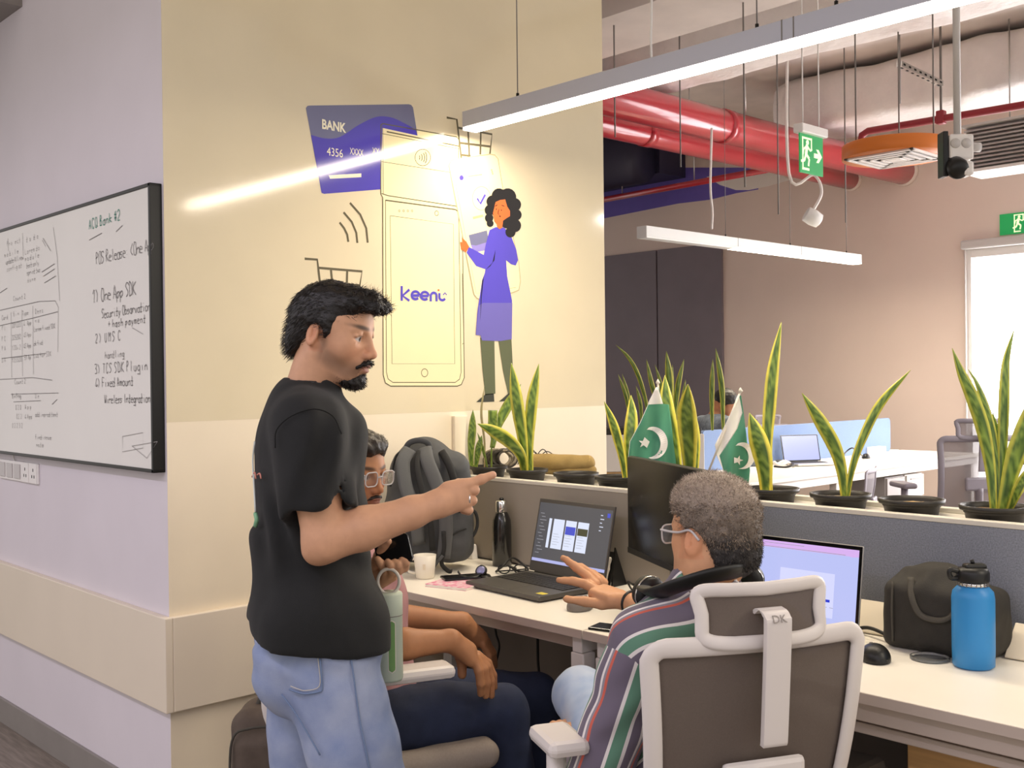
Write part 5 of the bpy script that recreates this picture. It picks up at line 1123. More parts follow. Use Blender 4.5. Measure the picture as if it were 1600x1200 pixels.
def put_head(S, H, nose=1.0, jaw=1.0, ears=True, mouth_open=0):
    w, R, k = H.w, H.R, H.k
    E = lambda c, r, kk=.012, op='u', RR=None: S.ell(w(*c), np.array(r)*k, R if RR is None else RR, kk*k, op)
    Cn = lambda a, b, ra, rb=None, kk=.01, op='u': S.cone(w(*a), w(*b), ra*k, (ra if rb is None else rb)*k, kk*k, op)
    E((-.012, 0, .045), (.096, .075, .083)); E((.028, 0, .02), (.062, .066, .075), .03); E((.036, 0, -.028), (.056, .058, .07), .03)
    for s in (-1, 1):
        Cn((-.004, .055*s, -.042), (.05, .032*s, -.086), .019*jaw, .017, .025); E((.055, .043*s, -.018), (.022, .02, .026), .022)
        Cn((.082, .012*s, .026), (.07, .046*s, .027), .0095, .008, .012)
    E((.064, 0, -.09), (.026, .032, .021), .025); E((.078, 0, -.055), (.018, .030, .026), .02)
    for s in (-1, 1):
        E((.092, .031*s, .006), (.016, .0185, .0125), .012, 's')
        E((.0735, .0315*s, .0055), (.0125, .0135, .0125), .001)
        Cn((.082, .017*s, .0125), (.0815, .047*s, .011), .0045, .0035, .004); Cn((.085, .032*s, .0155), (.0845, .034*s, .0155), .005, .005, .006)
        Cn((.083, .019*s, -.004), (.0795, .045*s, -.003), .0032, .003, .004)
    n = nose
    Cn((.088, 0, .02), (.106*n+.0, 0, -.022), .0072, .0092, .008); E((.108*n, 0, -.028), (.0125, .0115, .0105), .008)
    for s in (-1, 1): E((.1, .0125*s, -.032), (.0115, .0085, .009), .006); E((.104, .006*s, -.0395), (.005, .0038, .004), .003, 's')
    mo = mouth_open
    E((.094, 0, -.0555), (.0125, .023, .0065), .006); E((.0925, 0, -.0665-mo), (.012, .0195, .0068), .006); Cn((.103, -.02, -.0605-mo/2), (.103, .02, -.0605-mo/2), .0016, .0016, .003, 's')
    if ears:
        for s in (-1, 1):
            RR = R @ np.array(Euler((math.radians(14*s), math.radians(-12), math.radians(24*s))).to_matrix())
            E((-.014, .076*s, .0), (.019, .0085, .031), .004, RR=RR); E((-.0115, .0855*s, .003), (.0125, .0085, .0215), .002, 's', RR); E((-.017, .079*s, .002), (.004, .005, .012), .003, RR=RR); E((-.003, .0785*s, -.006), (.004, .0045, .007), .003, RR=RR)
            E((-.006, .074*s, -.024), (.009, .006, .011), .006)
def face_colors(V, H, skin, lip, hairc, brow=1, stubble=0.0, C0=None, mustache=False):
    L = H.loc(V); x, y, z = L[:, 0], L[:, 1], L[:, 2]; ay = np.abs(y)
    C = np.tile(np.array(skin, np.float32), (len(V), 1)) if C0 is None else C0
    inh = (np.abs(L) < np.array([.15, .12, .16])).all(1)
    def mixc(m, c):
        m = np.clip(m, 0, 1)*inh; C[:] = C*(1-m[:, None])+np.array(c, np.float32)*m[:, None]
    sm = lambda d, r: 1/(1+np.exp(np.clip(d/r, -40, 40)))
    redd = np.array(skin)*np.array([1.03, .84, .80])
    mixc(.7*np.exp(-(((x-.1)/.03)**2+(y/.03)**2+((z+.03)/.022)**2)), redd); mixc(.5*np.exp(-(((ay-.045)/.02)**2+((z+.028)/.022)**2))*(x > .03), redd); mixc(.6*(ay > .07)*(np.abs(z) < .04)*(x < .03), redd)
    dl = np.sqrt((y/.022)**2+((z+.061)/.011)**2)-1; mixc(.8*sm(dl, .12)*(x > .088), lip)
    de = np.sqrt(((ay-.0315)/.0125)**2+((z-.0045)/.0062)**2)-1; ey = sm(de, .06)*(x > .07); mixc(ey, (.62, .58, .55))
    di = np.sqrt((ay-.0305)**2+(z-.0048)**2)-.0058; mixc(sm(di, .0006)*(x > .075), (.03, .015, .01))
    dw = np.abs(z-.0115-.0+((ay-.031)*4)**2*.1)-.0012; mixc(.7*sm(dw, .0008)*(ay > .017)*(ay < .047)*(x > .07), (.03, .02, .016))
    db = np.sqrt(((ay-.033)/.023)**2+((z-.0285-.003*(ay/.03))/.0052)**2)-1; mixc(brow*.92*sm(db, .18)*(x > .055), hairc)
    if stubble:
        jl = z+.062-.55*(.07-x)*(x < .07)        # a band that follows the jaw line up to the sideburn
        m = sm(np.abs(jl+.012)-.020, .006)*(x > .0)*(ay > .02)*(z > -.105)*sm(.0-x+.012, .004); m = np.maximum(m, sm(np.abs(x-.014)-.008, .004)*sm(z-.03, .004)*sm(-z-.06, .006)*(ay > .045))
        m2 = .35*sm(z+.05, .008)*sm(.03-x, .008)*(z > -.115); mixc(stubble*np.maximum(m*.8, m2), hairc)
    return C
def fuzz(V, n, rg, L=(.006, .012), w=.0006, keep=None, cols=((.02, .02, .02),), nrm=None, droop=0.0, curl=0.0, center=None, lean=None, nw=1.0, jit=.45):
    # short hair: thin tapering blades rooted on the scalp
    idx = rg.integers(0, len(V), n); P = V[idx]+rg.normal(0, .0012, (n, 3)); N = P-center; N /= np.linalg.norm(N, axis=1)[:, None]
    D = N*nw+rg.normal(0, jit, (n, 3)); 
    if lean is not None: D = D+lean(P)
    D[:, 2] -= droop; D /= np.linalg.norm(D, axis=1)[:, None]
    ln = rg.uniform(*L, n)[:, None]; T = np.cross(D, rg.normal(0, 1, (n, 3))); T /= np.linalg.norm(T, axis=1)[:, None]
    m = P+D*ln*.55; tip = P+D*ln+rg.normal(0, curl, (n, 3))
    Vs = np.stack([P-T*w, P+T*w, m+T*w*.8, m-T*w*.8, tip+T*w*.2, tip-T*w*.2], 1).reshape(-1, 3)
    b = np.arange(n)[:, None]*6; Fq = np.concatenate([b+np.array([[0, 1, 2, 3]]), b+np.array([[3, 2, 4, 5]])])
    cs = np.array(cols, np.float32)[rg.integers(0, len(cols), n)]; cs = np.repeat(cs, 6, 0)
    return Vs.astype(np.float32), Fq.astype(np.int32), cs
def join(*ms):
    o = 0; Vs = []; Fs = []; Cs = []
    for V, Fq, C in ms: Vs.append(V); Fs.append(Fq+o); Cs.append(C); o += len(V)
    return np.concatenate(Vs), np.concatenate(Fs), np.concatenate(Cs)
def glasses(parent, H, mat, lens, wide=.0, half='both', z0=.004):
    g = part('eyeglasses', MB().tube([Vector(H.w(.108, -.009, z0+.004)), Vector(H.w(.112, 0, z0+.007)), Vector(H.w(.108, .009, z0+.004))], .0022, 6), MATS[mat], parent, world=True)
    for s in (-1, 1):
        lp = [(x, y) for x, y in rrect(.048, .040, .013, 4)]
        part('rim', MB().tube([Vector(H.w(.107-.12*max(0, abs(y+.0)-.01)*.5, s*.0335+y, z0+zz)) for y, zz in lp], .0019, 6, closed=True), MATS[mat], g, world=True)
        bm = bmesh.new(); f = bm.faces.new([bm.verts.new(Vector(H.w(.1065-.06*max(0, abs(y)-.01), s*.0335+y*.97, z0+zz*.97))) for y, zz in lp]); r = bmesh.ops.extrude_face_region(bm, geom=[f])
        for v in [v for v in r['geom'] if isinstance(v, bmesh.types.BMVert)]: v.co += Vector(H.R@np.array([.0012, 0, 0]))
        bmesh.ops.recalc_face_normals(bm, faces=bm.faces); part('lens', MB().bm(bm), MATS[lens], g, world=True)
        part('temple', MB().tube(spline([Vector(H.w(.104, s*.058, z0+.012)), Vector(H.w(.09, s*.07, z0+.012)), Vector(H.w(.03, s*.079, z0+.010)), Vector(H.w(-.012, s*.0815, z0+.016)), Vector(H.w(-.035, s*.078, z0-.004))]), .0026, 6), MATS[mat], g, world=True)
    return g
M('frame_clear', '#d9d6d6', .15, alpha=.7); M('lens_clear', '#f4f6f8', .03, trans=.96, ior=1.2, alpha=.5)
def finger(S, pts, rs, k=.005): S.chain(pts, rs, k)

# ------------------------------------------------------------------ the standing man
rg = np.random.default_rng(5)
DS = 2.5
def sp_(x, y, dd=0): return np.array(at(x, y, DS+dd))
SKIN1 = np.array(lin('#cc9c7b')); HAIRC = np.array(lin('#1b1512'))
man1 = thing('person', 'standing person in black t-shirt and light jeans pointing at the laptop', 'person', (*sp_(500, 1000)[:2], 0))
th = math.radians(17); pd = math.radians(11)
H1 = Head(sp_(520, 524), basis(camdir(math.cos(th)*math.cos(pd), -math.sin(th)*math.cos(pd), -math.sin(pd))), .97)
hb0, hb1 = H1.box(.155)
RH0, RH1 = sp_(665, 815, -.24), sp_(790, 720, .02); rh_lo, rh_hi = np.minimum(RH0, RH1)-.02, np.maximum(RH0, RH1)+.02
LH0, LH1 = sp_(570, 930, .08), sp_(650, 830, .26); lh_lo, lh_hi = np.minimum(LH0, LH1)-.02, np.maximum(LH0, LH1)+.02
lo = np.array([-.75, -1.75, -.005]); hi = np.array([.25, -.75, 1.72])
S = SDF(lo, hi, .014, [(hb0, hb1, .0026), (rh_lo, rh_hi, .0024), (lh_lo, lh_hi, .0034)])
put_head(S, H1, nose=1.0, mouth_open=.002)
tors = camdir(.97, .24); Rt1 = basis(tors)                       # shoulders
hipf = camdir(.87, .5); Rh1 = basis(hipf)
S.chain([H1.w(-.022, 0, -.03), sp_(497, 578), sp_(480, 622)], [.054, .052, .06], .03)
S.ell(sp_(478, 720), (.10, .165, .17), Rt1, .03); S.ell(sp_(486, 850), (.10, .14, .16), Rt1, .05); S.ell(sp_(496, 1010), (.11, .15, .12), Rh1, .05)
shR = sp_(484, 682, -.165); elR = sp_(506, 846, -.19); wrR = sp_(688, 786, -.14)
S.chain([shR, shR*.5+elR*.5, elR], [.052, .05, .044], .02); S.chain([elR, elR*.66+wrR*.34, elR*.25+wrR*.75, wrR], [.045, .046, .034, .0285], .015)
S.cone(sp_(494, 862, -.185), elR, .026, .03, .02)
# pointing hand: back of the hand to the viewer, index out, three fingers folded, thumb on top
S.chain([wrR, sp_(706, 777, -.13)], [.029, .031], .015, flat=(ff, .75)); S.boxr(sp_(714, 774, -.125), (.032, .019, .034), basis(camdir(.97, .1, .22)) @ np.diag([1, 1, 1.]), rad=.016, k=.012)
finger(S, [sp_(712, 764, -.125), sp_(731, 757, -.125), sp_(752, 749, -.115), sp_(770, 742, -.105)], [.0125, .0125, .0105, .0085], .006)
for mx, my, px_, py_, tx, ty, r in ((726, 765, 742, 766, 733, 772, .0106), (723, 779, 738.5, 782, 729, 786, .0103), (718, 791, 733, 797, 724, 798, .0092)):
    finger(S, [sp_(mx-8, my, -.125), sp_(mx, my, -.128), sp_(px_, py_, -.125), sp_(px_-1, py_+2, -.105), sp_(tx, ty, -.09)], [r*1.0, r*1.05, r*1.02, r*.95, r*.85], .0018)
finger(S, [sp_(703, 766, -.11), sp_(717, 757, -.09), sp_(732, 762, -.085), sp_(742, 766, -.09)], [.014, .0125, .011, .009], .006)
# left arm behind the body, hand under the phone
shL = sp_(478, 682, .165); elL = sp_(478, 880, .215); wrL = sp_(570, 917, .20)
S.chain([shL, elL], [.05, .043], .02); S.chain([elL, wrL], [.044, .029], .015)
S.boxr(sp_(592, 898, .185), (.042, .015, .034), basis(camdir(.8, -.15, .5)), rad=.013, k=.02)
finger(S, [sp_(583, 884, .17), sp_(592, 866, .16), sp_(601, 851, .143), sp_(607, 846, .132)], [.0125, .0115, .0105, .0085], .006)
for q in ([(600, 902, .175), (600, 890, .145), (594, 880, .128), (590, 874, .128)], [(606, 900, .17), (613, 893, .14), (610, 884, .124), (606, 878, .126)], [(612, 897, .17), (624, 891, .142), (622, 883, .128), (617, 878, .13)], [(616, 892, .17), (632, 887, .15), (634, 879, .135), (628, 875, .135)]): finger(S, [sp_(*p) for p in q], [.0115, .0108, .01, .0085], .004)
hpR = sp_(512, 1030, -.085); knR = np.array([*sp_(590, 1285, -.10)[:2], .46]); akR = np.array([*sp_(585, 1285, -.10)[:2], .09])
hpL = sp_(482, 1030, .085); knL = np.array([*sp_(480, 1285, .09)[:2], .46]); akL = np.array([*sp_(470, 1285, .10)[:2], .09])
for a, b, c in ((hpR, knR, akR), (hpL, knL, akL)): S.chain([a, b, c], [.075, .052, .04], .02); S.cone(c, c-np.array([0, 0, .05])+hipf*.1, .035, .03, .02)
V, Fq = S.surf(); V = relax(V, Fq, 1, .35)
C = face_colors(V, H1, SKIN1, lin('#9c5f52'), HAIRC, .95, .75)
nail = np.exp(-((np.linalg.norm(V-sp_(771, 741, -.107), axis=1))/.008)**2); C = C*(1-.35*nail[:, None])+np.array(lin('#e0b0a0'))*.35*nail[:, None]
part('body', np_mesh('body', V, Fq, {'Col': C}), MATS['skin'], man1, world=True)
part('finger_ring', MB().tube([Vector(sp_(734, 779.5, -.127))+Vector(camdir(0, .0135*math.cos(a), .0135*math.sin(a))) for a in [k*2*PI/16 for k in range(16)]], .0018, 6, closed=True), MATS['chrome'], man1, world=True)
# hair
def hair1(H):
    S = SDF(hb0-.03, hb1+.03, .0032); w, R, k = H.w, H.R, H.k
    E = lambda c, r, kk=.012, op='u': S.ell(w(*c), np.array(r)*k, R, kk, op)
    E((-.014, 0, .042), (.099, .081, .082)); E((.02, 0, .086), (.080, .068, .034), .03); E((.082, .0, .088), (.03, .05, .024), .02); E((-.075, 0, -.025), (.036, .06, .055), .03)
    for s in (-1, 1): E((.014, .070*s, .025), (.013, .010, .030), .012)
    for q in ((.104, -.03, .083), (.108, .005, .08), (.1, .035, .085), (.111, -.015, .068)): E(q, (.016, .018, .013), .008)
    # clear the face, ears and nape
    E((.115, 0, -.012), (.078, .1, .089), .012, 's'); E((.09, 0, .03), (.03, .062, .045), .015, 's'); E((.02, 0, -.07), (.1, .1, .045), .02, 's')
    for s in (-1, 1): E((-.008, .086*s, -.008), (.024, .03, .034), .006, 's'); E((.05, .08*s, -.01), (.02, .03, .05), .008, 's')
    E((-.06, 0, -.115), (.07, .09, .042), .02, 's')
    def dis(P):
        L = H.loc(P); q = L*np.array([.6, 1, 1]); n = vnoise(q+.02*vnoise(L, 25, 1)[:, None], 42, 2); m = vnoise(q, 90, 3)
        amp = .45+1.1*np.clip((L[:, 0]-.02)/.08, 0, 1)*np.clip((L[:, 2]-.03)/.05, 0, 1)
        return amp*(.0055*np.abs(n)*1.6-.004+.0022*m)
    S.displace(dis); V, Fq = S.surf(); return V, Fq
V, Fq = hair1(H1); C = np.tile(np.array(lin('#1a1613'), np.float32), (len(V), 1)); Lh = H1.loc(V)
fr_ = (Lh[:, 0] > .055) & (Lh[:, 2] > .05)
f1 = fuzz(V[fr_], 1200, rg, (.006, .014), .0006, cols=(lin('#15110e'), lin('#2a221c')), center=H1.w(.02, 0, .04), curl=.004, nw=.5)
f2 = fuzz(V, 6000, rg, (.008, .018), .0006, cols=(lin('#15110e'), lin('#2f2822'), lin('#0c0a08')), center=H1.w(-.01, 0, .02), curl=.001, nw=.1, jit=.16, lean=lambda P: np.tile(H1.R[:, 0]*-.8, (len(P), 1))-np.array([0, 0, .9])*np.clip(-H1.loc(P)[:, :1]*14+.3, .2, 1))
hv = join((V, Fq, C), f1, f2); part('hair', np_mesh('hair', hv[0], hv[1], {'Col': hv[2]}), MATS['hair_black'], man1, world=True)
S = SDF(hb0, hb1, .0026); w = H1.w; k = H1.k
S.ell(w(.071, 0, -.098), np.array((.029, .034, .020))*k, H1.R, .01); S.ell(w(.087, 0, -.083), np.array((.011, .017, .012))*k, H1.R, .01)
for s in (-1, 1): S.chain([w(.105, .003*s, -.0475), w(.1, .016*s, -.051), w(.088, .028*s, -.062)], [.0052, .0052, .003], .004); S.chain([w(.06, .03*s, -.098), w(.03, .047*s, -.078)], [.012, .007], .01)
S.displace(lambda P: .002*vnoise(P, 160, 4)); V, Fq = S.surf(); f3 = fuzz(V, 2600, rg, (.003, .007), .0005, cols=(lin('#15110e'), lin('#241c17')), center=w(.03, 0, -.06))
hv = join((V, Fq, np.tile(np.array(lin('#1a1411'), np.float32), (len(V), 1))), f3); part('beard', np_mesh('beard', hv[0], hv[1], {'Col': hv[2]}), MATS['hair_black'], man1, world=True)
# black t-shirt
M('tshirt_black', '#171818', .88, var=.1, vscale=40, bump=.25, bscale=900, sheen=.04)
S = SDF(lo+np.array([0, 0, .75]), hi, .0075)
S.ell(sp_(481, 715), (.121, .185, .175), Rt1, .03); S.ell(sp_(484, 830), (.13, .168, .18), Rt1, .05); S.ell(sp_(492, 930), (.135, .172, .14), Rt1, .05); S.boxr(sp_(494, 990), (.141, .180, .11), basis(camdir(.93, .36)), rad=.07, k=.05)
S.ell(sp_(505, 700, -.03), (.10, .12, .13), Rt1, .04); S.ell(sp_(504, 1005, -.07), (.128, .132, .17), Rh1, .05); S.ell(sp_(482, 1005, .06), (.118, .13, .17), Rh1, .05)
S.chain([sp_(474, 628), sp_(482, 668, -.13), sp_(483, 690, -.165)], [.06, .075, .072], .04); S.chain([sp_(474, 628), sp_(478, 672, .14)], [.06, .07], .04)
slE = shR*.30+elR*.70; slL = shL*.3+elL*.7
T = S.like(); ad_ = (elR-shR)/np.linalg.norm(elR-shR)                                            # the near sleeve, cut open around the arm
T.chain([shR, slE+ad_*.05], [.076, .074], .01); T.half(slE, ad_, slE-.14, slE+.14, .003); T.cone(slE-ad_*.04, slE+ad_*.08, .056, .059, .003, 's'); S.merge(T, .03)
T = S.like(); T.chain([shL, slL], [.072, .064], .02); S.merge(T, .03)
T = S.like(); nd = sp_(499, 575)-sp_(482, 622); nd /= np.linalg.norm(nd)                           # the collar
T.cone(sp_(480, 640), sp_(497, 580), .072, .061, .01); cn = camdir(-.40, 0, .92); cn /= np.linalg.norm(cn); T.half(sp_(486, 597), cn, sp_(486, 597)-.16, sp_(486, 597)+.16, .004); S.merge(T, .025)
S.cone(sp_(485, 608), sp_(508, 552), .0565, .058, .004, 's')
T = S.like(); hn = camdir(-.12, 0, -1); hn /= np.linalg.norm(hn); S.half(sp_(495, 990), hn, sp_(495, 990)-np.array([.45, .45, .25]), sp_(495, 990)+np.array([.45, .45, .06]), .004)
def folds1(P):
    a = (P-sp_(480, 800))@rf; z = P[:, 2]; b = (P-sp_(480, 800))@ff
    f = .008*np.sin((z*1.0+a*1.6)*42+2*vnoise(P, 6, 1)*2)*np.exp(-((z-1.13)/.09)**2)+.007*np.sin((a*2.2-z*.6+b)*34+2.5*vnoise(P, 5, 2))*np.exp(-((z-1.3)/.1)**2)
    return f+.008*vnoise(P, 7, 3)+.004*vnoise(P*np.array([1, 1, .6]), 18, 4)
S.displace(folds1); V, Fq = S.surf(); V = relax(V, Fq, 2, .4); ts = part('t_shirt', np_mesh('t_shirt', V, Fq), MATS['tshirt_black'], man1, world=True)
# armhole seam, collar rib, back print
def snap(V, x, y, r=.004):     # nearest front surface point seen along a sight line
    d = np.array(ray(x, y)); d = d/np.linalg.norm(d); q = V-CAM; t = q@d; e = np.linalg.norm(q-t[:, None]*d, axis=1); ok = np.nonzero(e < .014)[0]
    if not len(ok): return None
    j = ok[np.argmin(t[ok])]; return CAM+d*(t[j]-r)
def seam(nm, Vs, px, r, mat, parent, off=.002):
    P = [snap(Vs, x, y, off) for x, y in px]; P = [p for p in P if p is not None]
    if len(P) > 1: return part(nm, MB().tube(spline(P, 4), r, 6), MATS[mat], parent, world=True)
M('seam_black', '#101010', .9); M('print_pink', '#d08a7a', .7); M('print_pale', '#cfd6cf', .7); M('print_green', '#7fb08a', .7)
seam('armhole_seam', V, [(430, 700), (432, 672), (455, 650), (491, 639), (520, 650), (534, 678)], .0016, 'seam_black', ts, -.0006)
seam('back_print', V, [(398, 690), (395, 720), (397, 760), (399, 800)], .0022, 'print_pale', ts, 0); seam('back_print', V, [(399, 802), (401, 812), (399, 822)], .005, 'print_green', ts, .0)
seam('back_print', V, [(394, 745), (398, 738), (400, 748)], .0018, 'print_pink', ts, .0); seam('back_print', V, [(402, 742), (406, 740), (408, 748)], .0018, 'print_pink', ts, .0)
# jeans
M('denim_light', '#7c8cb0', .8, var=.22, vscale=11, bump=.35, bscale=800, col2='#a0aac2'); M('denim_seam', '#6d7f9f', .85); M('denim_stitch', '#c9c2b4', .8)
S = SDF(lo+np.array([-.05, -.05, 0]), hi*np.array([1, 1, 0])+np.array([.1, .1, 1.12]), .008)
S.ell(sp_(496, 1020), (.128, .165, .15), Rh1, .03); S.ell(sp_(455, 1045, -.07), (.09, .08, .10), Rh1, .04); S.ell(sp_(470, 1045, .08), (.09, .08, .10), Rh1, .04); S.boxr(sp_(496, 985), (.118, .153, .06), Rh1, rad=.05, k=.03)
for a, b, c, rr in ((hpR, knR, akR, 1.0), (hpL, knL, akL, .92)): S.chain([a, a*.5+b*.5, b, c-np.array([0, 0, .03])], [.108*rr, .1*rr, .088*rr, .082*rr], .02)
def folds2(P):
    z = P[:, 2]; a = (P-sp_(490, 1000))@rf
    return .004*vnoise(P*np.array([1, 1, 1.6]), 9, 7)+.004*np.sin(z*70+a*30+3*vnoise(P, 6, 8))*np.exp(-((z-.86)/.07)**2)+.002*vnoise(P, 26, 3)
S.displace(folds2); S.half((0, 0, .035), (0, 0, -1), lo-.2, hi*np.array([1, 1, 0])+.3); V, Fq = S.surf(); V = relax(V, Fq, 1, .4); VJ = V
jn = part('jeans', np_mesh('jeans', V, Fq), MATS['denim_light'], man1, world=True)
seam('side_seam', V, [(545, 1012), (551, 1045), (557, 1090), (563, 1130), (571, 1170), (578, 1205)], .0022, 'denim_seam', jn, -.0005); seam('back_seam', V, [(440, 1085), (460, 1112), (480, 1145), (500, 1180)], .0018, 'denim_seam', jn, -.0005)
seam('pocket_edge', V, [(497, 1008), (501, 1040), (503, 1075), (497, 1081), (478, 1084), (466, 1082), (452, 1077)], .0022, 'denim_seam', jn, 0); seam('pocket_stitch', V, [(494, 1008), (498, 1040), (499, 1072), (478, 1079), (467, 1077), (454, 1072)], .0009, 'denim_stitch', jn, .001)
M('shoe_white', '#dcd8d2', .6); M('shoe_sole', '#f0ece6', .6)
for ak in (akR, akL):
    S = SDF(ak-np.array([.2, .2, .1]), ak+np.array([.25, .25, .06]), .006); b = np.array([ak[0], ak[1], .05]); S.chain([b-hipf*.06, b+hipf*.06, b+hipf*.16-np.array([0, 0, .012])], [.048, .046, .036], .03); S.half((0, 0, .003), (0, 0, -1), b-.4, b+.4)
    V, Fq = S.surf(); sh = part('shoe', np_mesh('shoe', V, Fq), MATS['shoe_white'], man1, world=True)
    part('sole', MB().prism([(q[0], q[1]) for q in [(x*.165+.045, y*.05) for x, y in arc(0, 0, 1, 0, 345, 20)]], plane_mat((ak[0], ak[1], 0.0), hipf, np.cross([0, 0, 1], hipf)), .022), MATS['shoe_sole'], sh, world=True)
# what he holds: phone and tumbler
hp_ = thing('smartphone', 'black phone held in the standing man\'s left hand', 'phone', sp_(614, 862, .13)); pc = sp_(614, 861, .143); pxd = sp_(646, 850, .14)-sp_(584, 868, .146); pyd = np.array([0, 0, 1.])+ff*.35
mp = plane_mat(pc, pxd, pyd); part('body', MB().prism(rrect(.088, .072, .010), mp @ Matrix.Translation((0, 0, -.008)), .008), MATS['phone_black'], hp_, world=True, bev=.002); part('screen', MB().prism(rrect(.084, .068, .008), mp, .0006), MATS['screen_black'], hp_, world=True)
M('tumbler_green', '#c3cfbc', .45); M('tumbler_window', '#7fae6a', .15, trans=.3); M('tumbler_loop', '#d9d3c8', .5)
tc_ = sp_(609, 1062, .12); tm = thing('tumbler', 'pale green tumbler with window strip hanging from a finger loop', 'bottle', tc_); hh = float(sp_(609, 925, .12)[2]-tc_[2]); r = .0325
part('body', MB().lathe([(r*.9, 0), (r, .006), (r, hh*.74), (r*1.02, hh*.745), (r*1.02, hh*.98), (r*.95, hh)], 32), MATS['tumbler_green'], tm); part('lid_groove', MB().lathe([(r*1.024, hh*.742), (r*1.024, hh*.75)], 32), MATS['grey_plastic'], tm)
wa = YAW+PI+.30; rot = Matrix.Rotation(wa, 4, 'Z')
def win(pl, rr_, nm, mt): part(nm, MB().grid(lambda u, v: rot @ Vector((rr_*math.cos((2*u-1)*pl*(math.sqrt(max(0, 1-((abs(2*v-1)-.86)/.14)**2)) if abs(2*v-1) > .86 else 1)), rr_*math.sin((2*u-1)*pl*(math.sqrt(max(0, 1-((abs(2*v-1)-.86)/.14)**2)) if abs(2*v-1) > .86 else 1)), hh*(.12+(.58 if nm == 'window_strip' else .60)*v-(0 if nm == 'window_strip' else .01)))), 8, 24), MATS[mt], tm)
win(.30, r*1.012, 'window_rim', 'tumbler_loop'); win(.24, r*1.022, 'window_strip', 'tumbler_window')
lc = Vector((0, 0, hh+.026)); part('finger_loop', MB().tube([lc+Matrix.Rotation(YAW-PI/2, 3, 'Z') @ Vector((.026*math.cos(a), 0, .030*math.sin(a))) for a in [k*2*PI/28 for k in range(28)]], .0042, 8, closed=True), MATS['tumbler_loop'], tm)
# ------------------------------------------------------------------ the seated man with grey hair
D1 = 2.2
def s1(x, y, d): return np.array(at(x, y, d))
man2 = thing('person', 'seated grey haired person in striped shirt with raised open hand', 'person', (CH1[0], CH1[1], 0))
SKIN2 = np.array(lin('#cf9a73')); th = math.radians(33)
H2 = Head(s1(1117, 838, 2.2), basis(camdir(-math.sin(th), math.cos(th), -.07)), .94); hb0, hb1 = H2.box(.155)
fw2 = camdir(-.36, .93); R2 = basis(fw2); lf2 = R2[:, 1]
wr2 = s1(990, 944, 2.74); rh_lo = np.minimum(s1(865, 960, 2.9), s1(1000, 860, 2.68))-.03; rh_hi = np.maximum(s1(865, 960, 2.68), s1(1000, 860, 2.95))+.03
lh2 = s1(896, 1146, 2.5)
lo2 = np.array([-.35, -2.35, -.005]); hi2 = np.array([1.05, -1.05, 1.36])
S = SDF(lo2, hi2, .014, [(hb0, hb1, .0028), (rh_lo, rh_hi, .003), (lh2-.09, lh2+.09, .0036)])
put_head(S, H2); nb = s1(1098, 938, 2.2)
S.chain([H2.w(-.025, 0, -.03), s1(1104, 895, 2.19), nb], [.057, .056, .062], .03)
ch2 = s1(1092, 1035, 2.27); S.ell(ch2, (.10, .165, .17), R2, .03); hip2 = np.array([CH1[0], CH1[1], .56])-fw2*.03; S.chain([ch2, hip2], [.12, .13], .05)
shL2 = s1(1006, 1000, 2.14); elL2 = s1(930, 1232, 2.2); wrL2 = s1(893, 1172, 2.45)
shR2 = s1(1205, 985, 2.33); elR2 = s1(1110, 1035, 2.56)
S.chain([shL2, elL2, wrL2], [.048, .04, .028], .02); S.chain([shR2, elR2], [.048, .042], .02); S.chain([elR2, elR2*.5+wr2*.5, wr2], [.042, .036, .027], .015)
# open gesturing right hand
hd = (s1(935, 925, 2.83)-wr2); hd /= np.linalg.norm(hd)
S.chain([wr2, wr2+hd*.03], [.027, .029], .012, flat=(np.array([0, 0, 1.]), .8)); S.boxr(s1(948, 929, 2.80), (.042, .034, .015), basis(hd, np.array([-.15, -.45, 1])), rad=.013, k=.018)
for q, r in (([(928, 920, 2.83), (916, 913, 2.855), (896, 908, 2.87), (874, 906.5, 2.875)], .0118), ([(930, 912, 2.86), (918, 900, 2.885), (900, 886, 2.90), (881, 872, 2.905)], .0122), ([(936, 908, 2.89), (926, 898, 2.92), (908, 887, 2.94), (889, 880, 2.94)], .0115), ([(944, 910, 2.90), (938, 904, 2.94), (926, 895, 2.96), (912, 890, 2.96)], .0098),
             ([(962, 938, 2.765), (940, 944, 2.775), (914, 940, 2.785), (884, 936, 2.79)], .0125)): finger(S, [s1(*p) for p in q], [r*1.15, r*1.08, r, r*.82], .006)
S.ell(s1(952, 938, 2.785), (.028, .018, .016), basis(hd), .02)
# resting left hand
S.chain([wrL2, lh2], [.028, .026], .012); S.boxr(lh2, (.036, .032, .014), basis(camdir(-.2, .95, .1)), rad=.012, k=.015)
for i in range(4): b = lh2+lf2*(.024-.016*i)+fw2*.03; finger(S, [b, b+fw2*.03+np.array([0, 0, .004]), b+fw2*.05-np.array([0, 0, .016]), b+fw2*.052-np.array([0, 0, .034])], [.011, .0105, .0098, .0085], .004)
finger(S, [lh2-lf2*.02, lh2-lf2*.04+fw2*.03, lh2-lf2*.042+fw2*.055], [.013, .012, .009], .005)
hl = hip2+lf2*.09; kl = s1(908, 1086, 2.68); al = np.array([*(s1(985, 1100, 2.86)[:2]), .40]); hr = hip2-lf2*.09; kr = np.array([*(hip2-lf2*.10+fw2*.44)[:2], .53]); ar = np.array([kr[0]+.05, kr[1]+.02, .09])
S.chain([hl, kl, al], [.07, .05, .04], .02); S.chain([hr, kr, ar], [.07, .05, .04], .02); S.cone(ar, ar+fw2*.1-np.array([0, 0, .05]), .035, .03, .02); S.cone(al, al+np.array([.08, -.03, -.03]), .036, .03, .02)
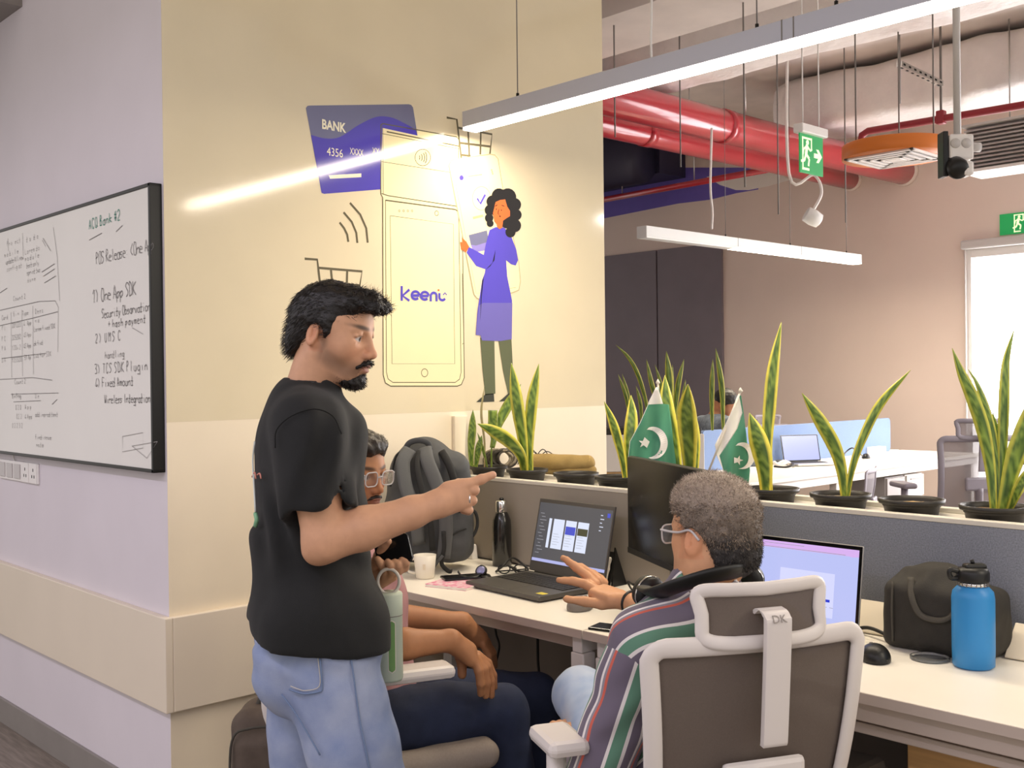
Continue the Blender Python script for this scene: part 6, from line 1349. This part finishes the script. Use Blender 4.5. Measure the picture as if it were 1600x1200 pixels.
V, Fq = S.surf(); V = relax(V, Fq, 1, .35); C = face_colors(V, H2, SKIN2, lin('#9c5f52'), lin('#3a3431'), .9, .25)
part('body', np_mesh('body', V, Fq, {'Col': C}), MATS['skin'], man2, world=True)
# cropped salt and pepper hair
S = SDF(hb0-.01, hb1+.01, .0036); w, R, k = H2.w, H2.R, H2.k; E = lambda c, r, kk=.012, op='u': S.ell(w(*c), np.array(r)*k, R, kk, op)
E((-.013, 0, .047), (.100, .080, .089)); E((.02, 0, .085), (.075, .066, .045), .03); E((-.06, 0, -.03), (.046, .061, .06), .03)
E((.115, 0, -.008), (.085, .1, .095), .012, 's'); E((.035, 0, -.075), (.1, .11, .05), .012, 's')
for s in (-1, 1): E((-.012, .088*s, -.01), (.021, .026, .034), .005, 's'); E((.022, .085*s, -.03), (.03, .03, .04), .006, 's')
E((-.06, 0, -.128), (.09, .1, .06), .02, 's'); S.displace(lambda P: .002*vnoise(P, 120, 2)+.002*vnoise(P, 40, 3)); V, Fq = S.surf(); L = H2.loc(V)
gr = np.clip((L[:, 2]+.03)/.13+.18*vnoise(V, 60, 5), 0, 1)[:, None]; C = np.array(lin('#2b2725'))*(1-gr)+np.array(lin('#a09080'))*gr
lean = lambda P: -np.array([0, 0, .75])*np.clip(.9-H2.loc(P)[:, 2:]*9, 0, 1)
top = V[L[:, 2] > .055]; mid = V[(L[:, 2] <= .075) & (L[:, 2] > -.02)]; bot = V[L[:, 2] <= .0]
ms = [(V, Fq, C.astype(np.float32)), fuzz(top, 7000, rg, (.0035, .007), .0004, cols=(lin('#bfae9b'), lin('#97887a'), lin('#6d6157'), lin('#d8cab8')), center=w(-.01, 0, .0), curl=.002, nw=.6, jit=.4),
      fuzz(mid, 8000, rg, (.0035, .007), .0004, cols=(lin('#8f7c6a'), lin('#665543'), lin('#3f3327'), lin('#b39f88')), center=w(-.01, 0, .0), curl=.002, nw=.4, jit=.35, lean=lean), fuzz(bot, 6000, rg, (.003, .006), .0005, cols=(lin('#2a2624'), lin('#1d1a18'), lin('#5a534c'), lin('#3a3531')), center=w(-.01, 0, .0), curl=.0015, nw=.35, jit=.3, lean=lean)]
hv = join(*ms); part('hair', np_mesh('hair', hv[0], hv[1], {'Col': hv[2]}), MATS['hair_grey'], man2, world=True)
glasses(man2, H2, 'frame_clear', 'lens_clear')
part('bracelet', MB().tube([Vector(wr2+hd*.012+np.cross(hd, [0, 0, 1])*.030*math.cos(a)+np.array([0, 0, .028*math.sin(a)])) for a in [q*2*PI/24 for q in range(24)]], .004, 6, closed=True), MATS['black_plastic'], man2, world=True)
# striped shirt
def stripe_mat():
    m = bpy.data.materials.new('shirt_stripes'); m.use_nodes = True; MATS['shirt_stripes'] = m; nt = m.node_tree; b = nt.nodes['Principled BSDF']; N = nt.nodes.new; Lk = nt.links.new
    a = N('ShaderNodeAttribute'); a.attribute_name = 'st'; md = N('ShaderNodeMath'); md.operation = 'FRACT'; Lk(a.outputs['Fac'], md.inputs[0])
    r = N('ShaderNodeValToRGB'); r.color_ramp.interpolation = 'CONSTANT'; el = r.color_ramp.elements
    seq = [(0, '#6b6272'), (.26, '#e4dedb'), (.32, '#5f8a74'), (.53, '#e4dedb'), (.59, '#6b6272'), (.76, '#e4dedb'), (.81, '#8d8790'), (.86, '#c8604f'), (.915, '#6b6272')]
    el[0].position = 0; el[0].color = (*lin(seq[0][1]), 1); el[1].position = seq[1][0]; el[1].color = (*lin(seq[1][1]), 1)
    for p, c in seq[2:]: e = el.new(p); e.color = (*lin(c), 1)
    Lk(md.outputs[0], r.inputs[0]); Lk(r.outputs[0], b.inputs['Base Color']); b.inputs['Roughness'].default_value = .9; b.inputs['Sheen Weight'].default_value = .15
    tc = N('ShaderNodeTexCoord'); n = N('ShaderNodeTexNoise'); n.inputs['Scale'].default_value = 900; Lk(tc.outputs['Object'], n.inputs['Vector']); bp = N('ShaderNodeBump'); bp.inputs['Strength'].default_value = .25; bp.inputs['Distance'].default_value = .001; Lk(n.outputs[0], bp.inputs['Height']); Lk(bp.outputs[0], b.inputs['Normal'])
    return m
stripe_mat()
S = SDF(lo2+np.array([0, 0, .45]), hi2, .0068)
S.ell(ch2, (.118, .185, .185), R2, .03); S.chain([ch2+np.array([0, 0, -.05]), hip2+np.array([0, 0, .03])], [.15, .155], .06); S.chain([nb+np.array([0, 0, -.02]), shL2+np.array([0, 0, .0])], [.07, .064], .04); S.chain([nb+np.array([0, 0, -.02]), shR2], [.07, .068], .04)
S.chain([shL2, shL2*.8+elL2*.2], [.062, .055], .02); S.chain([shR2, elR2], [.068, .06], .02); S.chain([elR2, elR2*.72+wr2*.28], [.06, .05], .02)
S.cone(nb-np.array([0, 0, .02]), s1(1103, 918, 2.19), .078, .073, .02); S.cone(s1(1100, 925, 2.19), s1(1108, 880, 2.18), .0615, .064, .004, 's')
S.displace(lambda P: .006*vnoise(P*np.array([1, 1, .7]), 9, 3)+.004*vnoise(P, 20, 4)+.004*np.sin((P@(rf*.5-np.array([0, 0, 1])))*60+3*vnoise(P, 6, 5))*np.exp(-(np.linalg.norm(P-(shL2*.55+elL2*.45), axis=1)/.13)**2))
V, Fq = S.surf(); V = relax(V, Fq, 2, .4)
st_yoke = (-(V@fw2)*1.0-(V[:, 2]-1.0)*.9)/.13+.05; st = st_yoke-np.floor(st_yoke.min())
me = np_mesh('striped_shirt', V, Fq, {'st': st}); shp = part('striped_shirt', me, MATS['shirt_stripes'], man2, world=True); VS = V
ax = (elL2-shL2); axl = np.linalg.norm(ax); ax = ax/axl; e1 = np.cross(ax, -ff); e1 /= np.linalg.norm(e1); e2 = np.cross(ax, e1)
S = SDF(lo2+np.array([0, 0, .45]), hi2, .0062); S.chain([shL2, shL2*.5+elL2*.5, elL2], [.0665, .066, .066], .01); S.half(shL2+ax*.012, -ax-lf2*-.0, shL2-.12, shL2+.12, .004)
S.displace(lambda P: .005*vnoise(P*np.array([1, 1, .7]), 11, 3)+.005*np.sin((P@(rf*.5-np.array([0, 0, 1])))*60+3*vnoise(P, 6, 5))*np.exp(-(np.linalg.norm(P-(shL2*.55+elL2*.45), axis=1)/.13)**2)); V, Fq = S.surf(); V = relax(V, Fq, 2, .4)
q = V-shL2; tt = q@ax; rr_ = q-tt[:, None]*ax; ang = np.arctan2(-(rr_@e1), -(rr_@e2)) if (ff@e2) > 0 else np.arctan2(rr_@e1, rr_@e2)
sv = part('sleeve', np_mesh('sleeve', V, Fq, {'st': ang*.066/.112+5.40}), MATS['shirt_stripes'], shp, world=True)
S = SDF(lo2+np.array([0, 0, .45]), hi2, .0068); S.chain([elL2, wrL2], [.064, .042], .01); S.displace(lambda P: .005*vnoise(P, 14, 3)); V, Fq = S.surf(); a3 = wrL2-elL2; a3 /= np.linalg.norm(a3); e1 = np.cross(a3, [0, 0, 1]); e1 /= np.linalg.norm(e1); e2 = np.cross(a3, e1); q = V-elL2
part('cuff', np_mesh('cuff', V, Fq, {'st': np.arctan2(-(q@e1), -(q@e2))*.06/.135+5.3}), MATS['shirt_stripes'], shp, world=True)
M('seam_dark', '#3c3742', .9); 
# jeans
M('denim_pale', '#a9bedd', .8, var=.15, vscale=16, bump=.3, bscale=800, col2='#c6d2e4')
S = SDF(lo2, np.array([hi2[0], hi2[1], .8]), .009); S.chain([hl, hl*.4+kl*.6, kl], [.105, .085, .066], .02); S.chain([kl, al+np.array([0, 0, .02])], [.068, .055], .02); S.chain([hr, kr, ar+np.array([0, 0, .02])], [.105, .075, .06], .02); S.ell(hip2, (.13, .17, .10), R2, .04)
S.displace(lambda P: .004*vnoise(P, 14, 6)+.002*vnoise(P, 36, 7)); V, Fq = S.surf(); part('jeans', np_mesh('jeans', V, Fq), MATS['denim_pale'], man2, world=True)
M('shoe_dark', '#2c2926', .6)
for ak, fd in ((ar, fw2), (al, np.array([.8, -.3, -.25]))):
    S = SDF(ak-np.array([.22, .22, .12]), ak+np.array([.24, .24, .1]), .008); b = ak-np.array([0, 0, .04 if ak is ar else .01]); S.chain([b-fd*.05, b+fd*.07, b+fd*.16-np.array([0, 0, .008])], [.046, .044, .034], .03); S.half((0, 0, .003), (0, 0, -1), b-.4, b+.4); V, Fq = S.surf(); part('shoe', np_mesh('shoe', V, Fq), MATS['shoe_dark'], man2, world=True)
# headphones around the neck
M('phones_black', '#1b1b1a', .5, bump=.1, bscale=600)
hpn = thing('headphones', 'black headphones worn around the seated man\'s neck', 'headphones', s1(1090, 930, 2.2))
part('headband', MB().tube(spline([s1(1012, 922, 2.24), s1(1026, 926, 2.14), s1(1062, 914, 2.095), s1(1105, 901, 2.08), s1(1142, 894, 2.105), s1(1166, 892, 2.19)], 8), .025, 12, flat=.38, up=tuple(ff)), MATS['phones_black'], hpn, world=True)
for (x, y, d, sg) in ((1012, 925, 2.275, 1), (1168, 905, 2.25, -1)):
    fm_ = frame_from(camdir(-.45*sg, .7, .15)).to_4x4(); fm_.translation = Vector(s1(x, y, d)); cu = part('ear_cup', MB().lathe([(.02, -.022), (.034, -.018), (.036, 0), (.033, .012), (.02, .014)], 24, fm_), MATS['phones_black'], hpn, world=True); part('cup_ring', MB().lathe([(.0365, -.006), (.0375, -.004), (.0365, -.002)], 24, fm_, close=False), MATS['chrome'], cu, world=True)

# ------------------------------------------------------------------ the seated man with clear glasses behind
def s2(x, y, d): return np.array(at(x, y, d))
man3 = thing('person', 'seated person with clear glasses half hidden behind the standing man', 'person', (CH2[0], CH2[1], 0))
SKIN3 = np.array(lin('#b07c57')); th = math.radians(36)
H3 = Head(s2(551, 740, 3.06), basis(camdir(math.cos(th), -math.sin(th), -.13)), .98); hb0, hb1 = H3.box(.155)
f3 = camdir(.92, .39); R3 = basis(f3); l3 = R3[:, 1]
h1_lo = np.minimum(s2(690, 1095, 2.95), s2(785, 975, 2.8))-.03; h1_hi = np.maximum(s2(690, 1095, 2.8), s2(785, 975, 2.98))+.03
lo3 = np.array([-.25, -1.4, -.005]); hi3 = np.array([1.0, -.25, 1.36])
S = SDF(lo3, hi3, .014, [(hb0, hb1, .003), (h1_lo, h1_hi, .0034)])
put_head(S, H3); nb3 = s2(556, 842, 3.06); S.chain([H3.w(-.025, 0, -.03), nb3], [.056, .06], .03)
hip3 = np.array([CH2[0], CH2[1], .55])-f3*.05; ch3 = s2(556, 925, 3.04); S.ell(ch3, (.10, .165, .17), R3, .03); S.chain([ch3, hip3], [.11, .12], .05)
sR = ch3-l3*.17+np.array([0, 0, .07]); sL = ch3+l3*.17+np.array([0, 0, .07]); eR = s2(585, 1010, 2.78); wR = s2(704, 1001, 2.84); eL = s2(610, 962, 3.2); wL = s2(722, 972, 3.28)
S.chain([sR, eR], [.048, .042], .02); S.chain([eR, eR*.6+wR*.4, wR], [.042, .040, .027], .015); S.chain([sL, eL, wL], [.046, .04, .027], .02)
pm = s2(728, 1018, 2.86); S.chain([wR, pm], [.028, .03], .015, flat=(ff, .7)); S.boxr(s2(727, 1019, 2.865), (.036, .014, .033), basis(s2(742, 1040, 2.87)-s2(708, 1000, 2.85), ff), rad=.012, k=.016)
for q, r in (([(740, 1028, 2.855), (748, 1048, 2.85), (751, 1068, 2.855), (751, 1084, 2.87)], .0112), ([(744, 1030, 2.87), (756, 1046, 2.87), (760, 1066, 2.875), (759, 1087, 2.885)], .0115), ([(747, 1026, 2.89), (761, 1042, 2.895), (767, 1064, 2.9), (768, 1087, 2.905)], .011), ([(746, 1022, 2.91), (763, 1036, 2.92), (771, 1055, 2.925), (773, 1074, 2.925)], .0098), ([(716, 1020, 2.89), (722, 1038, 2.90), (722, 1054, 2.90)], .0122)): finger(S, [s2(*p) for p in q], [r*1.1, r*1.05, r, r*.82][:len(q)], .005)
hL3 = s2(748, 998, 3.32); S.chain([wL, hL3], [.028, .03], .02)
for i in range(4): b = hL3+camdir(.012+.004*i, -.02+.014*i, -.01); finger(S, [b, b+camdir(.02, 0, -.04), b+camdir(.026, 0, -.08)], [.011, .0105, .009], .004)
hR = hip3-l3*.095; hLg = hip3+l3*.095; kR = s2(782, 1112, 3.0); kL = s2(835, 1090, 3.25); aR = np.array([kR[0]+.06, kR[1]-.02, .09]); aL = np.array([kL[0]+.05, kL[1], .09])
for a, b, c in ((hR, kR, aR), (hLg, kL, aL)): S.chain([a, b, c], [.07, .05, .04], .02); S.cone(c, c+f3*.1-np.array([0, 0, .05]), .035, .03, .02)
V, Fq = S.surf(); V = relax(V, Fq, 1, .35); C = face_colors(V, H3, SKIN3, lin('#8a5348'), HAIRC, .95, .5)
part('body', np_mesh('body', V, Fq, {'Col': C}), MATS['skin'], man3, world=True)
S = SDF(hb0-.02, hb1+.02, .0036); w, R, k = H3.w, H3.R, H3.k; E = lambda c, r, kk=.012, op='u': S.ell(w(*c), np.array(r)*k, R, kk, op)
E((-.014, 0, .046), (.099, .081, .086)); E((.025, .005, .092), (.075, .068, .034), .03); E((.07, -.02, .088), (.032, .04, .02), .02); E((-.075, 0, -.02), (.035, .058, .05), .03); E((.115, 0, -.016), (.078, .1, .088), .012, 's'); E((.02, 0, -.07), (.1, .1, .045), .02, 's')
for s in (-1, 1): E((-.008, .086*s, -.008), (.024, .03, .034), .006, 's')
S.displace(lambda P: .0035*vnoise(H3.loc(P)*np.array([.35, 1, 1]), 70, 2)+.002*vnoise(P, 90, 3)); V, Fq = S.surf()
hv = join((V, Fq, np.tile(np.array(lin('#2a221c'), np.float32), (len(V), 1))), fuzz(V, 4000, rg, (.008, .018), .0006, cols=(lin('#1c1612'), lin('#3a3029'), lin('#4a3e34')), center=w(-.01, 0, .02), nw=.1, jit=.15, lean=lambda P: np.tile(H3.R[:, 0]*-.8+H3.R[:, 1]*.4, (len(P), 1))))
part('hair', np_mesh('hair', hv[0], hv[1], {'Col': hv[2]}), MATS['hair_black'], man3, world=True)
S = SDF(hb0, hb1, .003); S.ell(w(.072, 0, -.098), np.array((.024, .026, .015))*k, R, .01); [S.chain([w(.104, .003*s, -.048), w(.098, .018*s, -.052), w(.088, .027*s, -.06)], [.0048, .0045, .003], .004) for s in (-1, 1)]; S.displace(lambda P: .0015*vnoise(P, 160, 4)); V, Fq = S.surf(); part('beard', np_mesh('beard', V, Fq, {'Col': np.tile(np.array(lin('#241b16'), np.float32), (len(V), 1))}), MATS['hair_black'], man3, world=True)
glasses(man3, H3, 'frame_clear', 'lens_clear')
M('shirt_rose', '#b98a8c', .85, var=.1, vscale=20); S = SDF(lo3+np.array([0, 0, .45]), hi3, .010); S.ell(ch3, (.118, .182, .185), R3, .03); S.chain([ch3+np.array([0, 0, -.06]), hip3+np.array([0, 0, .02])], [.14, .15], .06); S.chain([nb3-np.array([0, 0, .03]), sR], [.065, .066], .04); S.chain([nb3-np.array([0, 0, .03]), sL], [.065, .066], .04); S.chain([sR, sR*.4+eR*.6], [.066, .058], .02); S.chain([sL, sL*.4+eL*.6], [.066, .058], .02); S.cone(nb3+np.array([0, 0, .03]), nb3+np.array([0, 0, .09]), .061, .064, .004, 's'); S.displace(lambda P: .006*vnoise(P, 10, 3)); V, Fq = S.surf(); part('shirt', np_mesh('shirt', V, Fq), MATS['shirt_rose'], man3, world=True)
M('denim_navy', '#27304a', .85, var=.3, vscale=10, bump=.3, bscale=800); S = SDF(lo3, np.array([hi3[0], hi3[1], .8]), .009); S.ell(hip3, (.13, .18, .10), R3, .04)
for a, b, c in ((hR, kR, aR), (hLg, kL, aL)): S.chain([a, a*.45+b*.55, b, c+np.array([0, 0, .02])], [.10, .088, .074, .062], .02)
S.displace(lambda P: .005*vnoise(P, 12, 6)+.002*vnoise(P, 34, 7)); V, Fq = S.surf(); part('jeans', np_mesh('jeans', V, Fq), MATS['denim_navy'], man3, world=True)
for ak in (aR, aL):
    S = SDF(ak-np.array([.12, .12, .12]), ak+np.array([.25, .2, .06]), .008); b = np.array([ak[0], ak[1], .05]); S.chain([b-f3*.05, b+f3*.07, b+f3*.16-np.array([0, 0, .008])], [.046, .044, .034], .03); S.half((0, 0, .003), (0, 0, -1), b-.4, b+.4); V, Fq = S.surf(); part('shoe', np_mesh('shoe', V, Fq), MATS['shoe_dark'], man3, world=True)
# ================================================================== the far bay
M('screen_fabric', '#7f95bd', .9, var=.08, vscale=300, bump=.3, bscale=500); M('far_white', '#e6e0da', .5); M('far_grey', '#a8a3a2', .55)
yb = 1.69; xl = ony(1095, 690, yb)[0]; xr = ony(1389, 690, yb)[0]; zt = ony(1389, 653, yb)[2]
fb = thing('bench_desk', 'long white bench desk with a blue grey screen in the far bay', 'desk', ((xl+xr)/2, 1.3, 0))
xe = xr+.25
part('desktop', MB().box((4.3, .92, .705), (xe, yb, .73), .002), MATS['desk_top'], fb, world=True); part('front_rail', MB().box((4.35, .95, .64), (xe-.05, .98, .704), .002), MATS['far_white'], fb, world=True)
part('screen_panel', MB().prism(rrect(xr-xl, zt-.731, .04, 4, (xl+xr)/2, (zt+.731)/2), plane_mat((0, yb+.015, 0), (1, 0, 0), (0, 0, 1)), .03), MATS['screen_fabric'], fb, world=True)
part('far_desktop', MB().box((4.3, yb+.03, .705), (xe, 2.45, .73), .002), MATS['desk_top'], fb, world=True)
for x in (4.4, 5.8, xe-.1):
    for y in (1.0, 2.35): part('leg', MB().box((x-.03, y-.03, 0), (x+.03, y+.03, .704), .004), MATS['far_white'], fb, world=True)
for i, (px0, px1, nm, lb) in enumerate(((1342, 1396, 'far_grey', 'grey drawer unit under the far bench desk'), (1397, 1441, 'far_white', 'white drawer unit beside the grey mesh chair'))):
    a = onz(px0, 778, .02); d = 8.9; p0 = at(px0, 757, d-.2*i); p1 = at(px1, 757, d-.2*i); t = thing('drawer_unit', lb, 'drawer unit', ((p0[0]+p1[0])/2, 1.1, 0)); w = (p1-p0)[0]
    x0 = p0[0] if i == 0 else x1+.03; x1 = max(p1[0], x0+.3)
    part('carcass', MB().box((x0, 1.0, .06), (x1, 1.5, .62), .004), MATS[nm], t, world=True)
    for k in range(3): dr = part('drawer', MB().box((x0+.005, .982, .07+k*.183), (x1-.005, .999, .245+k*.183), .003), MATS[nm], t, world=True); part('handle', MB().box((x0+.06, .974, .21+k*.183), (x1-.06, .982, .222+k*.183), .001), MATS['far_grey' if i else 'far_white'], dr, world=True)
    part('foot', MB().box((x0+.02, 1.02, 0), (x1-.02, 1.48, .06)), MATS['caster_black'], t, world=True)
# things on the far bench
p = onz(1283, 720, .73); fl, lid, lm = laptop('laptop', 'small open laptop on the far bench desk', (6.05, 1.30, .73), math.radians(62), .34, .23, math.radians(14), ('alu', 'key_black', 'screen_black', 'alu'), .22); ui(lid, lm, .34, .22, 'screen', (.03, .04, .97, .95), 'mac_blue')
p = onz(1366, 708, .73); tag(part('paper_box', MB().box((-.11, -.06, 0), (.11, .06, .06), .004, Matrix.Translation((p[0], p[1], .73))), MATS['white_plastic']), 'white box on the far end of the bench desk', 'box')
p = onz(1353, 716, .73); mouse('small dark mouse on the far bench desk', (p[0], p[1], .73), .5, MATS['black_plastic'])
def fc(label, px, r=.006): return tag(part('cable', MB().tube(spline([onz(x, y, .73+z) for x, y, z in px]), r, 6), MATS['cable_black']), label, 'cable')
fc('black cable arching beside the far laptop', [(1318, 712, .006), (1322, 706, .10), (1332, 700, .14), (1342, 708, .08), (1350, 714, .006)]); fc('tangled black cable left on the far bench', [(1205, 726, .006), (1215, 720, .03), (1228, 722, .01), (1240, 726, .02), (1226, 730, .006), (1210, 729, .006)], .009); fc('dark cable bundle at the far laptop', [(1262, 712, .006), (1268, 706, .04), (1278, 712, .01), (1268, 716, .006)], .01)
tag(part('headset', MB().tube([Vector(onz(1222, 724, .75))+Vector((.08*math.cos(a), .05*math.sin(a), .012*math.sin(3*a))) for a in [k*2*PI/20 for k in range(20)]], .012, 8, closed=True), MATS['far_white']), 'white looped headset on the far bench', 'headset')
# chairs of the far bay
def far_chair(label, px, py, d, yaw, **kw): q = at(px, py, d); return office_chair(label, (q[0], q[1], 0), math.radians(yaw-90), 'chair_grey', 'chair_mesh_grey', **kw)
far_chair('grey mesh chair with headrest against the window light', 1488, 700, 7.0, 52).scale = (1.1, 1.1, 1.1); far_chair('grey mesh chair cut by the right picture edge', 1640, 700, 6.3, 20)
far_chair('grey chair pushed under the far bench desk', 1296, 720, 7.5, 110, head=False, arms=False).scale = (.95, .95, .84); far_chair('brown grey chair back seen behind the bench screen', 1222, 660, 10.3, -120); far_chair('pale chair behind the person in plaid', 1098, 660, 10.2, -60, head=False)
# low planter cabinet with far plants
q = at(1010, 700, 6.6); pc_ = thing('planter_cabinet', 'white and wood planter cabinet behind the flags', 'cabinet', (q[0], q[1], 0)); zc_ = at(1010, 672, 6.6)[2]
mq = Matrix.Translation((q[0], q[1], 0)) @ Matrix.Rotation(YAW-PI/2, 4, 'Z')
part('wood_front', MB().box((-.32, -.15, 0), (.32, .15, zc_-.24), .004, mq), MATS['wood_light'], pc_, world=True); part('white_band', MB().box((-.325, -.155, zc_-.239), (.325, .155, zc_-.02), .004, mq), MATS['far_white'], pc_, world=True); part('tray', MB().box((-.31, -.14, zc_-.02), (.31, .14, zc_+.02), .004, mq), MATS['pot_black'], pc_, world=True)
Z4b = lambda L: [(940+u/4.287, 500+v/4.287) for u, v in L]
def fplant(label, leaves, d=6.6):
    t = thing('snake_plant', label, 'plant', (q[0], q[1], zc_), group='snake plants in the far planter')
    for px, w_ in leaves: part('leaf', leaf_mesh([at(x, y, d) for x, y in Z4b(px)], w_*d/F_PX, yellow=.6, n=14), MATS['leaf'], t, world=True)
fplant('far snake plant with one long arching leaf', [([(320, 740), (300, 560), (245, 370), (180, 250), (93, 165)], 7), ([(200, 740), (165, 520), (110, 362)], 6), ([(190, 740), (180, 520), (138, 360)], 5), ([(270, 740), (260, 560), (230, 440)], 6)])
fplant('far snake plant with upright pointed leaves', [([(450, 740), (350, 480), (300, 262)], 8), ([(440, 740), (455, 450), (434, 208)], 13), ([(440, 740), (400, 450), (357, 298)], 6), ([(460, 740), (470, 450), (475, 298)], 7), ([(480, 740), (510, 450), (552, 262)], 9), ([(500, 740), (545, 520), (562, 398)], 6)])
fplant('far narrow snake plant left of the person in plaid', [([(742, 740), (738, 500), (745, 262)], 8), ([(815, 740), (805, 450), (764, 188)], 9)])
# the person working at the far bench
def far_person():
    d = 8.8; s9 = lambda x, y, dd=0: np.array(at(x, y, d+dd)); f9 = camdir(.75, .45); R9 = basis(f9)
    t = thing('person', 'person in grey plaid shirt bent over a far desk', 'person', (*s9(1125, 680)[:2], 0)); H = Head(s9(1131, 633), basis(camdir(.75, -.2, -.62)), 1.0); b0, b1 = H.box(.16)
    base = s9(1118, 700)[:2]; lo = np.array([base[0]-.5, base[1]-.5, 0]); hi = np.array([base[0]+.7, base[1]+.5, 1.45]); S = SDF(lo, hi, .025, [(b0, b1, .006)]); put_head(S, H)
    nk = s9(1119, 650); S.chain([H.w(-.03, 0, -.02), nk], [.056, .06], .03); hp = np.array([*base, .55]); S.chain([nk-np.array([0, 0, .12]), hp], [.13, .13], .05)
    el = [np.array([*base, .78])+R9[:, 1]*s_*.24+f9*.18 for s_ in (-1, 1)]; hn = [np.array([*base, .76])+R9[:, 1]*s_*.12+f9*.42 for s_ in (-1, 1)]; sh = [nk-np.array([0, 0, .08])+R9[:, 1]*s_*.17 for s_ in (-1, 1)]
    for i in (0, 1): S.chain([sh[i], el[i], hn[i]], [.05, .042, .03], .02); S.ell(hn[i]+f9*.06, (.06, .035, .018), R9, .02); kn = hp+f9*.42+R9[:, 1]*(-.1 if i else .1); S.chain([hp, kn, np.array([kn[0], kn[1], .06])], [.09, .065, .05], .03)
    V, Fq = S.surf(); part('body', np_mesh('body', V, Fq, {'Col': face_colors(V, H, np.array(lin('#a87556')), lin('#8a5348'), HAIRC, .9, .8)}), MATS['skin'], t, world=True)
    S = SDF(b0-.02, b1+.02, .007); w, R = H.w, H.R; S.ell(w(-.014, 0, .048), (.102, .083, .09), R); S.ell(w(.115, 0, -.016), (.078, .1, .088), R, .012, 's'); S.ell(w(.02, 0, -.07), (.1, .1, .045), R, .02, 's'); S.displace(lambda P: .004*vnoise(P, 50, 2)); V, Fq = S.surf(); part('hair', np_mesh('hair', V, Fq, {'Col': np.tile(np.array(lin('#17130f'), np.float32), (len(V), 1))}), MATS['hair_black'], t, world=True)
    S = SDF(lo+np.array([0, 0, .5]), hi, .018); S.chain([nk-np.array([0, 0, .12]), hp+np.array([0, 0, .05])], [.15, .16], .05)
    for i in (0, 1): S.chain([nk-np.array([0, 0, .05]), sh[i], el[i], hn[i]*.8+el[i]*.2], [.07, .075, .06, .045], .03)
    V, Fq = S.surf(); M('plaid', '#6d7680', .9, var=.35, vscale=45); part('plaid_shirt', np_mesh('plaid_shirt', V, Fq), MATS['plaid'], t, world=True)
    S = SDF(lo, hi*np.array([1, 1, 0])+np.array([0, 0, .75]), .02)
    for i in (0, 1): kn = hp+f9*.42+R9[:, 1]*(-.1 if i else .1); S.chain([hp, kn, np.array([kn[0], kn[1], .05])], [.11, .08, .065], .03)
    V, Fq = S.surf(); part('trousers', np_mesh('trousers', V, Fq), MATS['denim_navy'], t, world=True)
far_person()
